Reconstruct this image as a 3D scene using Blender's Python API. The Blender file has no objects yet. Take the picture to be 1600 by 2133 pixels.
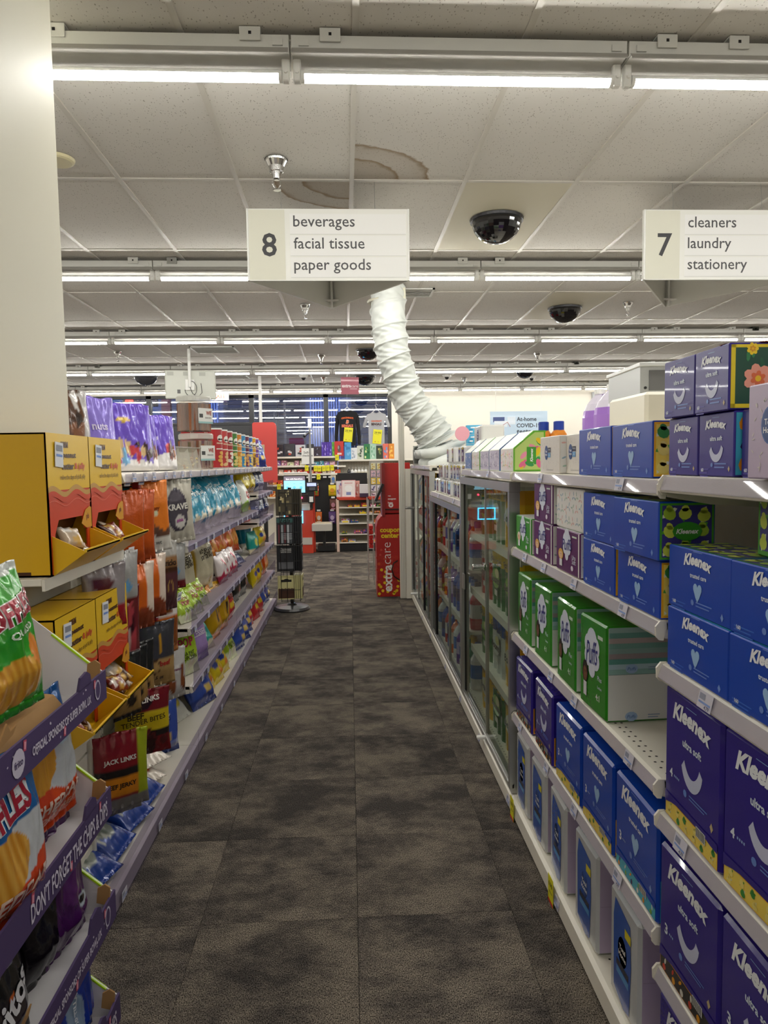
import bpy, math, random
from mathutils import Vector, Matrix, noise
R = math.radians
SC = bpy.context.scene
COL = SC.collection
random.seed(7)

# ------------------------------------------------------------------ camera, world, exposure
EYE = 1.33
def make_camera():
    f, pitch, yaw, roll = 1451.0, R(4.03), R(2.78), R(-0.87)
    F = Vector((math.sin(yaw)*math.cos(pitch), math.cos(yaw)*math.cos(pitch), -math.sin(pitch)))
    r0 = Vector((math.cos(yaw), -math.sin(yaw), 0)); u0 = r0.cross(F)
    r = math.cos(roll)*r0 + math.sin(roll)*u0; u = -math.sin(roll)*r0 + math.cos(roll)*u0
    cd = bpy.data.cameras.new('camera'); ob = bpy.data.objects.new('camera', cd); COL.objects.link(ob)
    cd.sensor_fit = 'VERTICAL'; cd.sensor_height = 24.0; cd.lens = f/2133*24.0; cd.clip_start = .02; cd.clip_end = 200
    m = Matrix((r, u, -F)).transposed().to_4x4(); m.translation = (0, 0, EYE)
    ob.matrix_world = m; SC.camera = ob
make_camera()
world = bpy.data.worlds.new('dusk_sky'); SC.world = world; world.use_nodes = True
bg = world.node_tree.nodes['Background']; bg.inputs[0].default_value = (.40, .46, .60, 1); bg.inputs[1].default_value = 3.2
SC.view_settings.view_transform = 'Standard'; SC.view_settings.look = 'None'
SC.view_settings.exposure = 0.8; SC.view_settings.gamma = 1; SC.view_settings.use_curve_mapping = False
TUBE = 34.0          # emission strength of the ceiling tubes

# ------------------------------------------------------------------ colour and materials
def lin(c): return c/12.92 if c <= .04045 else ((c+.055)/1.055)**2.4
_hc = {}
def H(s):
    if not isinstance(s, str): return s
    if s not in _hc: _hc[s] = tuple(lin(int(s[i:i+2], 16)/255) for i in (1, 3, 5)) + (1.0,)
    return _hc[s]
def mixc(a, b, t): a, b = H(a), H(b); return tuple(a[i]*(1-t)+b[i]*t for i in range(3)) + (1.0,)
MT = {}
def new_mat(name):
    m = bpy.data.materials.new(name); m.use_nodes = True; return m, m.node_tree, m.node_tree.nodes['Principled BSDF']
def pm(name, col='#ffffff', rough=.5, metal=0.0, emit=None, es=1.0, noise_amt=0.0, nscale=8.0, bump=0.0, bscale=200.0, spec=.5, coat=0.0):
    """plain principled material with optional blotchy tone and fine relief"""
    if name in MT: return MT[name]
    m, nt, b = new_mat(name); N = nt.nodes; L = nt.links
    b.inputs['Base Color'].default_value = H(col); b.inputs['Roughness'].default_value = rough; b.inputs['Metallic'].default_value = metal
    b.inputs['Specular IOR Level'].default_value = spec; b.inputs['Coat Weight'].default_value = coat
    tc = N.new('ShaderNodeTexCoord')
    if noise_amt:
        n = N.new('ShaderNodeTexNoise'); n.inputs['Scale'].default_value = nscale; n.inputs['Detail'].default_value = 4; L.new(tc.outputs['Object'], n.inputs['Vector'])
        mx = N.new('ShaderNodeMix'); mx.data_type = 'RGBA'; c = H(col)
        mx.inputs['A'].default_value = tuple(x*(1-noise_amt) for x in c[:3])+(1,); mx.inputs['B'].default_value = tuple(min(1, x*(1+noise_amt)) for x in c[:3])+(1,)
        L.new(n.outputs['Fac'], mx.inputs['Factor']); L.new(mx.outputs['Result'], b.inputs['Base Color'])
    if bump:
        n2 = N.new('ShaderNodeTexNoise'); n2.inputs['Scale'].default_value = bscale; L.new(tc.outputs['Object'], n2.inputs['Vector'])
        bp = N.new('ShaderNodeBump'); bp.inputs['Strength'].default_value = bump; bp.inputs['Distance'].default_value = .002
        L.new(n2.outputs['Fac'], bp.inputs['Height']); L.new(bp.outputs['Normal'], b.inputs['Normal'])
    if emit: b.inputs['Emission Color'].default_value = H(emit); b.inputs['Emission Strength'].default_value = es
    MT[name] = m; return m
def printed(name, rough, bump=0.0, bscale=30.0, metal=0.0, coat=0.0, bd=.004):
    """packaging print: the colour of the ink comes from the mesh"""
    if name in MT: return MT[name]
    m, nt, b = new_mat(name); N = nt.nodes; L = nt.links
    a = N.new('ShaderNodeVertexColor'); a.layer_name = 'ink'; L.new(a.outputs['Color'], b.inputs['Base Color'])
    b.inputs['Roughness'].default_value = rough; b.inputs['Metallic'].default_value = metal; b.inputs['Coat Weight'].default_value = coat
    if bump:
        tc = N.new('ShaderNodeTexCoord'); n = N.new('ShaderNodeTexNoise'); n.inputs['Scale'].default_value = bscale; n.inputs['Detail'].default_value = 3
        L.new(tc.outputs['Object'], n.inputs['Vector']); bp = N.new('ShaderNodeBump'); bp.inputs['Strength'].default_value = bump; bp.inputs['Distance'].default_value = bd
        L.new(n.outputs['Fac'], bp.inputs['Height']); L.new(bp.outputs['Normal'], b.inputs['Normal'])
    MT[name] = m; return m
def clear(name, tint='#ffffff', fac=.12, rough=.03, haze=0.0, hazecol='#b8b4c4', gloss=1.0):
    """clear sheet: see-through with fresnel gloss and an optional milky share"""
    if name in MT: return MT[name]
    m = bpy.data.materials.new(name); m.use_nodes = True; nt = m.node_tree; N = nt.nodes; L = nt.links; N.remove(N['Principled BSDF'])
    out = N['Material Output']; tr = N.new('ShaderNodeBsdfTransparent'); tr.inputs[0].default_value = H(tint)
    gl = N.new('ShaderNodeBsdfGlossy'); gl.inputs['Roughness'].default_value = rough
    fr = N.new('ShaderNodeFresnel'); fr.inputs[0].default_value = 3.2
    ma = N.new('ShaderNodeMath'); ma.operation = 'MAXIMUM'; ma.inputs[1].default_value = fac; L.new(fr.outputs[0], ma.inputs[0])
    geo = N.new('ShaderNodeNewGeometry'); fb = N.new('ShaderNodeMath'); fb.operation = 'SUBTRACT'; fb.inputs[0].default_value = 1; L.new(geo.outputs['Backfacing'], fb.inputs[1])
    mf = N.new('ShaderNodeMath'); mf.operation = 'MULTIPLY'; L.new(ma.outputs[0], mf.inputs[0]); L.new(fb.outputs[0], mf.inputs[1]); m9 = N.new('ShaderNodeMath'); m9.operation = 'MULTIPLY'; m9.inputs[1].default_value = gloss; L.new(mf.outputs[0], m9.inputs[0]); ma = m9
    mx = N.new('ShaderNodeMixShader'); L.new(ma.outputs[0], mx.inputs[0]); L.new(tr.outputs[0], mx.inputs[1]); L.new(gl.outputs[0], mx.inputs[2])
    if haze:
        df = N.new('ShaderNodeBsdfDiffuse'); df.inputs[0].default_value = H(hazecol)
        m2 = N.new('ShaderNodeMixShader'); m2.inputs[0].default_value = haze; L.new(mx.outputs[0], m2.inputs[1]); L.new(df.outputs[0], m2.inputs[2]); mx = m2
    L.new(mx.outputs[0], out.inputs['Surface']); MT[name] = m; return m
CARD = lambda: printed('printed_card', .38, .15, 400, 0, .15, .0005)
GLOSSCARD = lambda: printed('film_wrapped_card', .2, .35, 22, 0, .4, .003)
FOIL = lambda: printed('printed_foil', .24, .5, 26, .12, .3, .006)
PAPER = lambda: printed('matte_print', .6)
STEEL = lambda: pm('cream_shelf_paint', '#e9e4d6', .35, noise_amt=.03)
WHITE = lambda: pm('white_enamel', '#eeeeea', .4)
CHROME = lambda: pm('chrome', '#dddddd', .12, 1.0)
ALU = lambda: pm('brushed_aluminium', '#b9bab8', .32, .85)
BLACK = lambda: pm('black_plastic', '#141416', .4)

# ------------------------------------------------------------------ mesh building
_tx = {}
def text_geo(s, bold, shear):
    k = (s, bold, shear)
    if k not in _tx:
        cu = bpy.data.curves.new('t', 'FONT'); cu.body = s; cu.size = 1; cu.resolution_u = 2; cu.offset = bold; cu.shear = shear
        ob = bpy.data.objects.new('t', cu); me = ob.to_mesh()
        vs = [(v.co.x, v.co.y) for v in me.vertices]; fs = [tuple(p.vertices) for p in me.polygons]
        ob.to_mesh_clear(); bpy.data.objects.remove(ob); bpy.data.curves.remove(cu)
        x0 = min(v[0] for v in vs); x1 = max(v[0] for v in vs); y0 = min(v[1] for v in vs); y1 = max(v[1] for v in vs)
        _tx[k] = ([((x-x0), (y-y0)) for x, y in vs], fs, x1-x0, y1-y0)
    return _tx[k]
class MB:
    def __init__(s): s.v = []; s.f = []; s.c = []; s.m = []; s.xf = None
    def add(s, pts, faces, col='#ffffff', mat=0, pc=None):
        n = len(s.v)
        for p in pts: s.v.append(tuple(s.xf @ Vector(p)) if s.xf is not None else tuple(p))
        cc = H(col)
        for f in faces:
            s.f.append(tuple(n+i for i in f)); s.m.append(mat); s.c.append([pc[i] for i in f] if pc else cc)
        return s
    def box(s, x0, x1, y0, y1, z0, z1, col='#ffffff', mat=0, b=0.0, cols=None):
        """box; b = chamfer; cols: dict of face -> colour, faces named l r f k d t (k = back)"""
        C = lambda k: (cols or {}).get(k, col)
        if not b:
            P = [(x, y, z) for z in (z0, z1) for y in (y0, y1) for x in (x0, x1)]
            for k, f in (('d', (0, 2, 3, 1)), ('t', (4, 5, 7, 6)), ('f', (0, 1, 5, 4)), ('k', (2, 6, 7, 3)), ('l', (0, 4, 6, 2)), ('r', (1, 3, 7, 5))):
                s.add([P[i] for i in f], [(0, 1, 2, 3)], C(k), mat)
            return s
        X = (x0, x1); Y = (y0, y1); Z = (z0, z1); sg = (1, -1)
        def p(i, j, k, ax):
            c = [X[i]+sg[i]*b, Y[j]+sg[j]*b, Z[k]+sg[k]*b]; c[ax] = (X[i], Y[j], Z[k])[ax]; return tuple(c)
        for k, ax, idx in (('d', 2, ((0,0,0),(0,1,0),(1,1,0),(1,0,0))), ('t', 2, ((0,0,1),(1,0,1),(1,1,1),(0,1,1))), ('f', 1, ((0,0,0),(1,0,0),(1,0,1),(0,0,1))),
                           ('k', 1, ((1,1,0),(0,1,0),(0,1,1),(1,1,1))), ('l', 0, ((0,1,0),(0,0,0),(0,0,1),(0,1,1))), ('r', 0, ((1,0,0),(1,1,0),(1,1,1),(1,0,1)))):
            s.add([p(*q, ax) for q in idx], [(0, 1, 2, 3)], C(k), mat)
        E = C('f')
        for a, c2, third in ((0, 1, 2), (0, 2, 1), (1, 2, 0)):
            for i in (0, 1):
                for j in (0, 1):
                    q = []
                    for t in (0, 1):
                        q1 = [0]*3; q1[a] = i; q1[c2] = j; q1[third] = t; q.append((p(*q1, a), p(*q1, c2)))
                    pts = [q[0][0], q[0][1], q[1][1], q[1][0]]
                    nrm = (Vector(pts[1])-Vector(pts[0])).cross(Vector(pts[2])-Vector(pts[0]))
                    d = Vector((0, 0, 0)); d[a] = -sg[i]; d[c2] = -sg[j]
                    if nrm.dot(d) < 0: pts.reverse()
                    s.add(pts, [(0, 1, 2, 3)], E, mat)
        for i in (0, 1):
            for j in (0, 1):
                for k in (0, 1):
                    pts = [p(i, j, k, ax) for ax in (0, 1, 2)]
                    nrm = (Vector(pts[1])-Vector(pts[0])).cross(Vector(pts[2])-Vector(pts[0]))
                    if nrm.dot(Vector((-sg[i], -sg[j], -sg[k]))) < 0: pts.reverse()
                    s.add(pts, [(0, 1, 2)], E, mat)
        return s
    def prism(s, prof, a0, a1, axis='x', col='#ffffff', mat=0, ecol=None):
        """closed 2D profile swept along an axis; prof in the two other axes, in order"""
        def P(a, q): return {'x': (a, q[0], q[1]), 'y': (q[0], a, q[1]), 'z': (q[0], q[1], a)}[axis]
        n = len(prof); pts = [P(a0, q) for q in prof]+[P(a1, q) for q in prof]
        s.add(pts, [(i, (i+1) % n, n+(i+1) % n, n+i) for i in range(n)], col, mat)
        s.add(pts, [tuple(range(n))[::-1], tuple(range(n, 2*n))], ecol or col, mat); return s
    def tube(s, path, r, n=8, col='#ffffff', mat=0, cap=True, rfun=None):
        P = [Vector(p) for p in path]; pts = []; up = Vector((0, 0, 1))
        t0 = (P[1]-P[0]).normalized(); a = t0.orthogonal().normalized()
        for i, p in enumerate(P):
            t = (P[min(i+1, len(P)-1)]-P[max(i-1, 0)]).normalized(); a = (a-t*a.dot(t)).normalized(); bb = t.cross(a)
            for k in range(n):
                th = 2*math.pi*k/n; rr = rfun(i, th) if rfun else (r[i] if isinstance(r, (list, tuple)) else r)
                pts.append(p+(a*math.cos(th)+bb*math.sin(th))*rr)
        m = len(P); fs = [(i*n+k, i*n+(k+1) % n, (i+1)*n+(k+1) % n, (i+1)*n+k) for i in range(m-1) for k in range(n)]
        if cap: fs += [tuple(range(n))[::-1], tuple((m-1)*n+k for k in range(n))]
        return s.add(pts, fs, col, mat)
    def lathe(s, prof, n=20, col='#ffffff', mat=0, cols=None, c=(0, 0, 0), sq=0.0):
        """prof: (r, z) from bottom to top; cols: colour per ring; sq: 0 round .. 1 squarish"""
        pts = []
        for r, z in prof:
            for k in range(n):
                th = 2*math.pi*(k+.5)/n; e = 1+sq*.28*abs(math.sin(2*th))**1.5
                pts.append((c[0]+r*e*math.cos(th), c[1]+r*e*math.sin(th), c[2]+z))
        for i in range(len(prof)-1):
            cc = cols[i] if cols else col
            for k in range(n):
                s.add([pts[i*n+k], pts[i*n+(k+1) % n], pts[(i+1)*n+(k+1) % n], pts[(i+1)*n+k]], [(0, 1, 2, 3)], cc(k/n) if callable(cc) else cc, mat)
        if prof[-1][0] > 1e-4: s.add(pts[-n:], [tuple(range(n))], (cols or [col])[-1] if not callable((cols or [col])[-1]) else col, mat)
        if prof[0][0] > 1e-4: s.add(pts[:n], [tuple(range(n))[::-1]], (cols or [col])[0] if not callable((cols or [col])[0]) else col, mat)
        return s
    # flat print laid on a surface through a frame F(x, y, lift) -> point
    def pg(s, F, pts, col, lift=.0004, mat=0, lim=None):
        if lim is None: return s.add([F(x, y, lift) for x, y in pts], [tuple(range(len(pts)))], col, mat)
        cx = sum(p[0] for p in pts)/len(pts); cy = sum(p[1] for p in pts)/len(pts)
        for i in range(len(pts)): s._tri(F, (cx, cy), pts[i], pts[(i+1) % len(pts)], col, lift, mat, lim)
        return s
    def _tri(s, F, a, b, c, col, lift, mat, lim):
        d = lambda p, q: math.hypot(p[0]-q[0], p[1]-q[1]); L = [d(a, b), d(b, c), d(c, a)]; m = max(L)
        if m <= lim: s.add([F(p[0], p[1], lift) for p in (a, b, c)], [(0, 1, 2)], col, mat); return
        i = L.index(m); T = [a, b, c]; p, q, r = T[i], T[(i+1) % 3], T[(i+2) % 3]; h = ((p[0]+q[0])/2, (p[1]+q[1])/2)
        s._tri(F, p, h, r, col, lift, mat, lim); s._tri(F, h, q, r, col, lift, mat, lim)
    def rc(s, F, x0, y0, x1, y1, col, lift=.0004, mat=0, lim=None): return s.pg(F, [(x0, y0), (x1, y0), (x1, y1), (x0, y1)], col, lift, mat, lim)
    def el(s, F, cx, cy, rx, ry, col, lift=.0005, n=16, mat=0, lim=None, rot=0):
        cr, sr = math.cos(rot), math.sin(rot); q = []
        for k in range(n):
            x, y = rx*math.cos(2*math.pi*k/n), ry*math.sin(2*math.pi*k/n); q.append((cx+x*cr-y*sr, cy+x*sr+y*cr))
        return s.pg(F, q, col, lift, mat, lim)
    def tx(s, F, st, cx, cy, w, col, lift=.0008, bold=.02, shear=0.0, arc=0.0, h=None, rot=0, mat=0, lim=None, tilt=0.0, anchor='c'):
        vs, fs, W, Hh = text_geo(st, bold, shear)
        k = w/W if w else h/Hh; ky = h/Hh if h else k; cr, sr = math.cos(rot), math.sin(rot); pts = []
        for x, y in vs:
            X = (x-W/2)*k if anchor == 'c' else x*k; Y = (y-Hh/2)*ky; t = (x/W-.5)*2; Y += arc*(1-t*t)+tilt*t
            pts.append((cx+X*cr-Y*sr, cy+X*sr+Y*cr))
        if lim:
            for f in fs:
                for j in range(1, len(f)-1): s._tri(F, pts[f[0]], pts[f[j]], pts[f[j+1]], col, lift, mat, lim)
        else: s.add([F(x, y, lift) for x, y in pts], fs, col, mat)
        return s
    def build(s, name, mats, parent=None, smooth=False, me_only=False):
        me = bpy.data.meshes.new(name); me.from_pydata(s.v, [], s.f)
        for m in (mats if isinstance(mats, (list, tuple)) else [mats]): me.materials.append(m)
        me.polygons.foreach_set('material_index', s.m)
        ca = me.color_attributes.new('ink', 'FLOAT_COLOR', 'CORNER'); buf = []
        for f, c in zip(s.f, s.c):
            if isinstance(c, list):
                for q in c: buf.extend(q)
            else: buf.extend(c*len(f))
        ca.data.foreach_set('color', buf)
        if smooth:
            me.polygons.foreach_set('use_smooth', [True]*len(s.f))
            if smooth != 'all':
                try: me.set_sharp_from_angle(angle=R(40))
                except Exception: pass
        me.update()
        if me_only: return me
        return put(name, me, parent)
def put(name, me, parent=None, loc=(0, 0, 0), rot=(0, 0, 0)):
    o = bpy.data.objects.new(name, me); COL.objects.link(o); o.location = loc; o.rotation_euler = rot
    if parent: o.parent = parent
    return o
def tag(o, label=None, cat=None, group=None, kind=None):
    if label: o['label'] = label
    if cat: o['category'] = cat
    if group: o['group'] = group
    if kind: o['kind'] = kind
    return o
def emp(name, loc=(0, 0, 0), rz=0, parent=None):
    o = bpy.data.objects.new(name, None); COL.objects.link(o); o.location = loc; o.rotation_euler = (0, 0, rz); o.empty_display_size = .05
    if parent: o.parent = parent
    return o
def thing(name, label, cat, loc=(0, 0, 0), rz=0, group=None): return tag(emp(name, loc, rz), label, cat, group)
def clone(o, parent=None):
    c = o.copy(); COL.objects.link(c)
    if parent: c.parent = parent
    for ch in list(o.children): clone(ch, c)
    return c
ON = ['nearest', 'second', 'third', 'fourth', 'fifth', 'sixth', 'seventh', 'eighth', 'ninth', 'tenth', 'eleventh', 'twelfth', 'thirteenth', 'fourteenth', 'fifteenth', 'sixteenth', 'seventeenth', 'eighteenth']
def OF(i): return ON[i] if i else 'first'

# ================================================================== THE SETTING
ZC = EYE+1.507                     # ceiling height
CROT = R(0.37)                     # the ceiling grid runs a touch off the aisle
def cpos(x, y): return (x*math.cos(CROT)-y*math.sin(CROT), x*math.sin(CROT)+y*math.cos(CROT))

# carpet tiles, 18 inch squares, each a piece of the floor
def carpet_mat():
    m, nt, b = new_mat('loop_pile_carpet'); N = nt.nodes; L = nt.links
    tc = N.new('ShaderNodeTexCoord'); gi = N.new('ShaderNodeObjectInfo'); geo = N.new('ShaderNodeNewGeometry')
    va = N.new('ShaderNodeVectorMath'); va.operation = 'SCALE'; va.inputs['Scale'].default_value = 7.0; L.new(gi.outputs['Random'], va.inputs[0])
    vb = N.new('ShaderNodeVectorMath'); vb.operation = 'ADD'; L.new(geo.outputs['Position'], vb.inputs[0]); L.new(va.outputs[0], vb.inputs[1])
    sc = N.new('ShaderNodeVectorMath'); sc.operation = 'MULTIPLY'; sc.inputs[1].default_value = (2.2, 3.0, 1); L.new(vb.outputs[0], sc.inputs[0])
    n1 = N.new('ShaderNodeTexNoise'); n1.inputs['Scale'].default_value = 1.6; n1.inputs['Detail'].default_value = 9; n1.inputs['Roughness'].default_value = .74; L.new(sc.outputs[0], n1.inputs['Vector'])
    r1 = N.new('ShaderNodeValToRGB'); L.new(n1.outputs['Fac'], r1.inputs[0]); e = r1.color_ramp.elements
    e[0].position = .40; e[0].color = H('#484442'); e[1].position = .60; e[1].color = H('#7c746a'); x = e.new(.48); x.color = H('#5e5853')
    s2 = N.new('ShaderNodeVectorMath'); s2.operation = 'MULTIPLY'; s2.inputs[1].default_value = (420, 230, 1); L.new(geo.outputs['Position'], s2.inputs[0])
    n2 = N.new('ShaderNodeTexNoise'); n2.inputs['Scale'].default_value = 1; n2.inputs['Detail'].default_value = 2; L.new(s2.outputs[0], n2.inputs['Vector'])
    r2 = N.new('ShaderNodeValToRGB'); L.new(n2.outputs['Fac'], r2.inputs[0]); r2.color_ramp.elements[0].position = .35; r2.color_ramp.elements[0].color = (.12, .12, .12, 1); r2.color_ramp.elements[1].position = .68; r2.color_ramp.elements[1].color = (2.1, 2.07, 2.0, 1)
    mx = N.new('ShaderNodeMix'); mx.data_type = 'RGBA'; mx.blend_type = 'MULTIPLY'; mx.inputs['Factor'].default_value = 1; L.new(r1.outputs[0], mx.inputs['A']); L.new(r2.outputs[0], mx.inputs['B'])
    ml = N.new('ShaderNodeMapRange'); ml.inputs['To Min'].default_value = .88; ml.inputs['To Max'].default_value = 1.1; L.new(gi.outputs['Random'], ml.inputs['Value'])
    m3 = N.new('ShaderNodeVectorMath'); m3.operation = 'SCALE'; L.new(mx.outputs['Result'], m3.inputs[0]); L.new(ml.outputs['Result'], m3.inputs['Scale'])
    L.new(m3.outputs[0], b.inputs['Base Color']); b.inputs['Roughness'].default_value = .95; b.inputs['Specular IOR Level'].default_value = .1
    bp = N.new('ShaderNodeBump'); bp.inputs['Strength'].default_value = .9; bp.inputs['Distance'].default_value = .004; L.new(n2.outputs['Fac'], bp.inputs['Height']); L.new(bp.outputs['Normal'], b.inputs['Normal'])
    return m
XW0, XW1, YW0, YW1 = -6.5, 8.6, -4.6, 14.3
CARPET = carpet_mat()
floor = emp('floor'); tag(floor, kind='structure')
mb = MB(); mb.box(XW0, XW1, YW0, YW1, -.05, -.004, '#333333'); mb.build('subfloor', pm('dark_subfloor', '#3a3836', .95), floor)
g = .457
mb = MB(); t = .0003
mb.add([(t, t, -.003), (g-t, t, -.003), (g-t, g-t, -.003), (t, g-t, -.003), (.0012, .0012, 0), (g-.0012, .0012, 0), (g-.0012, g-.0012, 0), (.0012, g-.0012, 0)],
       [(4, 5, 6, 7), (0, 1, 5, 4), (1, 2, 6, 5), (2, 3, 7, 6), (3, 0, 4, 7)])
tile_me = mb.build('carpet_tile', CARPET, me_only=True)
rest = MB(); n_t = 0
for i in range(-15, 19):
    for j in range(-10, 31):
        x, y = i*g, .13+j*g
        inside = -1.0 < x+g/2 < .95 and .6 < y < 7.4 or -2.2 < x < 1.6 and 7.2 < y < 12.2
        if x < XW0 or x+g > XW1 or y+g > YW1: continue
        if inside: put('carpet_tile', tile_me, floor, (x, y, random.uniform(-.0003, .0003)), (0, 0, 0)); n_t += 1
        else: rest.add([(x+t, y+t, -.002), (x+g-t, y+t, -.002), (x+g-t, y+g-t, -.002), (x+t, y+g-t, -.002)], [(0, 1, 2, 3)])
tag(rest.build('distant_carpet', CARPET, floor), kind='stuff')

# walls
cream = pm('cream_wall_paint', '#e6e0d4', .6, noise_amt=.03, nscale=2, bump=.1, bscale=60)
def wall(name, *b): o = MB().box(*b).build(name, cream); tag(o, kind='structure'); return o
wall('wall_left', XW0-.15, XW0, YW0, YW1, 0, ZC+.1)
wall('wall_right', XW1, XW1+.15, YW0, YW1, 0, ZC+.1)
wall('wall_back', XW0, XW1, YW0-.15, YW0, 0, ZC+.1)
wall('wall_front', .88, XW1, YW1, YW1+.15, 0, ZC+.1)
wall('wall_above_window', XW0, .88, YW1, YW1+.15, 2.74, ZC+.1)

# ceiling: 2 x 4 foot tiles in a T-bar grid
def tile_mat():
    m, nt, b = new_mat('fissured_ceiling_tile'); N = nt.nodes; L = nt.links
    tc = N.new('ShaderNodeTexCoord'); gi = N.new('ShaderNodeObjectInfo'); geo = N.new('ShaderNodeNewGeometry')
    v = N.new('ShaderNodeTexVoronoi'); v.inputs['Scale'].default_value = 95; v.inputs['Randomness'].default_value = 1
    st = N.new('ShaderNodeVectorMath'); st.operation = 'MULTIPLY'; st.inputs[1].default_value = (1, .55, 1); L.new(geo.outputs['Position'], st.inputs[0]); L.new(st.outputs[0], v.inputs['Vector'])
    n = N.new('ShaderNodeTexNoise'); n.inputs['Scale'].default_value = 40; L.new(geo.outputs['Position'], n.inputs['Vector'])
    th = N.new('ShaderNodeMath'); th.operation = 'MULTIPLY'; L.new(n.outputs['Fac'], th.inputs[0]); th.inputs[1].default_value = .36
    lt = N.new('ShaderNodeMath'); lt.operation = 'LESS_THAN'; L.new(v.outputs['Distance'], lt.inputs[0]); L.new(th.outputs[0], lt.inputs[1])
    mx = N.new('ShaderNodeMix'); mx.data_type = 'RGBA'; mx.inputs['A'].default_value = H('#dcd8d1'); mx.inputs['B'].default_value = H('#999389')
    m0 = N.new('ShaderNodeMath'); m0.operation = 'MULTIPLY'; m0.inputs[1].default_value = .75; L.new(lt.outputs[0], m0.inputs[0]); L.new(m0.outputs[0], mx.inputs['Factor'])
    ml = N.new('ShaderNodeMapRange'); ml.inputs['To Min'].default_value = .94; ml.inputs['To Max'].default_value = 1.03; L.new(gi.outputs['Random'], ml.inputs['Value'])
    # water stains: rings round two leaks
    last = mx.outputs['Result']
    for (cx, cy, r) in ((.04, 3.85, .42), (.04, 3.85, .27)):
        sub = N.new('ShaderNodeVectorMath'); sub.operation = 'SUBTRACT'; sub.inputs[1].default_value = (cx, cy, ZC); L.new(geo.outputs['Position'], sub.inputs[0])
        n3 = N.new('ShaderNodeTexNoise'); n3.inputs['Scale'].default_value = 9; L.new(geo.outputs['Position'], n3.inputs['Vector'])
        ln = N.new('ShaderNodeVectorMath'); ln.operation = 'LENGTH'; L.new(sub.outputs[0], ln.inputs[0])
        ad = N.new('ShaderNodeMath'); ad.operation = 'MULTIPLY_ADD'; ad.inputs[1].default_value = .08; L.new(n3.outputs['Fac'], ad.inputs[0]); L.new(ln.outputs['Value'], ad.inputs[2])
        rr = N.new('ShaderNodeValToRGB'); L.new(ad.outputs[0], rr.inputs[0]); e = rr.color_ramp.elements
        e[0].position = 0; e[0].color = (.16, .16, .16, 1); e[1].position = r+.04; e[1].color = (0, 0, 0, 1)
        for pz, cc in ((r-.06, .22), (r+.0, .3), (r+.03, .8)):
            x = e.new(pz); x.color = (cc, cc, cc, 1)
        sp = N.new('ShaderNodeSeparateXYZ'); L.new(sub.outputs[0], sp.inputs[0]); pr_ = N.new('ShaderNodeMath'); pr_.operation = 'MULTIPLY'
        L.new(sp.outputs['X'], pr_.inputs[0]); L.new(sp.outputs['Y'], pr_.inputs[1])
        ng = N.new('ShaderNodeMath'); ng.operation = 'LESS_THAN'; ng.inputs[1].default_value = 0; L.new(pr_.outputs[0], ng.inputs[0])
        mq = N.new('ShaderNodeMath'); mq.operation = 'MULTIPLY'; L.new(rr.outputs[0], mq.inputs[0]); L.new(ng.outputs[0], mq.inputs[1])
        sepm = N.new('ShaderNodeMix'); sepm.data_type = 'RGBA'; L.new(mq.outputs[0], sepm.inputs['Factor']); L.new(last, sepm.inputs['A']); sepm.inputs['B'].default_value = H('#8c6f45'); last = sepm.outputs['Result']
    m3 = N.new('ShaderNodeVectorMath'); m3.operation = 'SCALE'; L.new(last, m3.inputs[0]); L.new(ml.outputs['Result'], m3.inputs['Scale'])
    L.new(m3.outputs[0], b.inputs['Base Color']); b.inputs['Roughness'].default_value = .9; b.inputs['Specular IOR Level'].default_value = .2
    bp = N.new('ShaderNodeBump'); bp.invert = True; bp.inputs['Strength'].default_value = .6; bp.inputs['Distance'].default_value = .003; L.new(lt.outputs[0], bp.inputs['Height']); L.new(bp.outputs['Normal'], b.inputs['Normal'])
    return m
TILE = tile_mat()
ceiling = emp('ceiling', rz=CROT); tag(ceiling, kind='structure')
GX, GY, GW, GH = .065, 3.84, .6096, 1.2192
mb = MB(); mb.box(.012, GW-.012, .012, GH-.012, .004, .02); tme = mb.build('ceiling_tile', TILE, me_only=True)
smooth_panel = pm('smooth_camera_panel', '#d2ccb8', .75)
mb = MB(); mb.box(.012, GW-.012, .012, GH-.012, .0, .02); pme = mb.build('smooth_panel', smooth_panel, me_only=True)
rest = MB(); tb = pm('ceiling_bar_paint', '#c9c4ba', .45)
CAMS = {(1, 0), (3, 2), (0, 4), (5, 6)}
for i in range(-11, 15):
    for j in range(-7, 9):
        x, y = GX+i*GW, GY+j*GH
        if (i, j) in CAMS: tag(put('smooth_panel', pme, ceiling, (x, y, ZC)), 'smooth beige panel that carries a camera dome'); continue
        if y > YW1-.6: continue
        if abs(x+.3-.05*y) < .75*max(y, 2)+1.3 and -1.5 < y and j < 7: put('ceiling_tile', tme, ceiling, (x, y, ZC))
        else: rest.box(x+.012, x+GW-.012, y+.012, y+GH-.012, ZC+.004, ZC+.02)
tag(rest.build('outlying_ceiling_tiles', TILE, ceiling), kind='stuff')
for i in range(-11, 16): MB().box(GX+i*GW-.012, GX+i*GW+.012, YW0-.2, YW1+.1, ZC-.002, ZC+.012).build('grid_runner', tb, ceiling)
for j in range(-7, 10):
    if GY+j*GH < YW1: MB().box(XW0-.2, XW1+.2, GY+j*GH-.011, GY+j*GH+.011, ZC-.0015, ZC+.011).build('grid_cross_bar', tb, ceiling)
MB().box(XW0-.3, XW1+.3, YW0-.3, YW1+.1, ZC+.03, ZC+.06).build('slab_above', pm('dark_plenum', '#777777', .9), ceiling)

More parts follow.
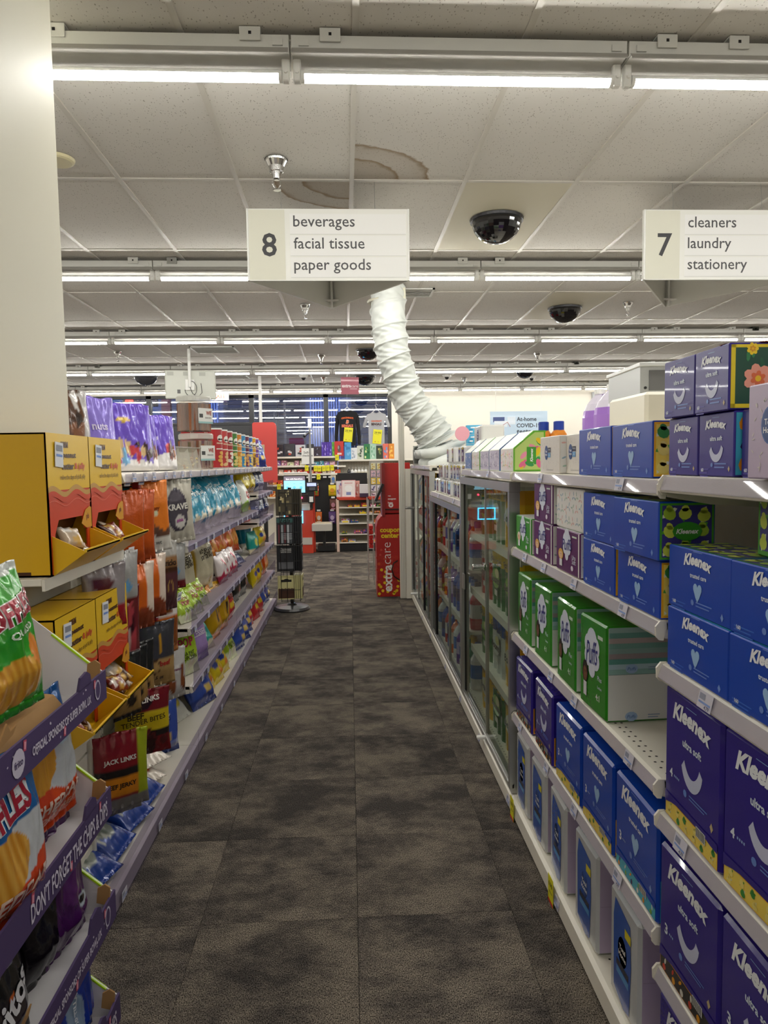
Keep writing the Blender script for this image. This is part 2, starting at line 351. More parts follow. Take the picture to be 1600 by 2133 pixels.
# ------------------------------------------------------------------ tube lights
tube_mat = pm('lit_tube', '#ffffff', .4, emit='#fffdf6', es=TUBE)
housing = pm('light_housing_enamel', '#d8d8d2', .35, noise_amt=.04, nscale=5)
ML = 1.2
def fixture_proto(y0):
    t = thing('tube_light', '', 'ceiling light', (0, 0, ZC))
    mb = MB(); mb.prism([(-.062, -.022), (.062, -.022), (.058, -.072), (-.058, -.072)], .004, ML-.004, 'x', mat=0)
    for x in (.03, ML-.06): mb.box(x, x+.035, -.066, -.060, -.058, -.036)
    mb.build('housing', housing, t)
    mb = MB(); mb.prism([(-.066, -.066), (-.082, -.088), (-.079, -.090), (-.062, -.070)], .006, ML-.006, 'x'); mb.prism([(.066, -.066), (.082, -.088), (.079, -.090), (.062, -.070)], .006, ML-.006, 'x')
    mb.box(.006, ML-.006, -.064, .064, -.076, -.070); mb.build('reflector', pm('worn_reflector', '#a6a49e', .45, noise_amt=.08, nscale=4), t)
    for x in (.006, ML-.034):
        mb = MB(); mb.box(x, x+.028, -.014, .014, -.15, -.07, b=.004); mb.tube([(x+.014, -.02, -.118), (x+.014, .02, -.118)], .007, 6); mb.build('lamp_holder', WHITE(), t)
    r = .0205; n = 18; mb = MB(); c = [(r*math.sin(2*math.pi*(k+.5)/n), -.128-r*math.cos(2*math.pi*(k+.5)/n)) for k in range(n)]
    for k in range(n):
        a, d = c[k], c[(k+1) % n]; up = abs(((k+1) % n)-n/2) < 4.6      # aluminium spine along the top, frosted lens below
        mb.add([(.036, *a), (ML-.036, *a), (ML-.036, *d), (.036, *d)], [(0, 1, 2, 3)], mat=1 if up else 0)
    for x in (.034, ML-.046): mb.prism([(q[0]*1.02, -.128+(q[1]+.128)*1.02) for q in c], x, x+.012, 'x', mat=1)
    mb.build('tube', [tube_mat, WHITE()], t, smooth='all'); return t
proto = fixture_proto(0)
ROWX = {k: -.163 for k in range(-2, 5)}
ROWN = ['first', 'second', 'third', 'fourth', 'fifth']
rowy = lambda k: 2.60+2.70*k
first = True; brk = None
mbk = MB()
mbk.box(-.036, .036, -.07, -.064, -.045, .0, b=.001); mbk.box(-.036, .036, -.064, .064, -.004, .0)
mbk.box(-.005, .005, -.0715, -.070, -.026, -.016, '#000000', 1)
bme = mbk.build('hanger_bracket', [housing, BLACK()], me_only=True)
for k in range(-2, 5):
    js = [j for j in range(-6, 8) if XW0 < ROWX[k]+j*ML-.02*0 and ROWX[k]+(j+1)*ML < XW1-.1]
    vis = [j for j in js if k >= 0 and (ROWX[k]+(j+.9)*ML) > -.40*rowy(k)+.0 and (ROWX[k]+(j+.1)*ML) < .66*rowy(k)]
    for j in js:
        if k < 0 and (j % 2): continue
        o = proto if first else clone(proto); first = False
        x, y = cpos(ROWX[k]+j*ML, rowy(k)); o.location = (x, y, ZC); o.rotation_euler = (0, 0, CROT)
        if j in vis:
            n = vis.index(j); o['label'] = f"lit white tube light, {OF(n)} from the left in the {ROWN[k]} ceiling row"
        else:
            o['label'] = f"white tube light, {('in the row behind the camera','in the second row behind the camera')[k+2 == 0] if k < 0 else 'hidden end of the '+ROWN[k]+' ceiling row'}, {OF(js.index(j))} from the left wall"
        o['group'] = 'lit tube lights in rows under the ceiling' if j in vis else 'tube lights outside the view'
        for dx in ((.42, .97) if (j+k) % 2 else (.2,)):
            put('hanger_bracket', bme, o, (dx*ML-.1, 0, 0))

# ================================================================== PACKAGING DESIGNS
# frames on a carton whose front is y = 0 facing -y, base z = 0, centred in x
def Ff(w, h): return lambda x, y, o: (x, -o, y)
def Fr(w, d): return lambda x, y, o: (w/2+o, x, y)
def Fl(w, d): return lambda x, y, o: (-w/2-o, d-x, y)
def Ft(h): return lambda x, y, o: (x, y, h+o)
def heart(mb, F, cx, cy, s, col, lift=.0006):
    q = []
    for k in range(22):
        t = 2*math.pi*k/22; x = 16*math.sin(t)**3; y = 13*math.cos(t)-5*math.cos(2*t)-2*math.cos(3*t)-math.cos(4*t)
        q.append((cx+x*s/32, cy+(y*1.15-(4 if y < -8 else 0))*s/32))
    mb.pg(F, q, col, lift)
def feather(mb, F, cx, cy, s, col='#cfd4ee'):
    q = []
    for k in range(15): t = k/14; a = R(200+150*t); q.append((cx+s*.5*math.cos(a), cy+s*.30+s*.62*math.sin(a)))
    for k in range(15): t = 1-k/14; a = R(200+150*t); q.append((cx+s*.36*math.cos(a), cy+s*.36+s*(.30+.10*math.sin(math.pi*t))*math.sin(a)))
    for i in range(14): mb.pg(F, [q[i], q[i+1], q[28-i], q[29-i]], col, .0006)
def small_print(mb, F, x, y, w, n, col, h=.0035, gap=.006):
    for i in range(n): mb.rc(F, x, y-i*gap, x+w*(1, .85, .95, .7)[i % 4], y-i*gap+h*.6, col, .0006)
def art(mb, F, x0, y0, x1, y1, style, seed=0, lim=None):
    """pattern panels on the ends and tops of the tissue cartons"""
    rn = random.Random(seed); W, Hh = x1-x0, y1-y0
    P = {'lemon': ('#f3b51c', '#f7d95c', ('#f6e27a', '#3f8f3b', '#f6e27a')), 'flower': ('#0f4a38', '#0f4a38', ('#f3a78c', '#f6c34a', '#e2572b', '#1d6b3c')),
         'teal': ('#49b6cf', '#49b6cf', ('#f39a26', '#7cb342', '#3b2a6a', '#f2f2e6')), 'leaf': ('#4aa02c', '#3f3a8c', ('#cfdc55', '#a9c93f', '#cfdc55')),
         'pink': ('#f4f1ee', '#f4f1ee', ('#f2a6b8', '#8fbf6a', '#f6d46a')), 'pale': ('#ecebe6', '#ecebe6', ('#a9c7b4', '#e9b9b0', '#9db9c9')),
         'bluebird': ('#5f86c7', '#5f86c7', ('#f2f2f2', '#2e4f9a', '#f2f2f2')), 'purpleleaf': ('#cfcadf', '#cfcadf', ('#4b4672', '#7f7aa6', '#ffffff')),
         'tropic': ('#7ab648', '#eef0a8', ('#f06a9a', '#f5d91e', '#2f8f55')), 'redfruit': ('#f2a31d', '#33302e', ('#d6442c', '#f2a31d', '#e8e2d2'))}[style]
    mb.rc(F, x0, y0, x1, y1, P[0], .0003, lim=lim); m = min(W, Hh)*.04
    if P[1] != P[0]: mb.rc(F, x0+m, y0+m, x1-m, y1-m, P[1], .0005, lim=lim)
    if style == 'flower':
        mb.rc(F, x0, y0, x0+m*1.8, y1, '#e8cf1a', .0006); mb.rc(F, x0, y0, x1, y0+m*1.6, '#e8cf1a', .0006); mb.rc(F, x0, y1-m*1.2, x1, y1, '#e8cf1a', .0006)
        for k in range(9): a = rn.uniform(0, 6.3); mb.el(F, x0+rn.uniform(.15, .95)*W, y0+rn.uniform(.12, .9)*Hh, .11*W, .035*W, rn.choice(['#1f6b3d', '#2b7f4a', '#17593a']), .0006, 8, rot=a)
        for (fx, fy, s, c, c2) in ((.42, .46, .24, '#f0a08a', '#e06a3c'), (.95, .62, .2, '#f26a2a', '#f6c21e'), (.33, .93, .1, '#f6d21e', '#e09a1e'), (.78, .1, .16, '#ef6a3a', '#f2b01e')):
            for k in range(7): a = k*.8976; mb.el(F, x0+fx*W+s*W*.55*math.cos(a), y0+fy*Hh+s*W*.55*math.sin(a), s*W*.42, s*W*.33, c, .0008+.00004*k, 9, rot=a)
            for k in range(6): a = k*1.047+.4; mb.el(F, x0+fx*W+s*W*.28*math.cos(a), y0+fy*Hh+s*W*.28*math.sin(a), s*W*.24, s*W*.17, c2, .0012+.00003*k, 8, rot=a)
            mb.el(F, x0+fx*W, y0+fy*Hh, s*W*.2, s*W*.2, '#f4c21e', .0015, 9)
        return
    nx, ny = max(2, round(W/.034)), max(2, round(Hh/.034)); cw, ch = W/nx, Hh/ny; k = 0
    for i in range(nx):
        for j in range(ny):
            px, py = x0+cw*(i+.5+rn.uniform(-.16, .16)), y0+ch*(j+.5+rn.uniform(-.16, .16)); s = min(cw, ch)*.52; k += 1; c = P[2][(i+j*2) % len(P[2])]
            px = min(max(px, x0+s), x1-s); py = min(max(py, y0+s), y1-s); an = rn.uniform(.6, 1.9)
            if style in ('leaf', 'lemon'):
                mb.el(F, px, py, s*.30, s*.95, ('#5aa63a', '#e8ead2')[k % 2], .0006+.00001*k, 7, rot=an+1.2)
                mb.el(F, px, py-s*.1, s*.62, s*.72, c, .0010+.00001*k, 10, rot=an); mb.el(F, px, py+s*.45, s*.34, s*.42, c, .0010+.00001*k, 8, rot=an)
            elif style in ('redfruit', 'tropic', 'teal'): mb.el(F, px, py, s*.8, s*(.7 if k % 2 else .35), c, .0006+.00002*k, 9, rot=an)
            else:
                for q in range(3): mb.el(F, px+s*.5*math.cos(an+q*2.1), py+s*.5*math.sin(an+q*2.1), s*.42, s*.15, c, .0006+.00001*k, 6, rot=an+q*2.1)
KC = {'trusted': '#0b45b4', 'ultra': '#31238a'}
def kleenex_front(mb, F, w, h, kind, cx=0, num=None, y0=0.0, big=.62, cov=1.0):
    """script name, sub-line, heart or feather, count and small print"""
    sub, ink = ('trusted care', '#9fc6ef') if kind == 'trusted' else ('ultra soft', '#c9c6f0')
    s = min(w, h*1.35); ty = y0+h*.80
    mb.tx(F, 'Kleenex', cx, ty, s*big, '#f3f6fb', .0009, .045, .28, arc=s*.035, tilt=-s*.012)
    mb.rc(F, cx-s*.1, ty+s*.125, cx+s*.1, ty+s*.131, '#8fb0e6', .0006)
    mb.tx(F, sub, cx+s*.02, y0+h*.60, s*.36, '#dfe9f8', .0008, .03)
    if kind == 'trusted': heart(mb, F, cx+s*.01, y0+h*.38, s*.19, ink)
    else: feather(mb, F, cx+s*.02, y0+h*.36, s*.42)
    small_print(mb, F, cx-s*.02, y0+h*.19, s*.34, 2, '#6f8fd8'); mb.el(F, cx-s*.1, y0+h*.18, s*.035, s*.035, '#6f8fd8', .0006, 10)
    mb.el(F, cx+w*.40, y0+h*.12, s*.03, s*.045, '#7ea0e0' if kind == 'trusted' else '#c9b48a', .0006, 4)
    if num: mb.tx(F, num, cx-w*.42+s*.03, y0+h*(.10 if len(num) > 1 else .25), s*(.075 if len(num) > 1 else .06), '#e8eefb', .0008, .03)
    if num and len(num) == 1:
        for k in range(int(num)): mb.rc(F, cx-w*.33+k*s*.03, y0+h*.23, cx-w*.33+k*s*.03+s*.018, y0+h*.25, '#9fb6ea', .0006)
def kleenex_carton(w, h, d, kind, num, end, near):
    c = KC[kind]; mb = MB(); mb.box(-w/2, w/2, 0, d, 0, h, c, b=.002, cols={'t': '#2e6fd0' if kind == 'trusted' else '#4a3aa8'})
    kleenex_front(mb, Ff(w, h), w*.96, h, kind, 0, num)
    small_print(mb, Ff(w, h), -w*.44, h*.10, w*.25, 3, '#3c6fcf' if kind == 'trusted' else '#4f42aa')
    F = Fr(w, d) if near == 'r' else Fl(w, d); art(mb, F, .003, .003, d-.003, h-.003, end, 3)
    art(mb, Ft(h), -w/2+.004, .004, w/2-.004, d-.004, end, 5)
    if end == 'leaf': mb.el(F, d*.5, h*.5, d*.26, h*.16, '#3d9a2e', .0022, 14); mb.tx(F, 'Kleenex', d*.5, h*.5, d*.4, '#ffffff', .0026, .03, .28)
    return mb.build('tissue_carton', CARD(), me_only=True)
def kleenex_pack(w, h, d, kind, num, end):
    """cartons bundled in printed film: plain brand panel, cartons' art showing at the foot and the end"""
    c = KC[kind]; mb = MB(); mb.box(-w/2, w/2, 0, d, 0, h, c, b=.006, cols={'r': c})
    F = Ff(w, h); fh = h*.15
    art(mb, F, -w/2+.007, .005, w/2-.007, fh, end, 9)
    q = [(-w/2+.006, fh*.75)]+[(-w/2+.006+(w-.012)*k/8, fh*(.8+.35*math.sin(k*.39))) for k in range(1, 8)]+[(w/2-.006, fh*.9), (w/2-.006, fh*1.3), (-w/2+.006, fh*1.3)]
    mb.pg(F, q, c, .0014)
    kleenex_front(mb, F, w*.92, h*.84, kind, 0, num, y0=h*.16, big=.74)
    mb.rc(F, w*.12, h*.10, w*.28, h*.17, '#d9d9d4', .0016)
    for k in range(7): mb.rc(F, w*.13+k*w*.021, h*.105, w*.138+k*w*.021, h*.165, '#222222', .0019)
    S = Fr(w, d); art(mb, S, .007, .006, d-.007, h*.55, end, 4)
    mb.pg(S, [(.006, h*.42), (d-.006, h*.62), (d-.006, h-.006), (.006, h-.006)], c, .0022)
    mb.prism([(.01, h), (d-.01, h), (d*.5, h+.004)], -w/2+.01, w/2-.01, 'x', c)
    return mb.build('tissue_multipack', GLOSSCARD(), me_only=True)
def cloud(mb, F, cx, cy, s, col='#dfe6f5', l=.0009):
    for a, b, r in ((0, .34, .30), (-.2, .2, .26), (.2, .2, .26), (-.22, -.1, .24), (.22, -.1, .24), (0, 0, .38), (0, -.36, .2)): mb.el(F, cx+a*s, cy+b*s, r*s, r*s, col, l, 14); l += .00003
def puffs_front(mb, F, w, h, sub, hair, skin, num=None):
    cloud(mb, F, -w*.02, h*.64, min(w, h)*.62)
    mb.tx(F, 'Puffs', -w*.02, h*.66, w*.44, '#2b2f86', .0016, .006, .3, h=h*.26, tilt=h*.02)
    hx, hy = -w*.27, h*.40
    mb.el(F, hx, hy, w*.11, h*.13, hair, .0017, 14); mb.el(F, hx, hy-h*.025, w*.078, h*.085, skin, .0019, 12); mb.rc(F, hx-w*.06, hy-h*.28, hx+w*.06, hy-h*.12, '#e6e6ea', .0018)
    for e in (-1, 1): mb.el(F, hx+e*w*.022, hy, w*.008, h*.012, '#2a1a14', .0021, 6)
    for i, t in enumerate(sub.split(' ')): mb.tx(F, t, w*.27, h*(.42-.1*i), w*.15, '#dfe6f5', .0009, .01)
    mb.rc(F, w*.2, h*.86, w*.38, h*.9, '#cfe0cf', .0008)
    if num: mb.tx(F, num, w*.2, h*.2, w*.14, '#e6efe0', .0009, .02)
    else: mb.el(F, w*.2, h*.16, w*.05, h*.06, '#e8e2ef', .0009, 12)
def puffs_carton(w, h, d, col, sub, hair, skin):
    mb = MB(); mb.box(-w/2, w/2, 0, d, 0, h, col, b=.003, cols={'r': '#e9e8e4', 't': '#dfe3dc', 'k': '#e9e8e4'})
    puffs_front(mb, Ff(w, h), w, h, sub, hair, skin); art(mb, Fr(w, d), .004, .004, d-.004, h-.004, 'pale', 8)
    mb.rc(Ff(w, h), w*.44, .003, w/2-.003, h-.003, '#e9e8e4', .0005)
    return mb.build('tissue_carton', CARD(), me_only=True)
def puffs_pack(w, h, d):
    mb = MB(); mb.box(-w/2, w/2, 0, d, 0, h, '#2c8a1c', b=.005, cols={'r': '#d4dad6', 't': '#3b9a2a'})
    puffs_front(mb, Ff(w, h), w, h*.96, 'Plus Lotion', '#1c1412', '#7a4a32', '4:1'); S = Fr(w, d)
    mb.rc(S, .006, .006, d-.006, h*.5, '#d8dad8', .0005)
    for k in range(9): mb.rc(S, .006, h*(.5+k*.054), d-.006, h*(.556+k*.054), ('#8fb7b2', '#a8c4cf', '#5f9a92', '#9a8f92', '#8aa8a6', '#78a49c', '#b3a6a6', '#6fa39a', '#9fc0bd')[k], .0006)
    mb.rc(S, .006, h*.497, d-.006, h*.503, '#7f8f8c', .0008)
    for y in (h*.06, h*.56): mb.el(S, d*.3, y, .016, .012, '#9db9dc', .001, 10); mb.tx(S, 'Puffs', d*.3, y, .022, '#4f6fae', .0013, 0, .3); small_print(mb, S, d*.5, y+.002, .03, 2, '#7f93b8')
    return mb.build('tissue_multipack', GLOSSCARD(), me_only=True)
def home_badge(mb, F, cx, cy, s, side=1):
    mb.el(F, cx, cy, s*.42, s*.55, '#2f5fa8', .0008, 20); mb.el(F, cx, cy, s*.37, s*.5, '#234a8c', .0010, 20)
    mb.tx(F, 'Total', cx, cy+s*.1, s*.5, '#ffffff', .0013, .02); mb.tx(F, 'Home', cx, cy-s*.14, s*.6, '#ffffff', .0013, .02)
    if side:
        mb.rc(F, cx+s*.45, cy+.02*s, cx+s*1.15, cy+s*.38, '#1d2740', .0009); mb.tx(F, 'Soft & Strong', cx+s*.8, cy+s*.22, s*.6, '#e6ebf5', .0012)
        mb.rc(F, cx+s*.45, cy-s*.36, cx+s*1.1, cy-.02*s, '#5fa8dc', .0009); mb.tx(F, '2-Ply', cx+s*.78, cy-s*.2, s*.3, '#ffffff', .0012)
def home_carton(w, h, d, base):
    mb = MB(); mb.box(-w/2, w/2, 0, d, 0, h, base, b=.002); F = Ff(w, h)
    rn = random.Random(2)
    for k in range(60): x = -w/2+.01+rn.random()*(w-.02); y = .01+rn.random()*(h-.02); mb.el(F, x, y, .004, .0012, '#d6cfc9', .0004, 5, rot=rn.random()*3)
    home_badge(mb, F, -w*.16, h*.56, min(w, h)*.36); mb.rc(F, -w*.15, h*.08, w*.2, h*.1, '#b8b2ac', .0006)
    art(mb, Fr(w, d), .003, .003, d-.003, h-.003, 'pale', 6); return mb.build('tissue_carton', CARD(), me_only=True)
def home_pack(w, h, d, side='#b9a9c6'):
    mb = MB(); mb.box(-w/2, w/2, 0, d, 0, h, '#c3c6c8', b=.008, cols={'r': side, 't': '#c9c9d2'}); F = Ff(w, h)
    q = [(-w*.34, h*.1), (-w*.36, h*.75), (-w*.30, h*.93), (w*.22, h*.86), (w*.26, h*.5), (w*.2, h*.05), (0, h*.02)]; mb.pg(F, q, '#1c56b4', .001)
    home_badge(mb, F, -w*.04, h*.52, w*.42, 0); mb.rc(F, -w*.24, h*.34, w*.18, h*.40, '#16243e', .0014); mb.rc(F, -w*.24, h*.27, w*.18, h*.33, '#4f9ad8', .0014)
    mb.rc(F, w*.05, h*.70, w*.25, h*.78, '#e2d317', .0016)
    T = Ft(h); mb.pg(T, [(-w*.3, d*.3), (-w*.1, d*.22), (w*.1, d*.3), (w*.35, d*.24), (w*.4, d*.95), (-w*.4, d*.95)], '#1c4fa8', .001)
    S = Fr(w, d); mb.rc(S, .01, h*.497, d-.01, h*.503, '#a79bb2', .0006)
    return mb.build('tissue_multipack', GLOSSCARD(), me_only=True)

# ================================================================== RIGHT-HAND GONDOLA
XF = .60
tagp = pm('price_label_paper', '#e4e4ea', .5); tagblue = '#6f88c0'
def price_tag(w=.045, h=.03, col='#cdcad6', yellow=False):
    mb = MB(); F = lambda x, y, o: (x, -o, y)
    mb.box(-w/2, w/2, -.0008, .0, 0, h, '#e8df1c' if yellow else col)
    if yellow: mb.rc(F, -w/2, 0, w/2, h*.12, '#d2321e', .0011); mb.tx(F, '6.79', 0, h*.7, w*.7, '#1a1a1a', .0013); mb.rc(F, -w*.3, h*.4, w*.3, h*.44, '#555533', .0011)
    else: mb.rc(F, -w*.42, h*.52, 0, h*.86, '#8f93a6', .0011); mb.rc(F, -w*.42, h*.3, w*.42, h*.42, '#7f9ad2', .0011); mb.tx(F, '4.79', w*.2, h*.16, w*.35, '#50587a', .0013)
    return mb.build('price_label', PAPER(), me_only=True)
TAG = price_tag(); YTAG = price_tag(.05, .085, yellow=True)
def dots(mb, x0, x1, y0, y1, z, nx, ny):
    for i in range(nx):
        for j in range(ny):
            x = x0+(x1-x0)*(i+.5)/nx; y = y0+(y1-y0)*(j+.5)/ny
            mb.add([(x+.0034*math.cos(a*1.047), y+.0034*math.sin(a*1.047), z) for a in range(6)], [(0, 1, 2, 3, 4, 5)], mat=1)
slotdark = pm('dark_holes', '#2a2824', .9)
def shelf_r(parent, y0, y1, z, depth=.44, xf=XF, holes=None, thick=.032, tags=3, name='shelf'):
    """cream steel shelf facing the aisle at -x, with folded lip, price channel and end bracket"""
    mb = MB(); e = .0015
    prof = [(xf+.012, z), (xf+.004, z-.003), (xf-.004, z-thick+.004), (xf-.002, z-thick), (xf+.008, z-thick-.002), (xf+.014, z-.016), (xf+depth, z-.014), (xf+depth, z)]
    mb.prism(prof, y0+e, y1-e, 'y')
    for y in (y0+e, y1-e-.002): mb.prism([(xf+(.012 if xf >= XF else .05), z-.003), (xf+(.012 if xf >= XF else .05), z-.034), (xf+.10, z-.05), (xf+depth, z-.075), (xf+depth, z-.003)], y, y+.002, 'y')
    for y in (y0+.0005, y1-.0055):   # rounded end cap of the lip
        q = [(xf-.006, z-thick+.002), (xf-.007, z-.010), (xf+.002, z+.001), (xf+.014, z+.001), (xf+.016, z-.012), (xf+.009, z-thick-.006), (xf, z-thick-.005)]
        mb.prism(q, y, y+.005, 'y')
    if holes: dots(mb, xf+.025, xf+.055, *holes, z+.0004, 2, int((holes[1]-holes[0])/.026))
    s = mb.build(name, [STEEL(), slotdark], parent)
    ch = MB().prism([(xf-.0052, z-thick+.004), (xf+.003, z-.004), (xf+.0018, z-.002), (xf-.0065, z-thick+.006)], y0+.01, y1-.01, 'y').build('price_channel', clear('clear_channel_plastic', fac=.14, haze=.28, hazecol='#cfc8d8'), s)
    rn = random.Random(int(y0*100+z*1000))
    for k in range(tags):
        yy = y0+(y1-y0)*(k+.5+rn.uniform(-.2, .2))/tags
        put('price_label', TAG, s, (xf-.0068, yy, z-thick+.003), (R(-12), 0, R(-90)))
    return s
def upright(mb, x, y, z0, z1, w=.03, d=.03):
    mb.box(x, x+d, y-w/2, y+w/2, z0, z1)
    for k in range(int((z1-z0)/.05)): mb.box(x-.0006, x+.001, y-.004, y+.004, z0+.03+k*.05, z0+.055+k*.05, mat=1)
def upright_part(t, x, y, top): mb = MB(); upright(mb, x, y, .02, top, .016); return mb.build('slotted_upright', [STEEL(), slotdark], t)
def gondola_r(y0, y1, shelves, label, holes=None, back_top=1.28, base=True, xb=1.06):
    t = thing('shelving_unit', label, 'shelving', (0, 0, 0), group='steel shelving along the right of the aisle')
    mb = MB(); mb.box(xb, xb+.02, y0+.002, y1-.002, .02, back_top); mb.build('back_panel', STEEL(), t)
    [upright_part(t, xb-.03, y, back_top) for y in (y0+.011, y1-.011)]
    for i, z in enumerate(shelves): shelf_r(t, y0, y1, z, holes=holes if i == 2 else None, tags=4 if i else 2)
    mb = MB(); mb.prism([(XF+.0, .062), (XF-.012, .058), (XF-.016, .014), (XF-.008, .01), (XF+.03, .0), (xb, .0), (xb, .062)], y0+.001, y1-.001, 'y'); dots(mb, XF+.03, XF+.06, y0+.04, y1-.04, .0624, 2, int((y1-y0)/.03))
    b = mb.build('base_deck', [STEEL(), slotdark], t)
    for yy in (y0+.02, y0+.62): put('price_label', TAG, b, (XF-.018, yy, .018), (R(-10), 0, R(-90)))
    return t
g1 = gondola_r(.10, 1.316, (1.298, .932, .632, .312), 'cream steel shelving unit nearest the camera on the right, full of tissue boxes')
g2 = gondola_r(1.316, 2.545, (1.290, 1.012, .692, .385), 'cream steel shelving unit between the near unit and the glass cabinets', holes=(1.33, 1.66))
g3 = gondola_r(2.545, 3.70, (), 'cream base and back behind the first glass doors on the right', back_top=1.24)
g4 = gondola_r(3.70, 5.12, (), 'cream low base and back under the stacked toilet rolls', back_top=1.06)
g5 = gondola_r(5.12, 6.74, (), 'cream base and back of the farthest glass cabinet by the post', back_top=1.26)
shelf_r(g3, 2.545, 3.70, 1.290, xf=.598, tags=1)
RG = {}
def RP(me, name, Y, z, label, cat, group, X=.612, rot=0.0, tilt=0.0):
    o = put(name, me, None, (X, Y, z), (R(tilt), 0, R(-90)+R(rot))); return tag(o, label, cat, group)

# --- near unit, top shelf: cube cartons two high
w, h = .112, .106
cu = [kleenex_carton(w, h, .11, 'ultra', '60', e, 'r') for e in ('flower', 'teal', 'bluebird')]
yb = [1.262, 1.146, 1.03, .916]
G = 'purple cube tissue cartons on the near top shelf'
nm = ('at the far end', 'second from the far end', 'third from the far end behind the lavender box', 'nearest the camera')
for i, y in enumerate(yb[:2]): RP(cu[(2, 1)[i]], 'tissue_carton', y, 1.299, f"purple cube tissue carton, lower row of near top shelf, {nm[i]}", 'tissue box', G, X=.615)
RP(cu[2], 'tissue_carton', 1.03, 1.299, 'purple cube tissue carton mostly hidden by the lavender box on the top shelf', 'tissue box', G, X=.625)
RP(cu[2], 'tissue_carton', 1.264, 1.406, 'purple cube tissue carton, upper row of near top shelf, far one of two', 'tissue box', G, X=.607, rot=1.5)
RP(cu[0], 'tissue_carton', 1.147, 1.406, 'purple cube tissue carton with orange flower art on its end, upper row', 'tissue box', G, X=.606, rot=-1)
RP(kleenex_carton(w, h, .11, 'ultra', '60', 'teal', 'r'), 'tissue_carton', 1.03, 1.406, 'purple cube tissue carton set back behind the flower carton', 'tissue box', G, X=.76)
lav = home_carton(.16, .135, .12, '#c3b2cc')
RP(lav, 'tissue_carton', .92, 1.299, 'lavender facial tissue carton with round blue badge at the right edge', 'tissue box', 'lavender cartons', X=.585)
# --- near unit, second shelf: flat blue cartons
fw, fh, fd = .216, .116, .115
kt = {e: kleenex_carton(fw, fh, fd, 'trusted', '160', e, 'r') for e in ('lemon', 'leaf', 'teal')}
G = 'flat blue tissue cartons on the right-hand shelves'
for l in (0, 1):
    for i, y in enumerate((1.19, .972, .75)):
        RP(kt['leaf' if l else 'teal'], 'tissue_carton', y+.004*l, .933+l*.1175, f"flat blue tissue carton with heart, near unit second shelf, {('lower','upper')[l]} layer, {('far','middle','near')[i]} column", 'tissue box', G, X=.608+.004*l, rot=.6*l)
lem = MB(); lem.box(-.115, .115, 0, .125, 0, .108, '#4aa02c', b=.002); art(lem, Ff(.2, .1), -.108, .006, .108, .102, 'leaf', 31); lem.el(Ff(1, 1), .0, .05, .03, .022, '#3d9a2e', .0022, 14); lem.tx(Ff(1, 1), 'Kleenex', 0, .05, .045, '#e8f2d8', .0026, .03, .28); art(lem, Fl(.23, .125), .005, .005, .12, .11, 'leaf', 7)
lem = lem.build('tissue_carton', CARD(), me_only=True)
tag(put('tissue_carton', lem, None, (.775, .985, 1.168), (0, 0, R(-8))), 'green carton with yellow pear pattern lying across the blue cartons', 'tissue box', 'green patterned cartons')
tag(put('tissue_carton', lem, None, (.80, 1.16, 1.168), (0, 0, R(-90))), 'green patterned carton standing back in shade behind the blue cartons', 'tissue box', 'green patterned cartons')
# --- near unit, third and fourth shelves: bundled cube cartons
pk4 = kleenex_pack(.216, .262, .11, 'ultra', '4', 'lemon'); pk3 = kleenex_pack(.216, .262, .11, 'ultra', '3', 'redfruit')
for i, y in enumerate((1.195, .974, .755)): RP(pk4, 'tissue_multipack', y, .633, f"purple film-wrapped pack of four tissue cubes, third shelf near unit, {('far end','middle','nearest')[i]}", 'tissue pack', 'purple four-packs on the third shelf', X=.606, rot=(-1.5, 1, 0)[i])
for i, y in enumerate((1.2, .978, .755)): RP(pk3, 'tissue_multipack', y, .313, f"purple film-wrapped pack of three tissue cubes, fourth shelf near unit, {('far end','middle','nearest')[i]}", 'tissue pack', 'purple three-packs on the fourth shelf', X=.606, rot=(1, -1, 0)[i])
pkb = kleenex_pack(.216, .2, .11, 'ultra', '4', 'teal')
for i, y in enumerate((1.2, .975)): RP(pkb, 'tissue_multipack', y, .063, f"purple tissue pack on the bottom deck of the near unit, {('far','near')[i]} one", 'tissue pack', 'purple packs on the bottom deck', X=.606)
# --- second unit
hc = home_carton(.205, .112, .115, '#e6e1d8')
for i, (y, s) in enumerate(((2.11, 0), (1.935, 0))): RP(hc, 'tissue_carton', y+.0, 1.291, f"white flat tissue carton with blue oval badge, {('farther','nearer')[i]} of two on the top shelf", 'tissue box', 'white badge cartons', X=.612+.02*i)
for i, y in enumerate((1.722, 1.492)): RP(kleenex_carton(.226, .118, .115, 'trusted', '160', 'lemon', 'r') if i == 0 else bpy.data.objects['tissue_carton'].data if False else kt['lemon'], 'tissue_carton', y, 1.291, f"flat blue tissue carton with heart on the second unit's top shelf, {('farther','nearer')[i]} one", 'tissue box', G, X=.612)
# second shelf of unit 2
pg_ = puffs_carton(.21, .122, .115, '#2f9420', 'Plus Lotion', '#e8e0d0', '#e8b890'); pp = puffs_carton(.21, .122, .115, '#5a1760', 'Ultra Soft', '#e2b04a', '#f0c49c')
RP(pg_, 'tissue_carton', 2.40, 1.013, 'green cloud-badge tissue carton at the far end of the second shelf', 'tissue box', 'cloud-badge tissue cartons', X=.604)
RP(pp, 'tissue_carton', 2.165, 1.013, 'purple cloud-badge tissue carton under another purple one', 'tissue box', 'cloud-badge tissue cartons', X=.606)
RP(pp, 'tissue_carton', 2.16, 1.1365, 'purple cloud-badge tissue carton stacked on top of another purple one', 'tissue box', 'cloud-badge tissue cartons', X=.606)
RP(pp, 'tissue_carton', 1.912, 1.013, 'purple cloud-badge tissue carton under the pale leaf-print carton', 'tissue box', 'cloud-badge tissue cartons', X=.606)
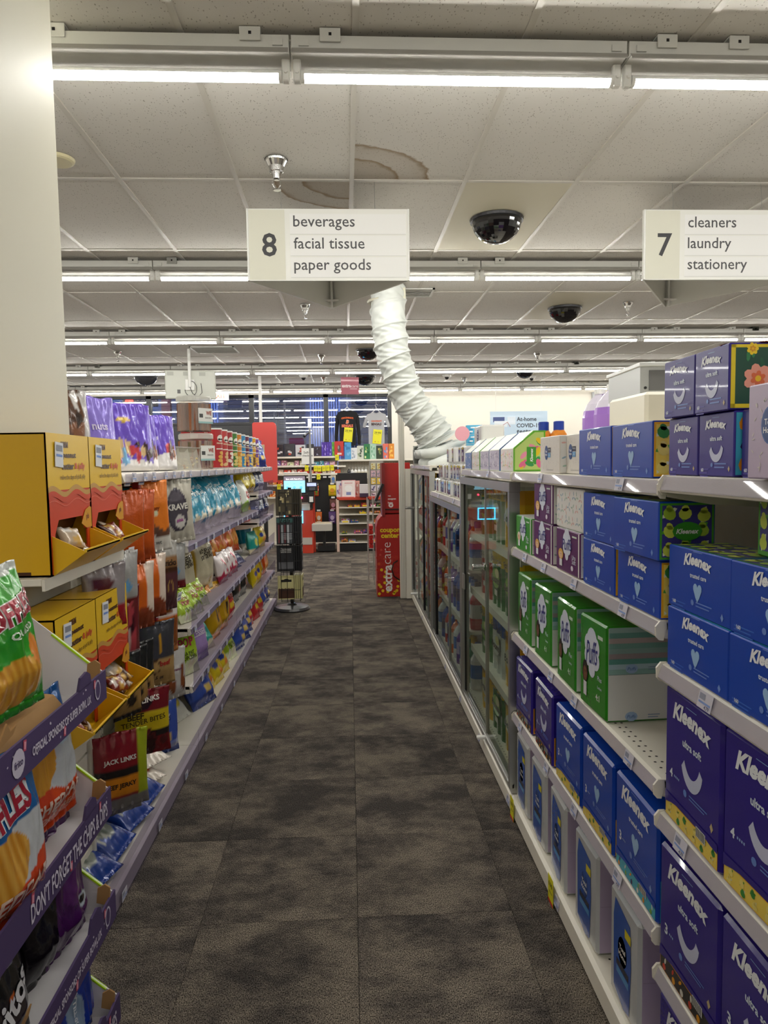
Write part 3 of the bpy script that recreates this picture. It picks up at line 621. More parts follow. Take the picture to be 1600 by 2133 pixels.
mb = MB(); mb.box(-.12, .12, 0, .12, 0, .115, '#e6e5e0', b=.003); art(mb, Ff(.2, .1), -.115, .005, .115, .11, 'pale', 21); pale = mb.build('tissue_carton', CARD(), me_only=True)
RP(pale, 'tissue_carton', 1.915, 1.1365, 'pale tissue carton with pastel leaf print lying on a purple carton', 'tissue box', 'pale leaf cartons', X=.612)
mb = MB(); mb.box(-.05, .05, 0, .04, 0, .05, '#3a3b40', b=.002); tag(put('display_block', mb.build('display_block', PAPER(), me_only=True), None, (.70, 2.40, 1.137), (0, 0, R(-90))), 'small dark grey block standing on the green tissue carton', 'box')
for l in (0, 1):
    for i, y in enumerate((1.672, 1.437)):
        RP(kt[('lemon', 'leaf')[l]], 'tissue_carton', y-(.01 if l and i else 0), 1.013+l*.1175, f"flat blue tissue carton, second shelf of second unit, {('lower','upper')[l]} layer, {('far','near')[i]} column", 'tissue box', G, X=.606-.012*l*i, rot=1.5*l*i)
# third shelf of unit 2
pq = puffs_pack(.172, .236, .21)
for i, y in enumerate((2.40, 2.165, 1.925, 1.705)):
    RP(pq, 'tissue_multipack', y, .693, f"tall green cloud-badge tissue pack, {OF(3-i) if i<3 else 'nearest'} counting from the empty shelf end", 'tissue pack', 'tall green tissue packs', X=.606, rot=(0, 1, -1, 2)[i])
# fourth shelf of unit 2
pu = kleenex_pack(.205, .225, .11, 'ultra', '4', 'redfruit'); pb = kleenex_pack(.215, .225, .11, 'trusted', '3', 'lemon'); pb2 = kleenex_pack(.23, .225, .11, 'trusted', '3', 'teal')
for i, (me, y, c) in enumerate(((pu, 2.41, 'purple'), (pu, 2.155, 'purple'), (pb, 1.905, 'blue'), (pb, 1.67, 'blue'), (pb2, 1.435, 'blue'))):
    RP(me, 'tissue_multipack', y, .386, f"{c} film-wrapped tissue pack on the fourth shelf, {('farthest','second from the far end','third from the far end','fourth from the far end','nearest')[i]}", 'tissue pack', 'film-wrapped packs on the fourth shelf', X=.606, rot=(1, -1, 1, 0, -1)[i])
# bottom deck of unit 2
hp = home_pack(.165, .262, .2)
for i, y in enumerate((2.43, 2.215, 2.0, 1.75, 1.49)):
    RP(hp, 'tissue_multipack', y, .0635, f"big blue and clear home-brand tissue pack on the bottom deck, {('farthest','second from the far end','third from the far end','fourth from the far end','nearest')[i]}", 'tissue pack', 'big blue packs on the bottom deck', X=.606, rot=(0, 1, -2, 1, 0)[i])
for i, (y, z) in enumerate(((2.48, -.0), (1.98, -.0))):
    tag(put('sale_tag', YTAG, None, (XF-.02, y, .0), (0, 0, R(-90))), f"yellow hanging sale tag on the right base rail, {('farther','nearer')[i]} one", 'price tag', 'yellow sale tags on the base rail')
# third unit top: wedge-topped cartons
def wedge(w, end, edge, blank=False):
    h, d = .15, .12; mb = MB(); prof = [(0, 0), (0, .085), (.075, h), (d, h), (d, 0)]
    mb.prism(prof, -w/2, w/2, 'x', '#e9efe4', ecol=edge)
    F = lambda x, y, o: (x, -o, y); art(mb, F, -w/2+.004, .004, w/2-.004, .083, end, int(w*1000))
    Sl = lambda x, y, o: (x, y*.756-o*.65, .085+y*.655+o*.75); mb.rc(Sl, -w/2+.004, .004, w/2-.004, .09, '#eef2ea', .0006)
    for sgn in (1,):
        S = lambda x, y, o: (w/2+o, x, y)
        mb.pg(S, [(.006, .006), (.006, .083), (.078, h-.006), (d-.006, h-.006), (d-.006, .006)], '#c5e07e', .0008)
        rn = random.Random(4)
        for k in range(14):
            x = .02+rn.random()*.085; y = .02+rn.random()*(.05+x*.6); mb.el(S, x, y, .018, .009, ('#ef6fa0', '#f2d41c', '#2f9a55', '#f49ab8')[k % 4], .0011+.00002*k, 8, rot=rn.random()*3)
        mb.rc(S, .05, .03, .085, .09, '#3fa32e', .0016); mb.tx(S, 'Kleenex', .068, .06, .05, '#ffffff', .002, .03, .28, rot=R(90))
        for a, b in (((.0, .0), (.0, .087)), ((.0, .087), (.077, h)), ((.077, h), (d, h))):
            mb.prism([(a[0], a[1]), (b[0], b[1]), (b[0]+.005, b[1]-.005), (a[0]+.005, a[1])], w/2-.001, w/2+.003, 'x', edge)
    return mb.build('tissue_carton', CARD(), me_only=True)
for i, (w_, e, ed, y, c) in enumerate(((.215, 'pink', '#6cbf2c', 2.665, 'pink and green'), (.2, 'purpleleaf', '#5f7fc4', 2.90, 'purple leaf'), (.2, 'purpleleaf', '#5f7fc4', 3.11, 'purple leaf'), (.2, 'pink', '#6cbf2c', 3.33, 'pink and green'), (.18, 'bluebird', '#3f5f9c', 3.54, 'blue bird'))):
    RP(wedge(w_, e, ed), 'tissue_carton', y, 1.291, f"slope-topped tissue carton with {c} print, {OF(i) if i else 'nearest'} along the cabinet top", 'tissue box', 'slope-topped cartons over the glass cabinet', X=.606)
# small white rolls with navy labels, three rows over the low cabinet
shelf_r(g4, 3.70, 5.12, 1.118, xf=.598, tags=2)
def roll_pack():
    mb = MB(); mb.box(-.052, .052, 0, .1, 0, .098, '#e4e4e2', b=.012, cols={'f': '#ececea'}); F = Ff(1, 1)
    mb.rc(F, -.033, .012, .033, .088, '#1f3674', .0006); mb.rc(F, -.018, .078, .02, .09, '#e2d45a', .001); mb.el(F, 0, .052, .014, .012, '#e6ebf5', .001, 10); mb.rc(F, -.02, .03, .02, .033, '#9fb0dc', .001)
    return mb.build('toilet_roll_pack', GLOSSCARD(), me_only=True)
rp = roll_pack(); n = 0
for r_, (z, ys) in enumerate(((1.119, [3.76+.118*k for k in range(11)]), (1.219, [3.74+.118*k for k in range(10)]), (1.319, [3.80, 3.92, 4.10, 4.3]))):
    for k, y in enumerate(ys):
        n += 1; RP(rp, 'toilet_roll_pack', y, z, f"white tissue roll pack with navy label, {OF(k) if k else 'nearest'} in the {('bottom','middle','top')[r_]} row", 'toilet paper', 'white roll packs stacked over the low cabinet', X=.612+random.uniform(-.006, .01), rot=random.uniform(-2, 2))
mb = MB(); mb.box(-.11, .11, 0, .12, 0, .1, '#e6e6e2', b=.008); home_badge(mb, Ff(1, 1), .0, .05, .06, 0); RP(mb.build('toilet_roll_pack', GLOSSCARD(), me_only=True), 'toilet_roll_pack', 3.72, 1.42-.0, 'white wrapped pack with small blue oval on top of the roll stack', 'toilet paper', 'wrapped packs', X=.69)

# ================================================================== CEILING FITTINGS
def dome(x, y, r, label, grey=False):
    t = thing('camera_dome', label, 'security camera', (x, y, ZC-.004), group='dome cameras under the ceiling')
    pr = [(r*math.cos(a), -r*.08-r*.86*math.sin(a)) for a in [R(88-88*k/12) for k in range(13)]]
    MB().lathe(pr+[(r, -r*.08)], 28).build('dome', pm('smoked_dome', '#0c0a10', .06, coat=.5) if not grey else pm('grey_dome', '#3b3b40', .15), t, smooth=True)
    MB().lathe([(r*1.0, -r*.10), (r*1.06, -r*.10), (r*1.08, 0), (r*1.0, 0)], 28).build('trim_ring', pm('dome_ring', '#1c1a22' if not grey else '#c8c8c4', .3), t, smooth=True)
dome(.945, 4.42, .155, 'big black camera dome on the smooth panel nearest the camera')
dome(2.161, 6.93, .155, 'black camera dome right of the white duct, second row of panels')
dome(.275, 9.40, .15, 'black camera dome half hidden behind the white duct')
dome(2.95, 11.62, .15, 'small black camera dome far back near the cream wall')
dome(.30, 12.2, .17, 'black camera dome behind the hanging red sign')
dome(-3.30, 11.7, .19, 'grey camera dome over the windows at the far left', True)
for i, (x, y) in enumerate(((1.71, 12.1), (3.27, 12.4), (-.75, 12.0))):
    t = thing('ceiling_sensor', f"small white ceiling sensor with dark lens, {('left of the cream wall','right of the far dome','over the self-checkout')[i]}", 'sensor', (x, y, ZC-.003), group='small sensors')
    MB().lathe([(.03, -.045), (.06, -.04), (.075, -.01), (.08, 0)], 16).build('housing', WHITE(), t, smooth=True)
    MB().lathe([(0.001, -.085), (.02, -.08), (.035, -.06), (.04, -.044)], 14).build('lens', BLACK(), t, smooth=True)
def sprinkler(x, y, label, s=1.0):
    t = thing('sprinkler', label, 'sprinkler', (x, y, ZC-.002), group='fire sprinklers in the ceiling')
    MB().lathe([(q[0]*s, q[1]*s) for q in [(.026, -.052), (.030, -.05), (.034, -.03), (.046, -.008), (.048, -.0), (.05, .0)]], 24).build('escutcheon', CHROME(), t, smooth=True)
    mb = MB(); mb.lathe([(q[0]*s, q[1]*s) for q in [(.010, -.085), (.016, -.08), (.02, -.06), (.022, -.05)]], 12)
    for a in (0, math.pi): mb.tube([(.012*s*math.cos(a), 0, -.08*s), (.018*s*math.cos(a), 0, -.1*s), (.004*s*math.cos(a), 0, -.122*s)], .003*s, 6)
    mb.build('frame', CHROME(), t, smooth=True)
    MB().lathe([(.016*s, -.128*s), (.018*s, -.126*s), (.006*s, -.12*s)], 12).build('deflector', CHROME(), t)
sprinkler(-.334, 3.585, 'chrome sprinkler above the left half of sign 8', 1.15)
sprinkler(-.39, 6.75, 'chrome sprinkler just under the bottom of sign 8'); sprinkler(2.712, 6.72, 'chrome sprinkler below sign 7, right of the second dome')
sprinkler(-.36, 9.8, 'small sprinkler left of the duct in the third ceiling bay'); sprinkler(2.67, 9.8, 'small sprinkler above the tissue boxes, third ceiling bay')
sprinkler(-.42, 12.3, 'tiny sprinkler beside the hanging red sign'); sprinkler(2.1, 12.6, 'tiny sprinkler left of the farthest dome on the right'); sprinkler(-3.0, 9.4, 'small sprinkler over the left shelves')
t = tag(MB().lathe([(.07, -.018), (.08, -.012), (.085, 0)], 28).build('smoke_detector_plate', pm('aged_cream_plastic', '#d8cfa6', .4), smooth=True), 'round cream ceiling plate beside the column', 'smoke detector'); t.location = (-1.40, 3.587, ZC-.002)
def vent(x, y, w, d, label, n=7):
    t = thing('air_vent', label, 'vent', (x, y, ZC-.012), group='ceiling vents')
    mb = MB(); mb.box(-w/2, w/2, -d/2, -d/2+.02, 0, .012); mb.box(-w/2, w/2, d/2-.02, d/2, 0, .012); mb.box(-w/2, -w/2+.02, -d/2, d/2, 0, .012); mb.box(w/2-.02, w/2, -d/2, d/2, 0, .012); mb.build('frame', housing, t)
    for k in range(n): MB().prism([(-.02, -.004), (.012, .01), (.014, .008), (-.018, -.006)], -w/2+.02, w/2-.02, 'x').build('louvre', housing, t).location = (0, -d/2+.03+(d-.06)*(k+.5)/n, 0)
vent(-1.72, 9.3, .56, .5, 'square ceiling vent with louvres over the hanging monitor'); vent(3.9, 11.6, .56, .9, 'square ceiling vent by the far cream wall'); vent(.62, 6.28, .3, .3, 'small ceiling grille where the white duct enters', 5)
vent(-2.1, 12.1, .8, .5, 'dark ceiling vent over the front windows at left')

# flexible white duct
cl = [(.337, 2.82), (.334, 2.70), (.335, 2.521), (.349, 2.372), (.372, 2.228), (.42, 2.08), (.472, 1.931), (.554, 1.787), (.645, 1.676), (.71, 1.57), (.75, 1.50)]
def interp(cl, n):
    out = []
    for i in range(n):
        t = i/(n-1)*(len(cl)-1); k = min(int(t), len(cl)-2); f = t-k
        p0, p1, p2, p3 = cl[max(k-1, 0)], cl[k], cl[k+1], cl[min(k+2, len(cl)-1)]
        out.append(tuple(.5*((2*p1[j])+(-p0[j]+p2[j])*f+(2*p0[j]-5*p1[j]+4*p2[j]-p3[j])*f*f+(-p0[j]+3*p1[j]-3*p2[j]+p3[j])*f**3) for j in range(len(p1))))
    return out
NS, NT = 260, 64
path = [(p[0]+.02, 6.05+.05*math.sin(p[1]*2), p[1]) for p in interp(cl, NS)]
turns = 12.0
def duct_r(i, th):
    s = i/(NS-1); sw = s**1.25; ph = (sw*turns-th/(2*math.pi)) % 1.0; e = min(ph, 1-ph)
    amp = .010+.028*s; ridge = math.exp(-(e*22)**2)
    cr = noise.noise(Vector((math.cos(th)*2.2+ph*3.2, math.sin(th)*2.2-ph*2.5, s*26)))*.010*(1-ridge)
    cr += math.sin(th*9+ph*14+3*math.sin(sw*40))*.0045*(1-ridge)*(.5+s)
    return .149+ridge*.012-amp*math.sin(math.pi*ph)**.8*.55+cr+(.03*s if s > .7 else 0)*math.sin((s-.7)*5)
fabric = pm('white_duct_fabric', '#d3d7d2', .5, noise_amt=.04, nscale=20, bump=.3, bscale=90)
dt = thing('air_duct', 'white spiral fabric air duct curving down from the ceiling to the cabinet top', 'air duct')
MB().tube(path, .14, NT, cap=False, rfun=duct_r).build('duct_hose', fabric, dt, smooth='all')
mb = MB()
nb = 26
for k in range(nb):   # gathered folds where the hose sits on the cabinet
    a0 = k/nb
    mb.tube([(.60+.02*math.sin(k), 5.86+.4*a0, 1.40+.01*math.sin(k*2)), (.78, 5.86+.38*a0, 1.415+.02*math.sin(k*3)), (.93+.05*math.sin(k*1.7), 5.9+.36*a0, 1.47+.04*math.sin(k*2.3))], [.03, .05, .02], 7)
mb.tube([(.62, 5.95, 1.31), (.78, 6.05, 1.36), (1.0, 6.1, 1.38)], [.05, .11, .07], 12)
mb.tube([(.66, 5.72, 1.30), (.82, 5.76, 1.33), (1.0, 5.8, 1.34)], [.04, .07, .05], 12)
mb.build('gathered_end', fabric, dt, smooth='all')
mb = MB(); mb.tube([(.337+.15*math.cos(a), 6.05+.15*math.sin(a), 2.70) for a in [k*.35 for k in range(19)]], .012, 6); mb.box(.47, .50, 5.95, 6.1, 2.70, 2.80, b=.005); mb.build('strap', pm('strap_tape', '#d9d6c2', .5), dt)

# hanging aisle signs: three panels in a triangle, open below
def aisle_sign(xc, num, lines, label, apex_dx=0.0):
    W, Hh, dep = .855, .372, .66; t = thing('aisle_sign', label, 'sign', (xc, 3.80, 2.302), rz=R(.2), group='hanging aisle signs')
    panel = pm('sign_plastic', '#e6e6e0', .35)
    def sheet(a, b, name, mat):
        d = (Vector(b)-Vector(a)).normalized(); n = Vector((-d.y, d.x))*.005; mb = MB()
        mb.prism([tuple(Vector(a)+n), tuple(Vector(b)+n), tuple(Vector(b)-n), tuple(Vector(a)-n)], 0, Hh, 'z'); return mb.build(name, mat, t)
    sheet((-W/2, 0), (W/2, 0), 'front_panel', panel); sheet((W/2, .004), (apex_dx, dep), 'rear_panel', panel); sheet((apex_dx, dep), (-W/2, .004), 'rear_panel', panel)
    mb = MB(); F = lambda x, y, o: (x, -.0055-o, y)
    mb.rc(F, -W/2+.006, .005, -W/2+.198, Hh-.005, '#dbdacb', .0004)
    for k in range(3):
        y0 = Hh-.018-(k+1)*.112; mb.rc(F, -W/2+.225, y0, W/2-.015, y0+.104, '#eaeae8', .0004)
        mb.rc(F, -W/2+.225, y0-.0015, W/2-.015, y0, '#bdbdbb', .0006)
        vs, fs, w1, h1 = text_geo(lines[k], .0, 0); x0 = -W/2+.243; kk = .083
        base = y0+.036; asc = text_geo('x', 0, 0)[3]
        lo = -.2 if any(c in 'gpy' for c in lines[k]) else 0
        mb.tx(F, lines[k], x0, base+h1*kk/2+lo*kk, w1*kk, '#4c4c4e', .0009, 0.006, 0, anchor='l')
    mb.tx(F, num, -W/2+.115, Hh*.50, None, '#3c3c3f', .0009, .014, 0, h=.122)
    mb.build('lettering', PAPER(), t)
    mb = MB(); mb.tube([(apex_dx, dep-.05, -.008), (apex_dx, dep-.05, Hh)], .008, 8); mb.box(apex_dx-.045, apex_dx+.045, dep-.075, dep-.045, .03, .038); mb.build('corner_post', WHITE(), t)
    MB().tube([(-W/2+.003, -.004, 0), (-W/2+.003, -.004, Hh)], .006, 6).build('edge_strip', WHITE(), t); MB().tube([(W/2-.003, -.004, 0), (W/2-.003, -.004, Hh)], .006, 6).build('edge_strip', WHITE(), t)
    for dx in (-.25, .25): MB().tube([(dx, .03, Hh-.01), (dx, .05, ZC-2.302)], .0014, 5).build('hanging_wire', ALU(), t)
    return t
aisle_sign(-.088, '8', ('beverages', 'facial tissue', 'paper goods'), 'white triangular hanging sign reading 8, beverages, facial tissue, paper goods')
aisle_sign(2.045, '7', ('cleaners', 'laundry', 'stationery'), 'white triangular hanging sign reading 7, cleaners, laundry, stationery, at the right edge')

# ================================================================== GLASS CABINETS (right, beyond the second unit)
glassm = clear('cabinet_glass', '#edf2ef', fac=.08, rough=.01, gloss=.62)
def glass_cab(y0, y1, ztop, splits, label, lockz, name='glass_door_set'):
    t = thing(name, label, 'display case doors', (XF, 0, 0), group='glass cabinet doors on the right')
    fr = ALU()
    mb = MB(); mb.box(-.012, .03, y0+.002, y1-.002, ztop-.035, ztop); mb.build('top_rail', fr, t)
    mb = MB(); mb.box(-.006, .03, y0+.002, y1-.002, .064, .085); mb.box(-.002, .004, y0+.002, y1-.002, .085, .10); mb.build('bottom_track', fr, t)
    for y in (y0+.002, y1-.027): MB().box(-.012, .028, y, y+.025, .085, ztop-.036).build('door_post', fr, t)
    edges = [y0+.028]+splits+[y1-.028]
    for i in range(len(edges)-1):
        a, b = edges[i]+(.004 if i else 0), edges[i+1]-.004; off = .006*(i % 2)
        d = emp('glass_door', (0, 0, 0), parent=t)
        MB().box(off, off+.005, a, b, .10, ztop-.036).build('glass_pane', glassm, d)
        for e in (a, b):
            MB().box(off-.003, off+.008, e-.006, e+.006, .095, ztop-.037).build('edge_strip', fr if (i+int(e == b)) % 2 else BLACK(), d)
    return t
ca = glass_cab(2.547, 3.698, 1.250, [3.065], 'tall glass cabinet doors with chrome barrel lock beside the green tissue packs', .86)
mb = MB()
mb.tube([(-.064, 3.045, .862), (-.060, 3.045, .862), (-.022, 3.045, .862), (-.02, 3.045, .862), (.0, 3.045, .862)], [.011, .0145, .0145, .009, .009], 16)
mb.box(-.012, -.006, 3.03, 3.075, .848, .876); mb.build('barrel_lock', CHROME(), ca, smooth=True)
MB().box(-.045, -.004, 3.05, 3.075, .072, .086, b=.003).build('latch_clip', WHITE(), ca); MB().box(-.012, -.004, 3.60, 3.66, .66, .74).build('hinge', fr_ := ALU(), ca)
cb = glass_cab(3.702, 5.118, 1.082, [4.24, 4.90], 'low glass cabinet doors under the shelf of white roll packs', .66)
for y in (4.14, 4.30): MB().tube([(-.018, y, .62), (.0, y, .62)], .014, 10).build('round_lock', CHROME(), cb)
cc = glass_cab(5.122, 6.738, 1.262, [5.42, 5.72, 6.2], 'farthest glass cabinet doors, reflecting the red coupon kiosk', .9)
mb = MB(); mb.tube([(-.09, 6.45, .91), (0, 6.45, .91)], .014, 10); mb.build('barrel_lock', CHROME(), cc, smooth=True)
MB().tube([(-.06, 6.3, .13), (0, 6.3, .13)], .01, 8).build('latch_clip', WHITE(), cc)
p = MB(); p.box(.478, .535, 6.742, 6.80, 0, 1.80, b=.004)
for x in (.492, .508, .522): p.box(x, x+.002, 6.7405, 6.743, 0, 1.8, mat=1)
p = p.build('cream_post', [STEEL(), slotdark]); tag(p, 'tall cream steel post at the end of the glass cabinets', 'post')
mb = MB(); mb.box(-.062, .0, 6.742, 6.78, 0, 1.27); mb.build('side_panel', STEEL(), cc)
shelf_r(g5, 5.12, 6.74, 1.305, xf=.596, tags=2)
# inner shelves and the goods behind the glass
def inner(parent, y0, y1, zs):
    for z in zs: mb = MB(); mb.box(.645, 1.04, y0+.03, y1-.03, z-.018, z); mb.box(.637, .645, y0+.03, y1-.03, z-.03, z+.004, '#e4e0d6'); mb.build('inner_shelf', STEEL(), parent)
inner(g3, 2.545, 3.70, (.35, .66, .96)); inner(g4, 3.70, 5.12, (.40, .74)); inner(g5, 5.12, 6.74, (.40, .70, .98))
def towel_pack(w, h, cols, word, n=3):
    """film pack of paper-towel rolls: rolls bulge through the print"""
    mb = MB(); c1, c2, c3 = cols; m = 16; prof = []
    for i in range(n):
        for k in range(6): a = math.pi*(1-k/5); prof.append((-w/2+w/n*(i+.5)+w/n*.5*math.cos(a)*.98, .012-.030*math.sin(a)))
    prof += [(w/2, .16), (-w/2, .16)]
    for z0, z1, c in ((0, h*.1, c1), (h*.1, h*.72, c1), (h*.72, h*.94, c2), (h*.94, h, '#d9d9d2')): mb.prism(prof, z0, z1, 'z', c)
    F = Ff(1, 1); G_ = lambda x, y, o: (x, -.021-o, y)
    mb.el(G_, 0, h*.5, w*.3, h*.17, c3, .001, 18); mb.el(G_, w*.1, h*.6, w*.16, h*.08, '#e9e29a', .0014, 14)
    mb.tx(G_, word, 0, h*.46, w*.74, '#2a2f2a', .0018, .03, .15, h=h*.17); mb.tx(G_, '8=16 rolls', 0, h*.82, w*.8, '#2d2a12', .0018, .02)
    mb.rc(G_, -w*.1, h*.2, w*.12, h*.3, '#e6e6da', .0014)
    return mb.build('paper_towel_pack', GLOSSCARD(), me_only=True)
tA = towel_pack(.26, .265, ('#2f6f35', '#e6c21c', '#8fbf4a'), 'Bounty'); tB = towel_pack(.26, .265, ('#e6b41c', '#e0a31a', '#efe6c8'), 'Bounty'); tC = towel_pack(.26, .26, ('#c9cbc4', '#3f63a8', '#dfe3dc'), 'Bounty'); tD = towel_pack(.26, .25, ('#a2321f', '#d8d4c4', '#7a1f16'), 'Brawny')
for z, row in ((.961, (tB, tA, tA, tD)), (.661, (tA, tA, tD, tD)), (.351, (tB, tC, tA, tD)), (.063, (tB, tA, tB, tD))):
    for k, me in enumerate(row):
        zn = {.961: 'top', .661: 'upper middle', .351: 'lower middle', .063: 'bottom'}[z]
        if k == 3: continue
        RP(me, 'paper_towel_pack', 2.875+.272*k, z, f"{ {id(tA):'green',id(tB):'yellow',id(tC):'white and blue',id(tD):'red'}[id(me)] } paper towel pack behind the glass, {zn} shelf, {OF(k) if k else 'nearest'}", 'paper towels', 'paper towel packs in the tall cabinet', X=.685)
def bottle(h, r, body, cap, label_c, sq=.0, hn=.74, word=None):
    mb = MB(); prof = [(r*.94, 0), (r, h*.03), (r, h*.22), (r*.98, h*.24), (r*.98, h*.52), (r, h*.54), (r*.96, h*.62), (r*.6, h*hn), (r*.34, h*(hn+.06)), (r*.32, h*.86)]
    cols = [body, body, body, label_c, label_c, body, body, body, body, body]; mb.lathe(prof, 18, cols=cols, sq=sq)
    mb.lathe([(r*.42, h*.86), (r*.42, h*.98), (r*.36, h)], 14, cap)
    if word: mb.tx(lambda x, y, o: (x, -math.sqrt(max(0, (r*1.02)**2-x*x))-o, y), word, 0, h*.38, r*1.2, '#ffffff', .0012, .03)
    return mb.build('bottle', GLOSSCARD(), me_only=True, smooth=True)
bk = [bottle(.26, .045, c, k, l, sq) for c, k, l, sq in (('#2a57b0', '#f2f2f2', '#1b2f66', .6), ('#d9692a', '#ffffff', '#f2d9c0', .5), ('#2b6f4a', '#e2b21a', '#123a26', .6), ('#e6e6e6', '#2b6fc0', '#3f7fd0', .4), ('#6a3f9a', '#dddddd', '#c9b8e2', .5), ('#c9302a', '#1a1a1a', '#f0e6e0', .4))]
cn = ('blue', 'orange', 'green', 'white', 'purple', 'red')
rn = random.Random(12)
for (y0, y1, zs, cab) in ((3.80, 5.06, (.063, .401, .741), 'low cabinet'), (5.2, 6.7, (.063, .401, .701, .981), 'far cabinet')):
    for zi, z in enumerate(zs):
        y = y0; k = 0
        while y < y1:
            i = rn.randrange(6); RP(bk[i], 'cleaner_bottle', y, z, f"{cn[i]} cleaner bottle in the {cab}, {('bottom','second','third','top')[zi]} shelf, {OF(k) if k else 'nearest'}", 'bottle', f'bottles behind glass in the {cab}', X=.70, rot=rn.uniform(-15, 15)); y += rn.uniform(.105, .15); k += 1
# things seen over the right-hand gondola
def jug(label, x, y):
    t = thing('jug', label, 'jug', (x, y, 1.40), rz=R(-60), group='purple liquid jugs')
    liq = pm('purple_liquid', '#a476cf', .2, coat=.5); cap = pm('frosted_plastic', '#dcd6e6', .25)
    r = .078; MB().lathe([(r*.95, 0), (r, .01), (r, .03), (r*.96, .06), (r, .09), (r, .15), (r*.93, .185)], 24, sq=.5).build('filled_body', liq, t, smooth=True)
    MB().lathe([(r*.93, .185), (r*.78, .22), (r*.5, .25), (r*.3, .265), (r*.3, .275)], 24, sq=.3).build('shoulder', cap, t, smooth=True)
    MB().lathe([(r*.36, .272), (r*.36, .295), (r*.3, .298)], 16).build('cap', WHITE(), t, smooth=True)
    MB().tube([(r*.35, 0, .262), (r*.75, 0, .262), (r*1.0, 0, .24), (r*1.06, 0, .20), (r*1.0, 0, .15)], .011, 8).build('handle', liq, t, smooth=True)
rear = thing('rear_shelf', 'cream top shelf on the far side of the right-hand shelving', 'shelf'); MB().box(1.085, 1.6, .1, 6.6, 1.375, 1.398).build('shelf_deck', STEEL(), rear); MB().box(1.10, 1.12, .1, 6.6, .0, 1.374).build('back_panel', STEEL(), rear)
MB().box(1.12, 1.58, .1, 6.6, 0, .12).build('base_deck', STEEL(), rear)
jug('gallon jug of purple liquid on the rear top shelf, farther of two', 1.32, 3.63); jug('gallon jug of purple liquid on the rear top shelf, nearer of two', 1.30, 3.40)
t = thing('metal_case', 'grey steel case with open side on top of the cream box', 'case', (1.19, 2.80, 1.588), rz=R(-3), group=None)
MB().box(0, .32, 0, .02, 0, .115).build('front_sheet', pm('grey_steel', '#aeb0ae', .4, .4), t) ; MB().box(-.012, .34, -.012, .42, .115, .132, b=.003).build('lid', pm('lid_steel', '#c6c8c6', .35, .3), t); MB().box(-.006, .0, .0, .4, 0, .115).build('side_sheet', pm('grey_steel', '#aeb0ae', .4, .4), t); MB().tube([(.015, -.003, .03), (.015, .0, .03)], .006, 10).build('rivet', BLACK(), t); MB().box(.03, .28, -.004, .0, .02, .10).build('dark_opening', pm('dark_inside', '#6a6a6a', .6), t)
tag(MB().box(1.13, 1.5, 2.62, 3.0, 1.399, 1.586, b=.012).build('storage_box', pm('translucent_cream_plastic', '#d8d3c2', .35)), 'cream plastic storage box under the grey steel case', 'box')
for i, (x, y) in enumerate(((1.12, 3.98), (1.19, 3.92))):
    t = thing('detergent_bottle', f"orange bottle with wide blue cap behind the tissue cartons, {('left','right')[i]} one", 'bottle', (x, y, 1.399), group='orange bottles with blue caps')
    MB().lathe([(.04, 0), (.042, .02), (.042, .08), (.03, .10), (.022, .105)], 20, sq=.4).build('body', pm('orange_plastic', '#e08a2a', .3), t, smooth=True); MB().lathe([(.03, .100), (.03, .148), (.027, .152)], 20).build('cap', pm('blue_cap', '#1f3f9c', .3), t, smooth=True)
def smallbox(w, d, h, c, word=None, deco=None, seed=0, wc='#ffffff'):
    mb = MB(); mb.box(-w/2, w/2, 0, d, 0, h, c, b=.0015); F = Ff(w, h)
    if deco: rn = random.Random(seed); [mb.rc(F, *(lambda a, b, e, f: (a, b, min(w*.47, a+e), min(h*.95, b+f)))(-w*.45+rn.random()*w*.6, h*.05+rn.random()*h*.7, w*.25, h*.15), rn.choice(deco), .0005+.00003*k) for k in range(7)]
    if word: mb.tx(F, word, 0, h*.55, w*.8, wc, .0012, .02)
    return mb.build('product_box', CARD(), me_only=True)
lb = smallbox(.11, .06, .075, '#4fb3dc', None, ('#dff0fa', '#2f8fc4', '#ffffff'), 3)
k = 0
for zi in range(3):
    for xi in range(2): tag(put('product_box', lb, None, (1.03+.115*xi, 5.75, 1.40+.078*zi)), f"light blue box with white lettering, {('left','right')[xi]} column, {('bottom','middle','top')[zi]} of stack beyond the roll packs", 'box', 'stacked light blue boxes')
tag(put('product_box', smallbox(.2, .08, .06, '#e0d23a'), None, (1.28, 5.7, 1.40)), 'yellow box beside the stacked light blue boxes', 'box')
p = thing('label_holder', 'small clear and grey framed stand on the far cabinet top', 'display stand', (.66, 6.45, 1.306)); MB().box(-.06, .06, 0, .006, .012, .17).build('clear_panel', glassm, p); mb = MB(); mb.box(-.066, -.06, -.002, .008, .0, .176); mb.box(.06, .066, -.002, .008, .0, .176); mb.box(-.066, .066, -.002, .008, .17, .176); mb.box(-.066, .066, -.04, .05, 0, .012); mb.build('frame', ALU(), p)
tag(MB().lathe([(.05, 0), (.055, .01), (.055, .14), (.04, .17), (.01, .185)], 18, c=(.66, 6.62, 1.306)).build('black_canister', BLACK(), smooth=True), 'black round-topped canister behind the framed stand', 'canister')
tag(MB().lathe([(.055, 0), (.06, .05), (.03, .17), (.02, .19)], 18, c=(1.13, 5.55, 1.399)).build('black_canister', BLACK(), smooth=True), 'black canister beside the light blue boxes', 'canister')
q = MB(); q.prism([(.06*math.cos(a*.314), .06*math.sin(a*.314)) for a in range(20)], 0, .012, 'y', '#e9a6b4'); q = q.build('round_tag', CARD()); q.location = (.93, 5.7, 1.56); tag(q, 'round pink shelf talker beside the duct end', 'sign')

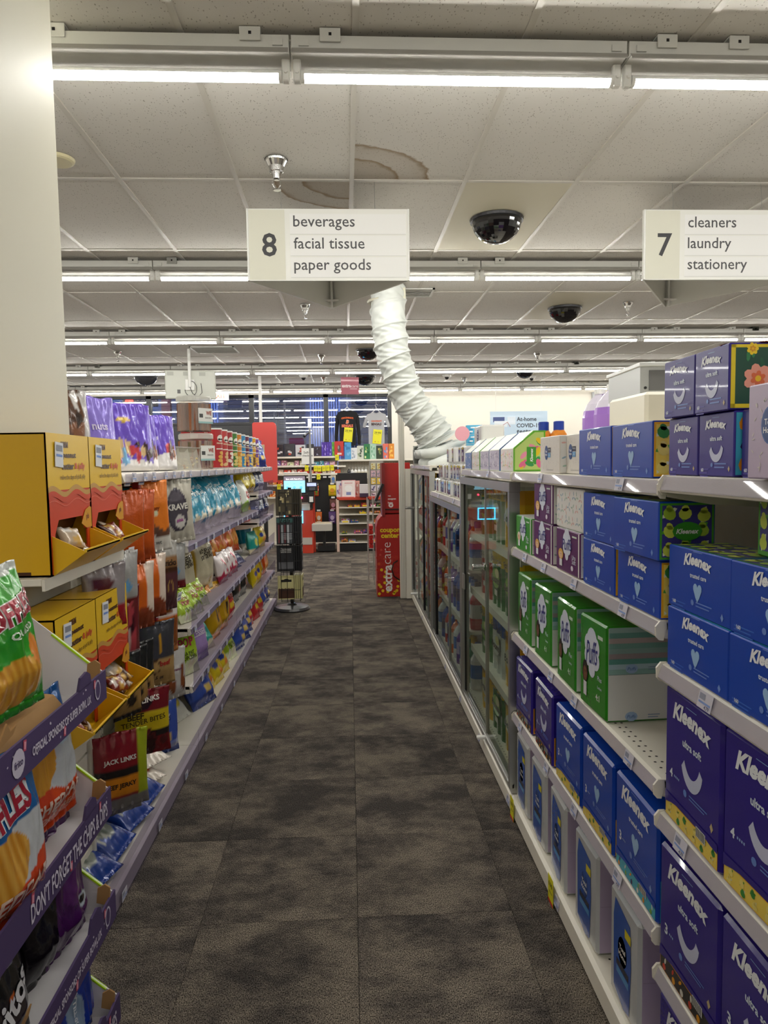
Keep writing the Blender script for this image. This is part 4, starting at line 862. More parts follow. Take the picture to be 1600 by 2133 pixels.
# ================================================================== FRONT WINDOWS AND THE STREET OUTSIDE
black_fr = pm('black_window_frame', '#1d1d21', .4)
win = emp('window_1'); tag(win, kind='structure')
YG = 14.36
mb = MB()
for x in (-6.5, -4.0, -1.96, -.455, .85): mb.box(x-.05, x+.05, YG-.05, YG+.06, 0, 2.74)
mb.build('mullions', black_fr, win)
MB().box(-6.5, .88, YG-.05, YG+.06, 2.68, 2.74).build('head_frame', black_fr, win)
MB().box(-6.5, -1.96, YG-.06, YG+.06, 2.14, 2.19).build('transom', black_fr, win); MB().box(-6.5, .88, YG-.05, YG+.06, 0, .3).build('sill_frame', black_fr, win)
MB().box(-6.5, -1.96, YG-.03, YG+.05, 1.2, 2.14).build('dark_panel', pm('dark_lower_panel', '#232327', .35), win)
wg = clear('window_glass', '#c9d2e6', fac=.07, rough=.0)
for a, b, z0 in ((-6.45, -4.05, 2.19), (-3.95, -2.01, 2.19), (-1.91, -.505, .3), (-.405, .80, .3), (-6.45, -2.01, .3)):
    MB().box(a, b, YG, YG+.008, z0, 2.68 if not (z0 == .3 and a < -6) else 1.2).build('pane', wg, win)
mb = MB(); mb.box(-30, 30, YG+.3, 60, -.12, -.05); o = mb.build('ground', pm('street_asphalt', '#3c3d42', .8, noise_amt=.15, nscale=3)); tag(o, kind='structure')
bt = thing('building', 'grey louvred and corrugated facade seen through the front windows', 'building', (0, 24, -.05))
MB().box(-16, 12, .6, 1, 0, 9).build('facade', pm('slate_facade', '#747a94', .6), bt)
cor = pm('pale_corrugated_metal', '#aebbe0', .4)
for x0, x1 in ((-1.35, -.25), (-5.2, -4.45), (-7.2, -6.9)):
    mb = MB(); n = int((x1-x0)/.09)
    for k in range(n): x = x0+k*.09; mb.prism([(x, .6), (x+.02, .48), (x+.06, .48), (x+.08, .6)], 0, 9, 'z')
    mb.build('corrugated_panel', cor, bt)
for x0, x1 in ((-4.3, -2.9), (-2.4, -1.5), (.1, 2.2)):
    for z in range(16): MB().box(x0, x1, .42, .6, 1.6+z*.17, 1.69+z*.17).build('louvre_slat', pm('dark_louvre', '#34323c', .5), bt)
MB().box(-6.4, -6.1, .4, .6, 0, 9).build('brick_pier', pm('red_brick', '#9a5248', .8, noise_amt=.2, nscale=20), bt)
MB().box(-2.85, -2.45, .3, .6, 0, 9).build('pier', pm('dark_pier', '#2b2d36', .6), bt)
mb = MB(); mb.tx(lambda x, y, o: (x, -o, y), 'ARONOFF', 0, 0, .95, '#e9eefc', .0, .02, rot=-math.pi/2); o = mb.build('white_sign_letters', pm('lit_sign_letters', '#dfe6ff', .5, emit='#cfdcff', es=.9), bt); o.location = (-5.62, .38, 3.05)
MB().box(-5.9, -5.35, .40, .6, 2.3, 3.8).build('sign_backing', pm('dark_pier', '#2b2d36', .6), bt)
tl = thing('traffic_light', 'horizontal traffic light showing red, seen through the left window', 'traffic light', (-6.9, 22, 3.2)); MB().box(-.05, 1.0, 0, .2, -.02, .30, b=.02).build('signal_housing', pm('amber_housing', '#4a3a22', .5), tl)
for k, (c, e) in enumerate((('#ff2a14', 9), ('#5a3226', 0), ('#4a3a30', 0))):
    m = pm('signal_lens_red', c, .3, emit='#ff3018', es=e) if e else pm('signal_lens_dark', c, .3)
    MB().prism([(.17+.34*k+.12*math.cos(a*.42), .14+.12*math.sin(a*.42)) for a in range(15)], -.03, 0, 'y').build('signal_lens', m, tl)
MB().tube([(1.0, .1, .32), (8, .1, .4)], .05, 8).build('mast_arm', pm('dark_pier', '#2b2d36', .6), tl); MB().tube([(8, .1, .4), (8, .1, -3.25)], .09, 8).build('mast', pm('dark_pier', '#2b2d36', .6), tl)

# ================================================================== COUPON KIOSK
red = pm('red_enamel', '#b3221d', .35); dred = pm('dark_red_enamel', '#7d1714', .4)
k = thing('coupon_kiosk', 'tall red coupon kiosk with yellow and white lettering behind the post', 'kiosk', (0, 6.86, 0))
mb = MB(); mb.prism([(.255, 0), (.60, 0), (.60, .82), (.34, .82), (.30, .80), (.27, .76), (.255, .70)], 0, .42, 'y', '#a81f1b'); F = lambda x, y, o: (x, -o, y)
rn = random.Random(5)
for i in range(9):
    for j in range(7): mb.el(F, .27+.045*i+(.02 if j % 2 else 0), .03+.06*j, .022, .022, '#b8311f', .0006, 6); mb.el(F, .27+.045*i+(.02 if j % 2 else 0), .03+.06*j, .019, .019, '#b0281d', .0008, 6)
for i, (x, z) in enumerate(((.275, .03), (.31, .06), (.36, .05), (.42, .03), (.29, .10), (.275, .12), (.45, .06), (.33, .14), (.33, .2), (.30, .27), (.46, .1), (.34, .25), (.275, .33), (.38, .08), (.50, .05), (.47, .16), (.43, .045))): mb.el(F, x, z, .015, .015, '#e8c21c' if z < .3 else '#c9552a', .0012, 12)
for x, z in ((.33, .38), (.29, .42), (.35, .42), (.40, .36), (.38, .47), (.30, .47)): mb.el(F, x, z, .012, .012, '#c4483a', .001, 10)
mb.tx(F, 'extra', .365, .185, .27, '#f2ece6', .0016, .028, rot=math.pi/2); mb.tx(F, 'care', .365, .435, .215, '#f2ece6', .0016, -.012, rot=math.pi/2)
mb.tx(F, 'coupon', .39, .655, .20, '#e6c81c', .0016, .035); mb.tx(F, 'center', .39, .61, .18, '#e6c81c', .0016, .035)
mb.build('lower_body', CARD(), k)
MB().box(.335, .60, .04, .40, .83, 1.33, b=.006).build('upper_body', red, k); MB().box(.315, .345, -.01, .36, .80, 1.33).build('side_fin', dred, k); MB().box(.345, .59, .02, .045, .865, .875).build('dispenser_slot', BLACK(), k)
mb = MB(); F = lambda x, y, o: (x, .039-o, y)
for i, t_ in enumerate(('get', 'coupon', 'here')): mb.tx(F, t_, .375, 1.0-.032*i, None, '#f2e6e2', .001, .03, h=.02, anchor='l')
mb.el(F, .405, .91, .024, .024, '#f2e6e2', .001, 18); mb.el(F, .405, .91, .012, .014, '#b3221d', .0014, 3, rot=-math.pi/2); mb.build('instructions', PAPER(), k)
MB().prism([(.24, .96), (.262, .95), (.335, 1.12), (.315, 1.13)], -.06, .16, 'y').build('tilted_screen', BLACK(), k)
MB().tube([(.46, -.01, .36), (.42, -.03, .34), (.40, -.035, .28), (.42, -.03, .21), (.50, -.02, .15), (.56, 0, .14)], .006, 8).build('power_cord', BLACK(), k, smooth=True)
ws = thing('wire_stand', 'thin wire stand with red baskets left of the coupon kiosk', 'wire rack', (.19, 7.55, 0)); mb = MB()
for x, y in ((0, 0), (.06, 0), (0, .3), (.06, .3)): mb.tube([(x, y, 0), (x, y, .95)], .004, 5)
for z in (.1, .25, .4, .55, .7, .85): mb.tube([(0, 0, z), (0, .3, z)], .003, 5); mb.tube([(0, 0, z), (.06, 0, z)], .003, 5)
mb.build('wire_frame', ALU(), ws)
for i in range(5): MB().box(.012, .055, .02, .28, .40+i*.052, .44+i*.052, b=.004).build('red_tray', red, ws)

# ================================================================== SPINNER RACK WITH BOOKS
sp = thing('book_spinner', 'black wire spinner rack holding dark history books at the aisle end', 'book rack', (-.548, 6.36, 0))
MB().lathe([(.160, 0), (.165, .012), (.15, .03), (.05, .045), (.03, .06)], 32).build('round_base', pm('spinner_base', '#3a3a3c', .3), sp, smooth=True); MB().tube([(0, 0, .05), (0, 0, 1.12)], .016, 10).build('pole', BLACK(), sp)
mb = MB()
for z in (.10, .20, .36, .46, .60, .72, .86, .98, 1.10):
    q = [(-.085, -.10), (.085, -.10), (.085, .10), (-.085, .10), (-.085, -.10)]
    for i in range(4): mb.tube([(*q[i], z), (*q[i+1], z)], .0025, 5)
for x, y in ((-.085, -.10), (.085, -.10), (.085, .10), (-.085, .10), (-.03, -.105), (.03, -.105), (.09, 0)): mb.tube([(x, y, .09), (x, y, 1.1)], .0025, 5)
mb.build('wire_baskets', BLACK(), sp)
def book(w, h, d, cover, paint, pages='#e9e2cf'):
    mb = MB(); mb.box(-w/2, w/2, 0, .003, 0, h, cover); mb.box(-w/2, w/2, d-.003, d, 0, h, cover); mb.box(-w/2, -w/2+.004, 0, d, 0, h, cover); mb.box(-w/2+.004, w/2-.004, .003, d-.003, .003, h-.003, pages)
    paint(mb, lambda x, y, o: (x, -o, y), w, h); return mb.build('book', PAPER(), me_only=True)
def c1(mb, F, w, h):
    rn = random.Random(3); mb.rc(F, -w*.47, .01, w*.47, h*.97, '#4b4330', .0006)
    for k in range(16): x = rn.uniform(-.4, .3)*w; y = rn.uniform(.05, .8)*h; mb.rc(F, x, y, x+w*rn.uniform(.06, .16), y+h*rn.uniform(.06, .2), rn.choice(['#b9a876', '#2e2a22', '#8f8058', '#d2c492', '#1e1c18']), .0009+.00003*k)
    mb.rc(F, -w*.32, h*.85, w*.3, h*.89, '#1a1712', .0016)
def c2(mb, F, w, h):
    mb.rc(F, -w*.47, .01, w*.47, h*.97, '#2a2b2e', .0006); mb.rc(F, -w*.47, h*.8, w*.47, h*.97, '#3f6a66', .0008); mb.tx(F, 'Lola', 0, h*.87, w*.6, '#1a1716', .0012, .02, .4)
    for i, c in enumerate(('#7a3a44', '#9aa0a4', '#6a2f38', '#b9bcc0', '#4f5458')): mb.rc(F, w*(-.4+.17*i), h*.05, w*(-.28+.17*i), h*.72, c, .0009)
    for i in range(4): mb.rc(F, -w*.1, h*(.2+.06*i), w*.4, h*(.215+.06*i), '#c9ccd0', .0012); mb.rc(F, w*(.0+.1*i), h*.16, w*(.012+.1*i), h*.44, '#c9ccd0', .0012)
def c3(mb, F, w, h):
    mb.rc(F, -w*.47, .01, w*.47, h*.97, '#202226', .0006)
    for i, t_ in enumerate(('Cincinnati', 'in the Second', 'Gilded Mansions')): mb.tx(F, t_, 0, h*(.86-.06*i), w*.62, '#c9c9c4', .001, .02)
    mb.rc(F, -w*.4, h*.1, w*.45, h*.36, '#6a6c70', .0009); mb.rc(F, -w*.1, h*.36, w*.0, h*.5, '#0e0f12', .001)
def c4(mb, F, w, h):
    mb.rc(F, -w*.47, .01, w*.47, h*.45, '#4a2c18', .0006); q = [(-w*.47, h*.4)]+[(w*(-.47+.94*k/14), h*(.45+.03*math.sin(k*2.3))) for k in range(15)]+[(w*.47, h*.4)]; mb.pg(F, q, '#4a2c18', .0008)
    mb.rc(F, -w*.3, h*.73, w*.3, h*.83, '#1d1c18', .0009); mb.el(F, 0, h*.83, w*.14, h*.04, '#1d1c18', .001, 10)
bkd = [('sepia photograph cover, top tier', .86, .155, .235, '#3a3426', c1, '#cfc49a'), ('teal and grey musical-instrument cover, second tier', .60, .155, .245, '#232427', c2, '#d8d2c2'), ('black cover and pale three-line title, third tier', .355, .16, .235, '#1c1d20', c3, '#d6d0c4'), ('cream top and brown lower cover, bottom tier', .10, .155, .215, '#d8d296', c4, '#e6e0cc')]
for i, (lb_, z, w, h, cv, pf, pgc) in enumerate(bkd):
    me = book(w, h, .018, cv, pf, pgc); g_ = 'books on the spinner rack'
    o = put('book', me, None, (-.588, 6.36-.095, z+.012), (R(-4), 0, R(4))); tag(o, f"front-facing book with {lb_}", 'book', g_)
    for s in range(4):
        o = put('book', me, None, (-.585+.078-.0*s, 6.36-.065+.021*s, z+.012), (0, 0, R(88))) if False else put('book', me, None, (-.446-.0195*s, 6.37, z+.012), (0, 0, R(90)))
        o['label'] = f"book on the side of the spinner, {('top','second','third','bottom')[i]} tier, {OF(s)} from the right"; tag(o, None, 'book', g_)
sp_rim = 0

# ================================================================== CHECKOUT AND FRONT SHELVES
kt_ = thing('self_checkout', 'red self-checkout kiosk with lit blue screen at the aisle end', 'checkout machine', (0, 10.4, 0))
rk = pm('kiosk_red', '#c23a24', .4); kg = pm('kiosk_grey', '#b9b4ac', .4)
mb = MB(); mb.prism([(-1.0, 0), (-.56, 0), (-.55, .34), (-.56, .42), (-.555, .64), (-1.0, .64)], 0, .5, 'y'); mb.build('cabinet', rk, kt_)
MB().box(-1.0, -.575, -.012, .0, .13, .235).build('grey_band', kg, kt_); MB().box(-.99, -.60, .0, .46, .64, .745, b=.008).build('scanner_head', kg, kt_); MB().box(-.58, -.56, .05, .4, .66, .78).build('side_plate', BLACK(), kt_)
MB().tube([(-.76, -.004, .70), (-.76, .01, .70)], .014, 12).build('key_lock', BLACK(), kt_)
mb = MB()
for a, b in (((-.97, .62), (-.705, .635)), ((-.72, .46), (-.705, .62)), ((-.97, .455), (-.705, .47)), ((-.985, .455), (-.97, .635))): mb.box(a[0], b[0], -.03, -.012, a[1], b[1])
mb.build('lit_scanner_frame', pm('cyan_glow', '#7fd8ff', .4, emit='#38b6ff', es=4.5), kt_)
MB().box(-1.0, -.655, .10, .13, .89, 1.165, b=.008).build('screen_bezel', BLACK(), kt_)
mb = MB(); F = lambda x, y, o: (x, .099-o, y); mb.rc(F, -.985, .905, -.67, 1.085, '#8fd2ee', .0004); mb.rc(F, -.985, 1.085, -.67, 1.15, '#6f6670', .0004); mb.tx(F, 'Save with ExtraCare', -.83, 1.11, .25, '#f2f2f2', .001, .03)
for i in range(3): mb.el(F, -.93+.1*i, .98, .022, .022, '#5fb2dc', .001, 14); mb.rc(F, -.95+.1*i, 1.035, -.915+.1*i, 1.04, '#4f8fb4', .001)
m = printed('lit_display', .3); nd = m.node_tree; bb = nd.nodes['Principled BSDF']; nd.links.new(nd.nodes['Color Attribute'].outputs[0] if 'Color Attribute' in nd.nodes else [x for x in nd.nodes if x.type == 'VERTEX_COLOR'][0].outputs[0], bb.inputs['Emission Color']); bb.inputs['Emission Strength'].default_value = .75
mb.build('display', m, kt_)
MB().tube([(-.99, .11, 1.20), (-.65, .11, 1.20), (-.61, .11, 1.17), (-.61, .11, .86)], .012, 8).build('screen_frame_bar', WHITE(), kt_, smooth=True)
MB().box(-.86, -.62, .02, .2, .76, .88).build('receipt_unit', pm('dark_unit', '#2a1a1c', .4), kt_); MB().tube([(-.72, -.0, .83), (-.72, .02, .83)], .013, 10).build('red_scan_light', pm('scan_red', '#ff4060', .4, emit='#ff2a4a', es=10), kt_)
mb = MB(); mb.box(-.65, -.475, -.08, -.03, .93, 1.065, b=.006); mb.box(-.62, -.53, -.06, -.02, .75, .93); mb.build('card_reader', BLACK(), kt_)
mb = MB(); F = lambda x, y, o: (x, -.0805-o, y); mb.rc(F, -.63, 1.005, -.495, 1.05, '#a7b2f0', .0004); mb.rc(F, -.62, 1.02, -.52, 1.024, '#5a62b0', .0008)
for i in range(4):
    for j in range(3): mb.rc(F, -.595+.022*i, .95+.014*j, -.58+.022*i, .958+.014*j, '#4b4d55', .0004)
mb.build('reader_screen', m, kt_); mb = MB(); mb.box(-.60, -.545, -.075, -.062, .77, .85); mb.build('receipt_paper', WHITE(), kt_)
MB().box(-.57, -.53, .1, .14, 0.0, .98).build('red_post', rk, kt_)
MB().tube([(-.585, .15, 1.03), (-.585, .15, 1.88)], .016, 8).build('light_pole', pm('grey_pole', '#9a9a9a', .35, .5), kt_); MB().tube([(-.585, .15, 1.88), (-.585, .15, 2.0)], .024, 10).build('status_lamp', pm('lamp_white', '#ffffff', .4, emit='#eef4ff', es=5), kt_)
MB().tube([(-.60, .13, 1.80), (-.64, .08, 1.77), (-.66, .03, 1.74)], [.01, .02, .02], 8).build('camera', BLACK(), kt_)
MB().box(-.575, -.275, -.05, .28, .33, .44, b=.006).build('bagging_tray', kg, kt_); MB().box(-.56, -.29, -.03, .26, .44, .446).build('tray_paper', pm('tray_paper', '#d9cdb4', .7), kt_)
MB().box(-.50, -.24, .05, .4, .02, .1).build('tray_foot', BLACK(), kt_); MB().box(-.42, -.38, .1, .15, .1, .33).build('tray_stem', BLACK(), kt_)
s_ = MB(); s_.box(-.72, -.52, -.004, .0, 0, .26, '#e6e6e2'); F = lambda x, y, o: (x, -.004-o, y); s_.tx(F, 'Self-', -.64, .19, .09, '#3a3a3a', .001, .01); s_.tx(F, 'checkout', -.62, .14, .17, '#3a3a3a', .001, .01)
s_ = s_.build('paper_sign', PAPER()); s_.location = (-.06, 11.4955, 1.33); tag(s_, 'white Self-checkout sign hanging over the far shelves', 'sign')

def flat_shelf(parent, x0, x1, y0, y1, z, th=.03):
    o = MB().box(x0, x1, y0, y1, z-th, z, b=.003).build('shelf', STEEL(), parent); return o
YS = 11.5
fu = thing('wall_shelving', 'cream shelving run behind the self-checkout with black pegboard below', 'shelving', (0, 0, 0))
MB().box(-1.75, -.20, YS+.42, YS+.44, 0, 1.46).build('back_panel', STEEL(), fu)
for z in (1.455, 1.31, 1.175): flat_shelf(fu, -1.75, -.20, YS, YS+.42, z)
for z in (1.0, .8): flat_shelf(fu, -1.75, -1.03, YS, YS+.42, z)
MB().box(-1.0, -.21, YS+.06, YS+.08, .03, 1.15).build('pegboard', pm('black_pegboard', '#1b1b1d', .6, bump=.4, bscale=60), fu)
MB().box(-1.75, -.20, YS+.05, YS+.42, 0, .03).build('base', STEEL(), fu)
fv = thing('end_shelving', 'cream pegboard shelving behind the candy rack with drinkware boxes on top', 'shelving')
mb = MB(); mb.box(-.19, 1.5, YS+.42, YS+.44, 0, 1.40)
for i in range(24):
    for j in range(12): mb.box(-.15+i*.045, -.143+i*.045, YS+.4185, YS+.42, .95+j*.035, .957+j*.035, mat=1)
mb.build('pegboard_back', [STEEL(), slotdark], fv); flat_shelf(fv, -.19, 1.5, YS, YS+.42, 1.395); flat_shelf(fv, -.05, .30, YS+.05, YS+.42, 1.105); flat_shelf(fv, -.2, -.06, YS, YS+.42, 1.30); flat_shelf(fv, -.2, -.06, YS, YS+.42, 1.16); flat_shelf(fv, .8, 1.5, YS, YS+.4, 1.3)
def row(items, y, z, group, where):
    for i, (x, w, h, c, word, deco, desc) in enumerate(items):
        o = put('product_box', smallbox(w, .12, h, c, word, deco, i), None, (x, y, z), (0, 0, 0)); tag(o, f"{desc} {where}", 'box', group)
KB = ('#3a3a40', '#c9c9cc', '#b0402f', '#1e1e22')
row([(-1.16, .17, .2, '#2a2a30', None, KB, 'dark cookware box at the left'), (-.98, .17, .21, '#33333a', None, KB, 'dark cookware box, second'), (-.80, .16, .19, '#c4c4c8', None, KB, 'grey cookware box'), (-.64, .12, .2, '#24242a', None, KB, 'black cookware box beside the pole'),
     (-.52, .12, .16, '#3a2a3a', None, ('#8a8aa0', '#1e1e2a'), 'dark plum box')]+[(-.435+.042*i, .039, .23, '#4a2a9a', None, ('#6a4ac4', '#b9a6e6'), f"purple box, {OF(i)} of four") for i in range(4)]+
    [(-.262, .04, .23, '#5a9a2a', None, ('#3a7a1c', '#8ac44a'), 'narrow green box')], YS+.06, 1.457, 'boxes on top of the far shelving', 'on the far top shelf')
rb = MB(); rb.box(-.075, .075, 0, .1, 0, .24, '#c0302a', b=.002); rb.el(Ff(1, 1), 0, .12, .028, .06, '#5a4a48', .0008, 14); rb.el(Ff(1, 1), -.01, .14, .01, .03, '#a89a98', .0012, 10); rb.rc(Ff(1, 1), -.03, .02, .04, .05, '#e6d2d0', .0008)
tag(put('product_box', rb.build('product_box', CARD(), me_only=True), None, (-.165, YS+.06, 1.457)), 'red boxed grey flask on the far top shelf', 'box', 'boxes on top of the far shelving')
row([(.0+x, w, h, c, None, d, n_) for x, w, h, c, d, n_ in ((-.02, .11, .28, '#4f9ad0', ('#7ab8e0', '#2f7ab4'), 'tall light blue flask box'), (.08, .1, .19, '#dfe2e6', ('#b9c0cc', '#9aa6b8'), 'white flask box'), (.185, .11, .22, '#cfd2c4', ('#8a9a7a', '#4a5a4a'), 'white and olive floral box'),
    (.295, .1, .25, '#2f7a4a', ('#8ac43a', '#d8e2a0', '#1c5a34'), 'green drink box'), (.395, .1, .25, '#a9cdb8', ('#dfeee2', '#7ab08f'), 'pale green box'), (.50, .1, .22, '#2a3a26', ('#7a8a4a', '#c9b45a'), 'dark green patterned box'), (.605, .09, .25, '#e0705f', ('#f2a69a', '#5f9ad0'), 'pink drink box'), (.70, .09, .25, '#e08a2a', ('#f6c45a', '#5f7ad0'), 'orange drink box'))],
    YS+.05, 1.397, 'drinkware boxes on the end shelving', 'over the candy rack')
rn = random.Random(21); cs = ['#3f8fa6', '#2f9a4a', '#d9a6b0', '#c98fa6', '#3a4a8a', '#b9bcc8', '#dcd6b8', '#8a6ab0', '#e0642a', '#7ab04a', '#c9c2b0']; cnn = ['teal', 'green', 'pink', 'rose', 'navy', 'grey', 'cream', 'violet', 'orange', 'lime', 'beige']
x = -1.28; i = 0
while x < -.24:
    w = rn.uniform(.06, .11); c = rn.randrange(11); h = rn.uniform(.05, .09)
    tag(put('product_box', smallbox(w, .1, h, cs[c], None, ('#ffffff', '#22242a', cs[(c+3) % 11]), i), None, (x+w/2, YS+.05, 1.312), (0, 0, R(rn.uniform(-8, 8)))), f"small {cnn[c]} box on the second far shelf, {OF(i)} from the left", 'box', 'small boxes on the second far shelf'); x += w+.012; i += 1
x = -1.28; i = 0
while x < -.26:
    w = rn.uniform(.07, .12); c = rn.choice(['#e0562a', '#d9402a', '#e8902a', '#c9302a', '#e6d2c2']); nn = {'#e0562a': 'orange', '#d9402a': 'red', '#e8902a': 'amber', '#c9302a': 'crimson', '#e6d2c2': 'pale'}[c]
    tag(put('snack_box', smallbox(w, .16, rn.uniform(.05, .085), c, None, ('#f2d2a0', '#ffffff', '#8a1f1a'), i), None, (x+w/2, YS+.04, 1.177)), f"{nn} snack box on the third far shelf, {OF(i)} from the left", 'box', 'snack boxes on the third far shelf'); x += w+.014; i += 1
for z, nm_ in ((1.002, 'fourth'), (.802, 'fifth')):
    for i in range(5):
        c, nn = (('#e0862a', 'orange'), ('#d9502a', 'red'), ('#e6d6cc', 'white'))[i % 3]
        tag(put('snack_box', smallbox(.12, .2, .07+.02*(i % 2), c, None, ('#f6e2b0', '#b03a1c'), i), None, (-1.68+.14*i, YS+.03, z)), f"{nn} snack pack on the {nm_} far shelf, {OF(i)} from the left", 'box', 'snack packs low on the far shelving')
yt = MB(); yt.box(-.03, .03, -.002, 0, 0, .09, '#e6dc1c'); yt.rc(lambda a, b, o: (a, -.002-o, b), -.02, .05, .02, .055, '#3a3a10', .0008); yt.rc(lambda a, b, o: (a, -.002-o, b), -.02, .035, .01, .038, '#3a3a10', .0008); yt = yt.build('sale_tag', PAPER(), me_only=True)
for i, (x, z) in enumerate(((-.70, 1.22), (-.555, 1.21), (-.49, 1.205), (-.42, 1.21), (-.355, 1.215), (-.285, 1.22), (-.51, 1.075), (-1.32, 1.08), (-1.16, .92), (-1.45, 1.2), (-.20, 1.385))):
    tag(put('sale_tag', yt, None, (x, YS-.006, z)), f"small yellow sale tag on the far shelving, {OF(i)} in the row from the pole", 'price tag', 'yellow sale tags on the far shelving')
# goods on the black pegboard
def pouch(w, h, c, c2, word=None):
    mb = MB(); mb.prism([(0, 0), (-.012, h*.1), (-.018, h*.5), (-.01, h*.9), (0, h), (.01, h*.5)], -w/2, w/2, 'x', c); G_ = lambda x, y, o: (x, -.021-o, y); mb.el(G_, 0, h*.5, w*.3, h*.2, c2, .001, 12)
    mb.rc(G_, -w*.3, h*.14, w*.3, h*.24, c2, .001); return mb.build('hanging_pouch', FOIL(), me_only=True)
for i, (x, z, w, h, c, c2, d) in enumerate(((-.27, 1.0, .085, .16, '#c9c0a8', '#5a8ad0', 'white and blue hanging pouch near the pegboard top'), (-.55, .80, .07, .17, '#c9502a', '#5a9a3a', 'orange hanging pouch beside the red post'), (-.29, .80, .12, .18, '#e0c81c', '#e6a02a', 'yellow hanging pouch at the pegboard edge'),
    (-.28, .55, .11, .2, '#5a2a1c', '#c98a9a', 'brown hanging pouch under the yellow one'), (-.52, .34, .10, .2, '#e0702a', '#f2e6d0', 'orange hanging pouch above the bagging tray'), (-.30, .34, .11, .2, '#5a3a7a', '#d8c2e6', 'purple hanging pouch above the bagging tray'))):
    tag(put('hanging_pouch', pouch(w, h, c, c2), None, (x, YS+.03, z)), d, 'pouch', 'pouches on the black pegboard')
    tag(put('peg_tag', MB().box(-.03, .03, -.003, 0, 0, .028).build('peg_tag', WHITE(), me_only=True), None, (x, YS+.02, z+h+.01)), f"white peg tag above the {d.split(' ')[0]} pouch, {OF(i)} in reading order", 'price tag', 'white peg tags')
for i in range(5): tag(put('peg_tag', bpy.data.meshes['peg_tag'], None, (-.68+.09*i, YS+.02, 1.10)), f"white peg tag along the top of the black pegboard, {OF(i)} from the left", 'price tag', 'white peg tags')
# candy rack
cr = thing('candy_rack', 'low candy rack with red top and five cream shelves at the front', 'rack', (0, 10.5, 0)); og = pm('orange_red_laminate', '#c8422a', .4)
MB().box(-.20, .62, -.02, .32, .78, .825, b=.004).build('counter_top', og, cr); MB().box(-.21, -.17, -.02, .02, 0, .80).build('front_post', pm('pink_cream_post', '#d8b8a8', .4), cr); MB().box(.27, .285, -.02, .0, .06, .80).build('front_post', ALU(), cr)
MB().box(-.19, .62, .28, .30, .05, .78).build('back_panel', pm('olive_cream_back', '#8f8a78', .5), cr); MB().box(-.17, .60, .0, .28, .0, .11).build('kick_base', BLACK(), cr)
zs_ = (.672, .567, .432, .265, .14)
for z in zs_: MB().box(-.17, .61, 0, .28, z-.016, z, b=.002).build('shelf', STEEL(), cr)
rn = random.Random(8); pal = [('#e2c22a', 'yellow'), ('#b02a3a', 'red'), ('#d8d2d6', 'white'), ('#e07a9a', 'pink'), ('#3a6ab0', 'blue'), ('#7a4a9a', 'purple'), ('#e0862a', 'orange'), ('#6a9a3a', 'green')]
for zi, z in enumerate(zs_):
    x = -.14; i = 0
    while x < .56:
        w = rn.uniform(.07, .14)
        if rn.random() < (.72 if zi < 4 else .45):
            c, nn = rn.choice(pal); mb = MB(); hh = rn.uniform(.03, .06)
            mb.box(-w/2, w/2, 0, .16, 0, .004, c); mb.box(-w/2, w/2, 0, .003, 0, hh*.7, c); mb.box(-w/2, w/2, .155, .158, 0, hh, c); mb.box(-w/2, -w/2+.003, 0, .158, 0, hh*.8, c); mb.box(w/2-.003, w/2, 0, .158, 0, hh*.8, c)
            for q in range(5): cx_ = -w*.38+q*w*.19; mb.box(cx_-w*.07, cx_+w*.07, .02, .13, .004, hh*.95, rn.choice([p_[0] for p_ in pal]), b=.004)
            mb.rc(lambda a, b, o: (a, -o, b), -w*.35, hh*.15, w*.35, hh*.5, rn.choice(['#ffffff', '#f2d22a', '#222222']), .0006)
            tag(put('candy_tray', mb.build('candy_tray', CARD(), me_only=True), None, (x+w/2, 10.515, z)), f"{nn} tray of candy on the low rack, {('top','second','third','fourth','bottom')[zi]} shelf, {OF(i)} from the left", 'candy', 'candy trays on the low rack')
        x += w+.015; i += 1
cb_ = MB(); cb_.box(-.105, .105, 0, .02, 0, .255, '#e0a6a8', b=.002); F = Ff(1, 1); cb_.rc(F, -.095, .01, .095, .245, '#efe2de', .0006); cb_.el(F, 0, .13, .06, .05, '#f4f0ee', .0009, 18); cb_.rc(F, -.035, .03, .035, .075, '#7f86b8', .0009); cb_.rc(F, -.06, .205, .06, .215, '#c9757a', .0009)
tag(put('picture_book', cb_.build('picture_book', CARD(), me_only=True), None, (-.02, 10.50, .826), (R(-8), 0, R(-3))), 'pink and white picture book standing on the candy rack', 'book')
tag(put('picture_book', smallbox(.09, .03, .24, '#e6e2e6', None, ('#8a7ab0', '#d8a6b0'), 2), None, (-.16, 10.56, .826)), 'white and violet booklet left of the pink book', 'book'); tag(put('picture_book', smallbox(.1, .03, .24, '#e2a69a', None, ('#c9504a', '#f2e2d8'), 4), None, (.10, 10.60, .826)), 'salmon booklet behind the pink book', 'book')
gb = smallbox(.13, .09, .19, '#dcd6d6', None, None); tag(put('gift_box', gb, None, (.21, 10.50, .826)), 'white boxed figure with dark plum foot at the rack top', 'box'); tag(put('gift_box', smallbox(.131, .092, .055, '#3a2540', None, None), None, (.21, 10.395, .826)), 'dark plum box lying in front of the white gift box', 'box')
mn = thing('counter_monitor', 'black monitor seen from behind on the candy rack', 'monitor', (.03, 10.74, .826)); MB().box(-.22, .24, 0, .03, .05, .36, b=.006).build('monitor_back', BLACK(), mn); MB().box(-.05, .06, -.03, .05, 0, .06).build('stand', BLACK(), mn)
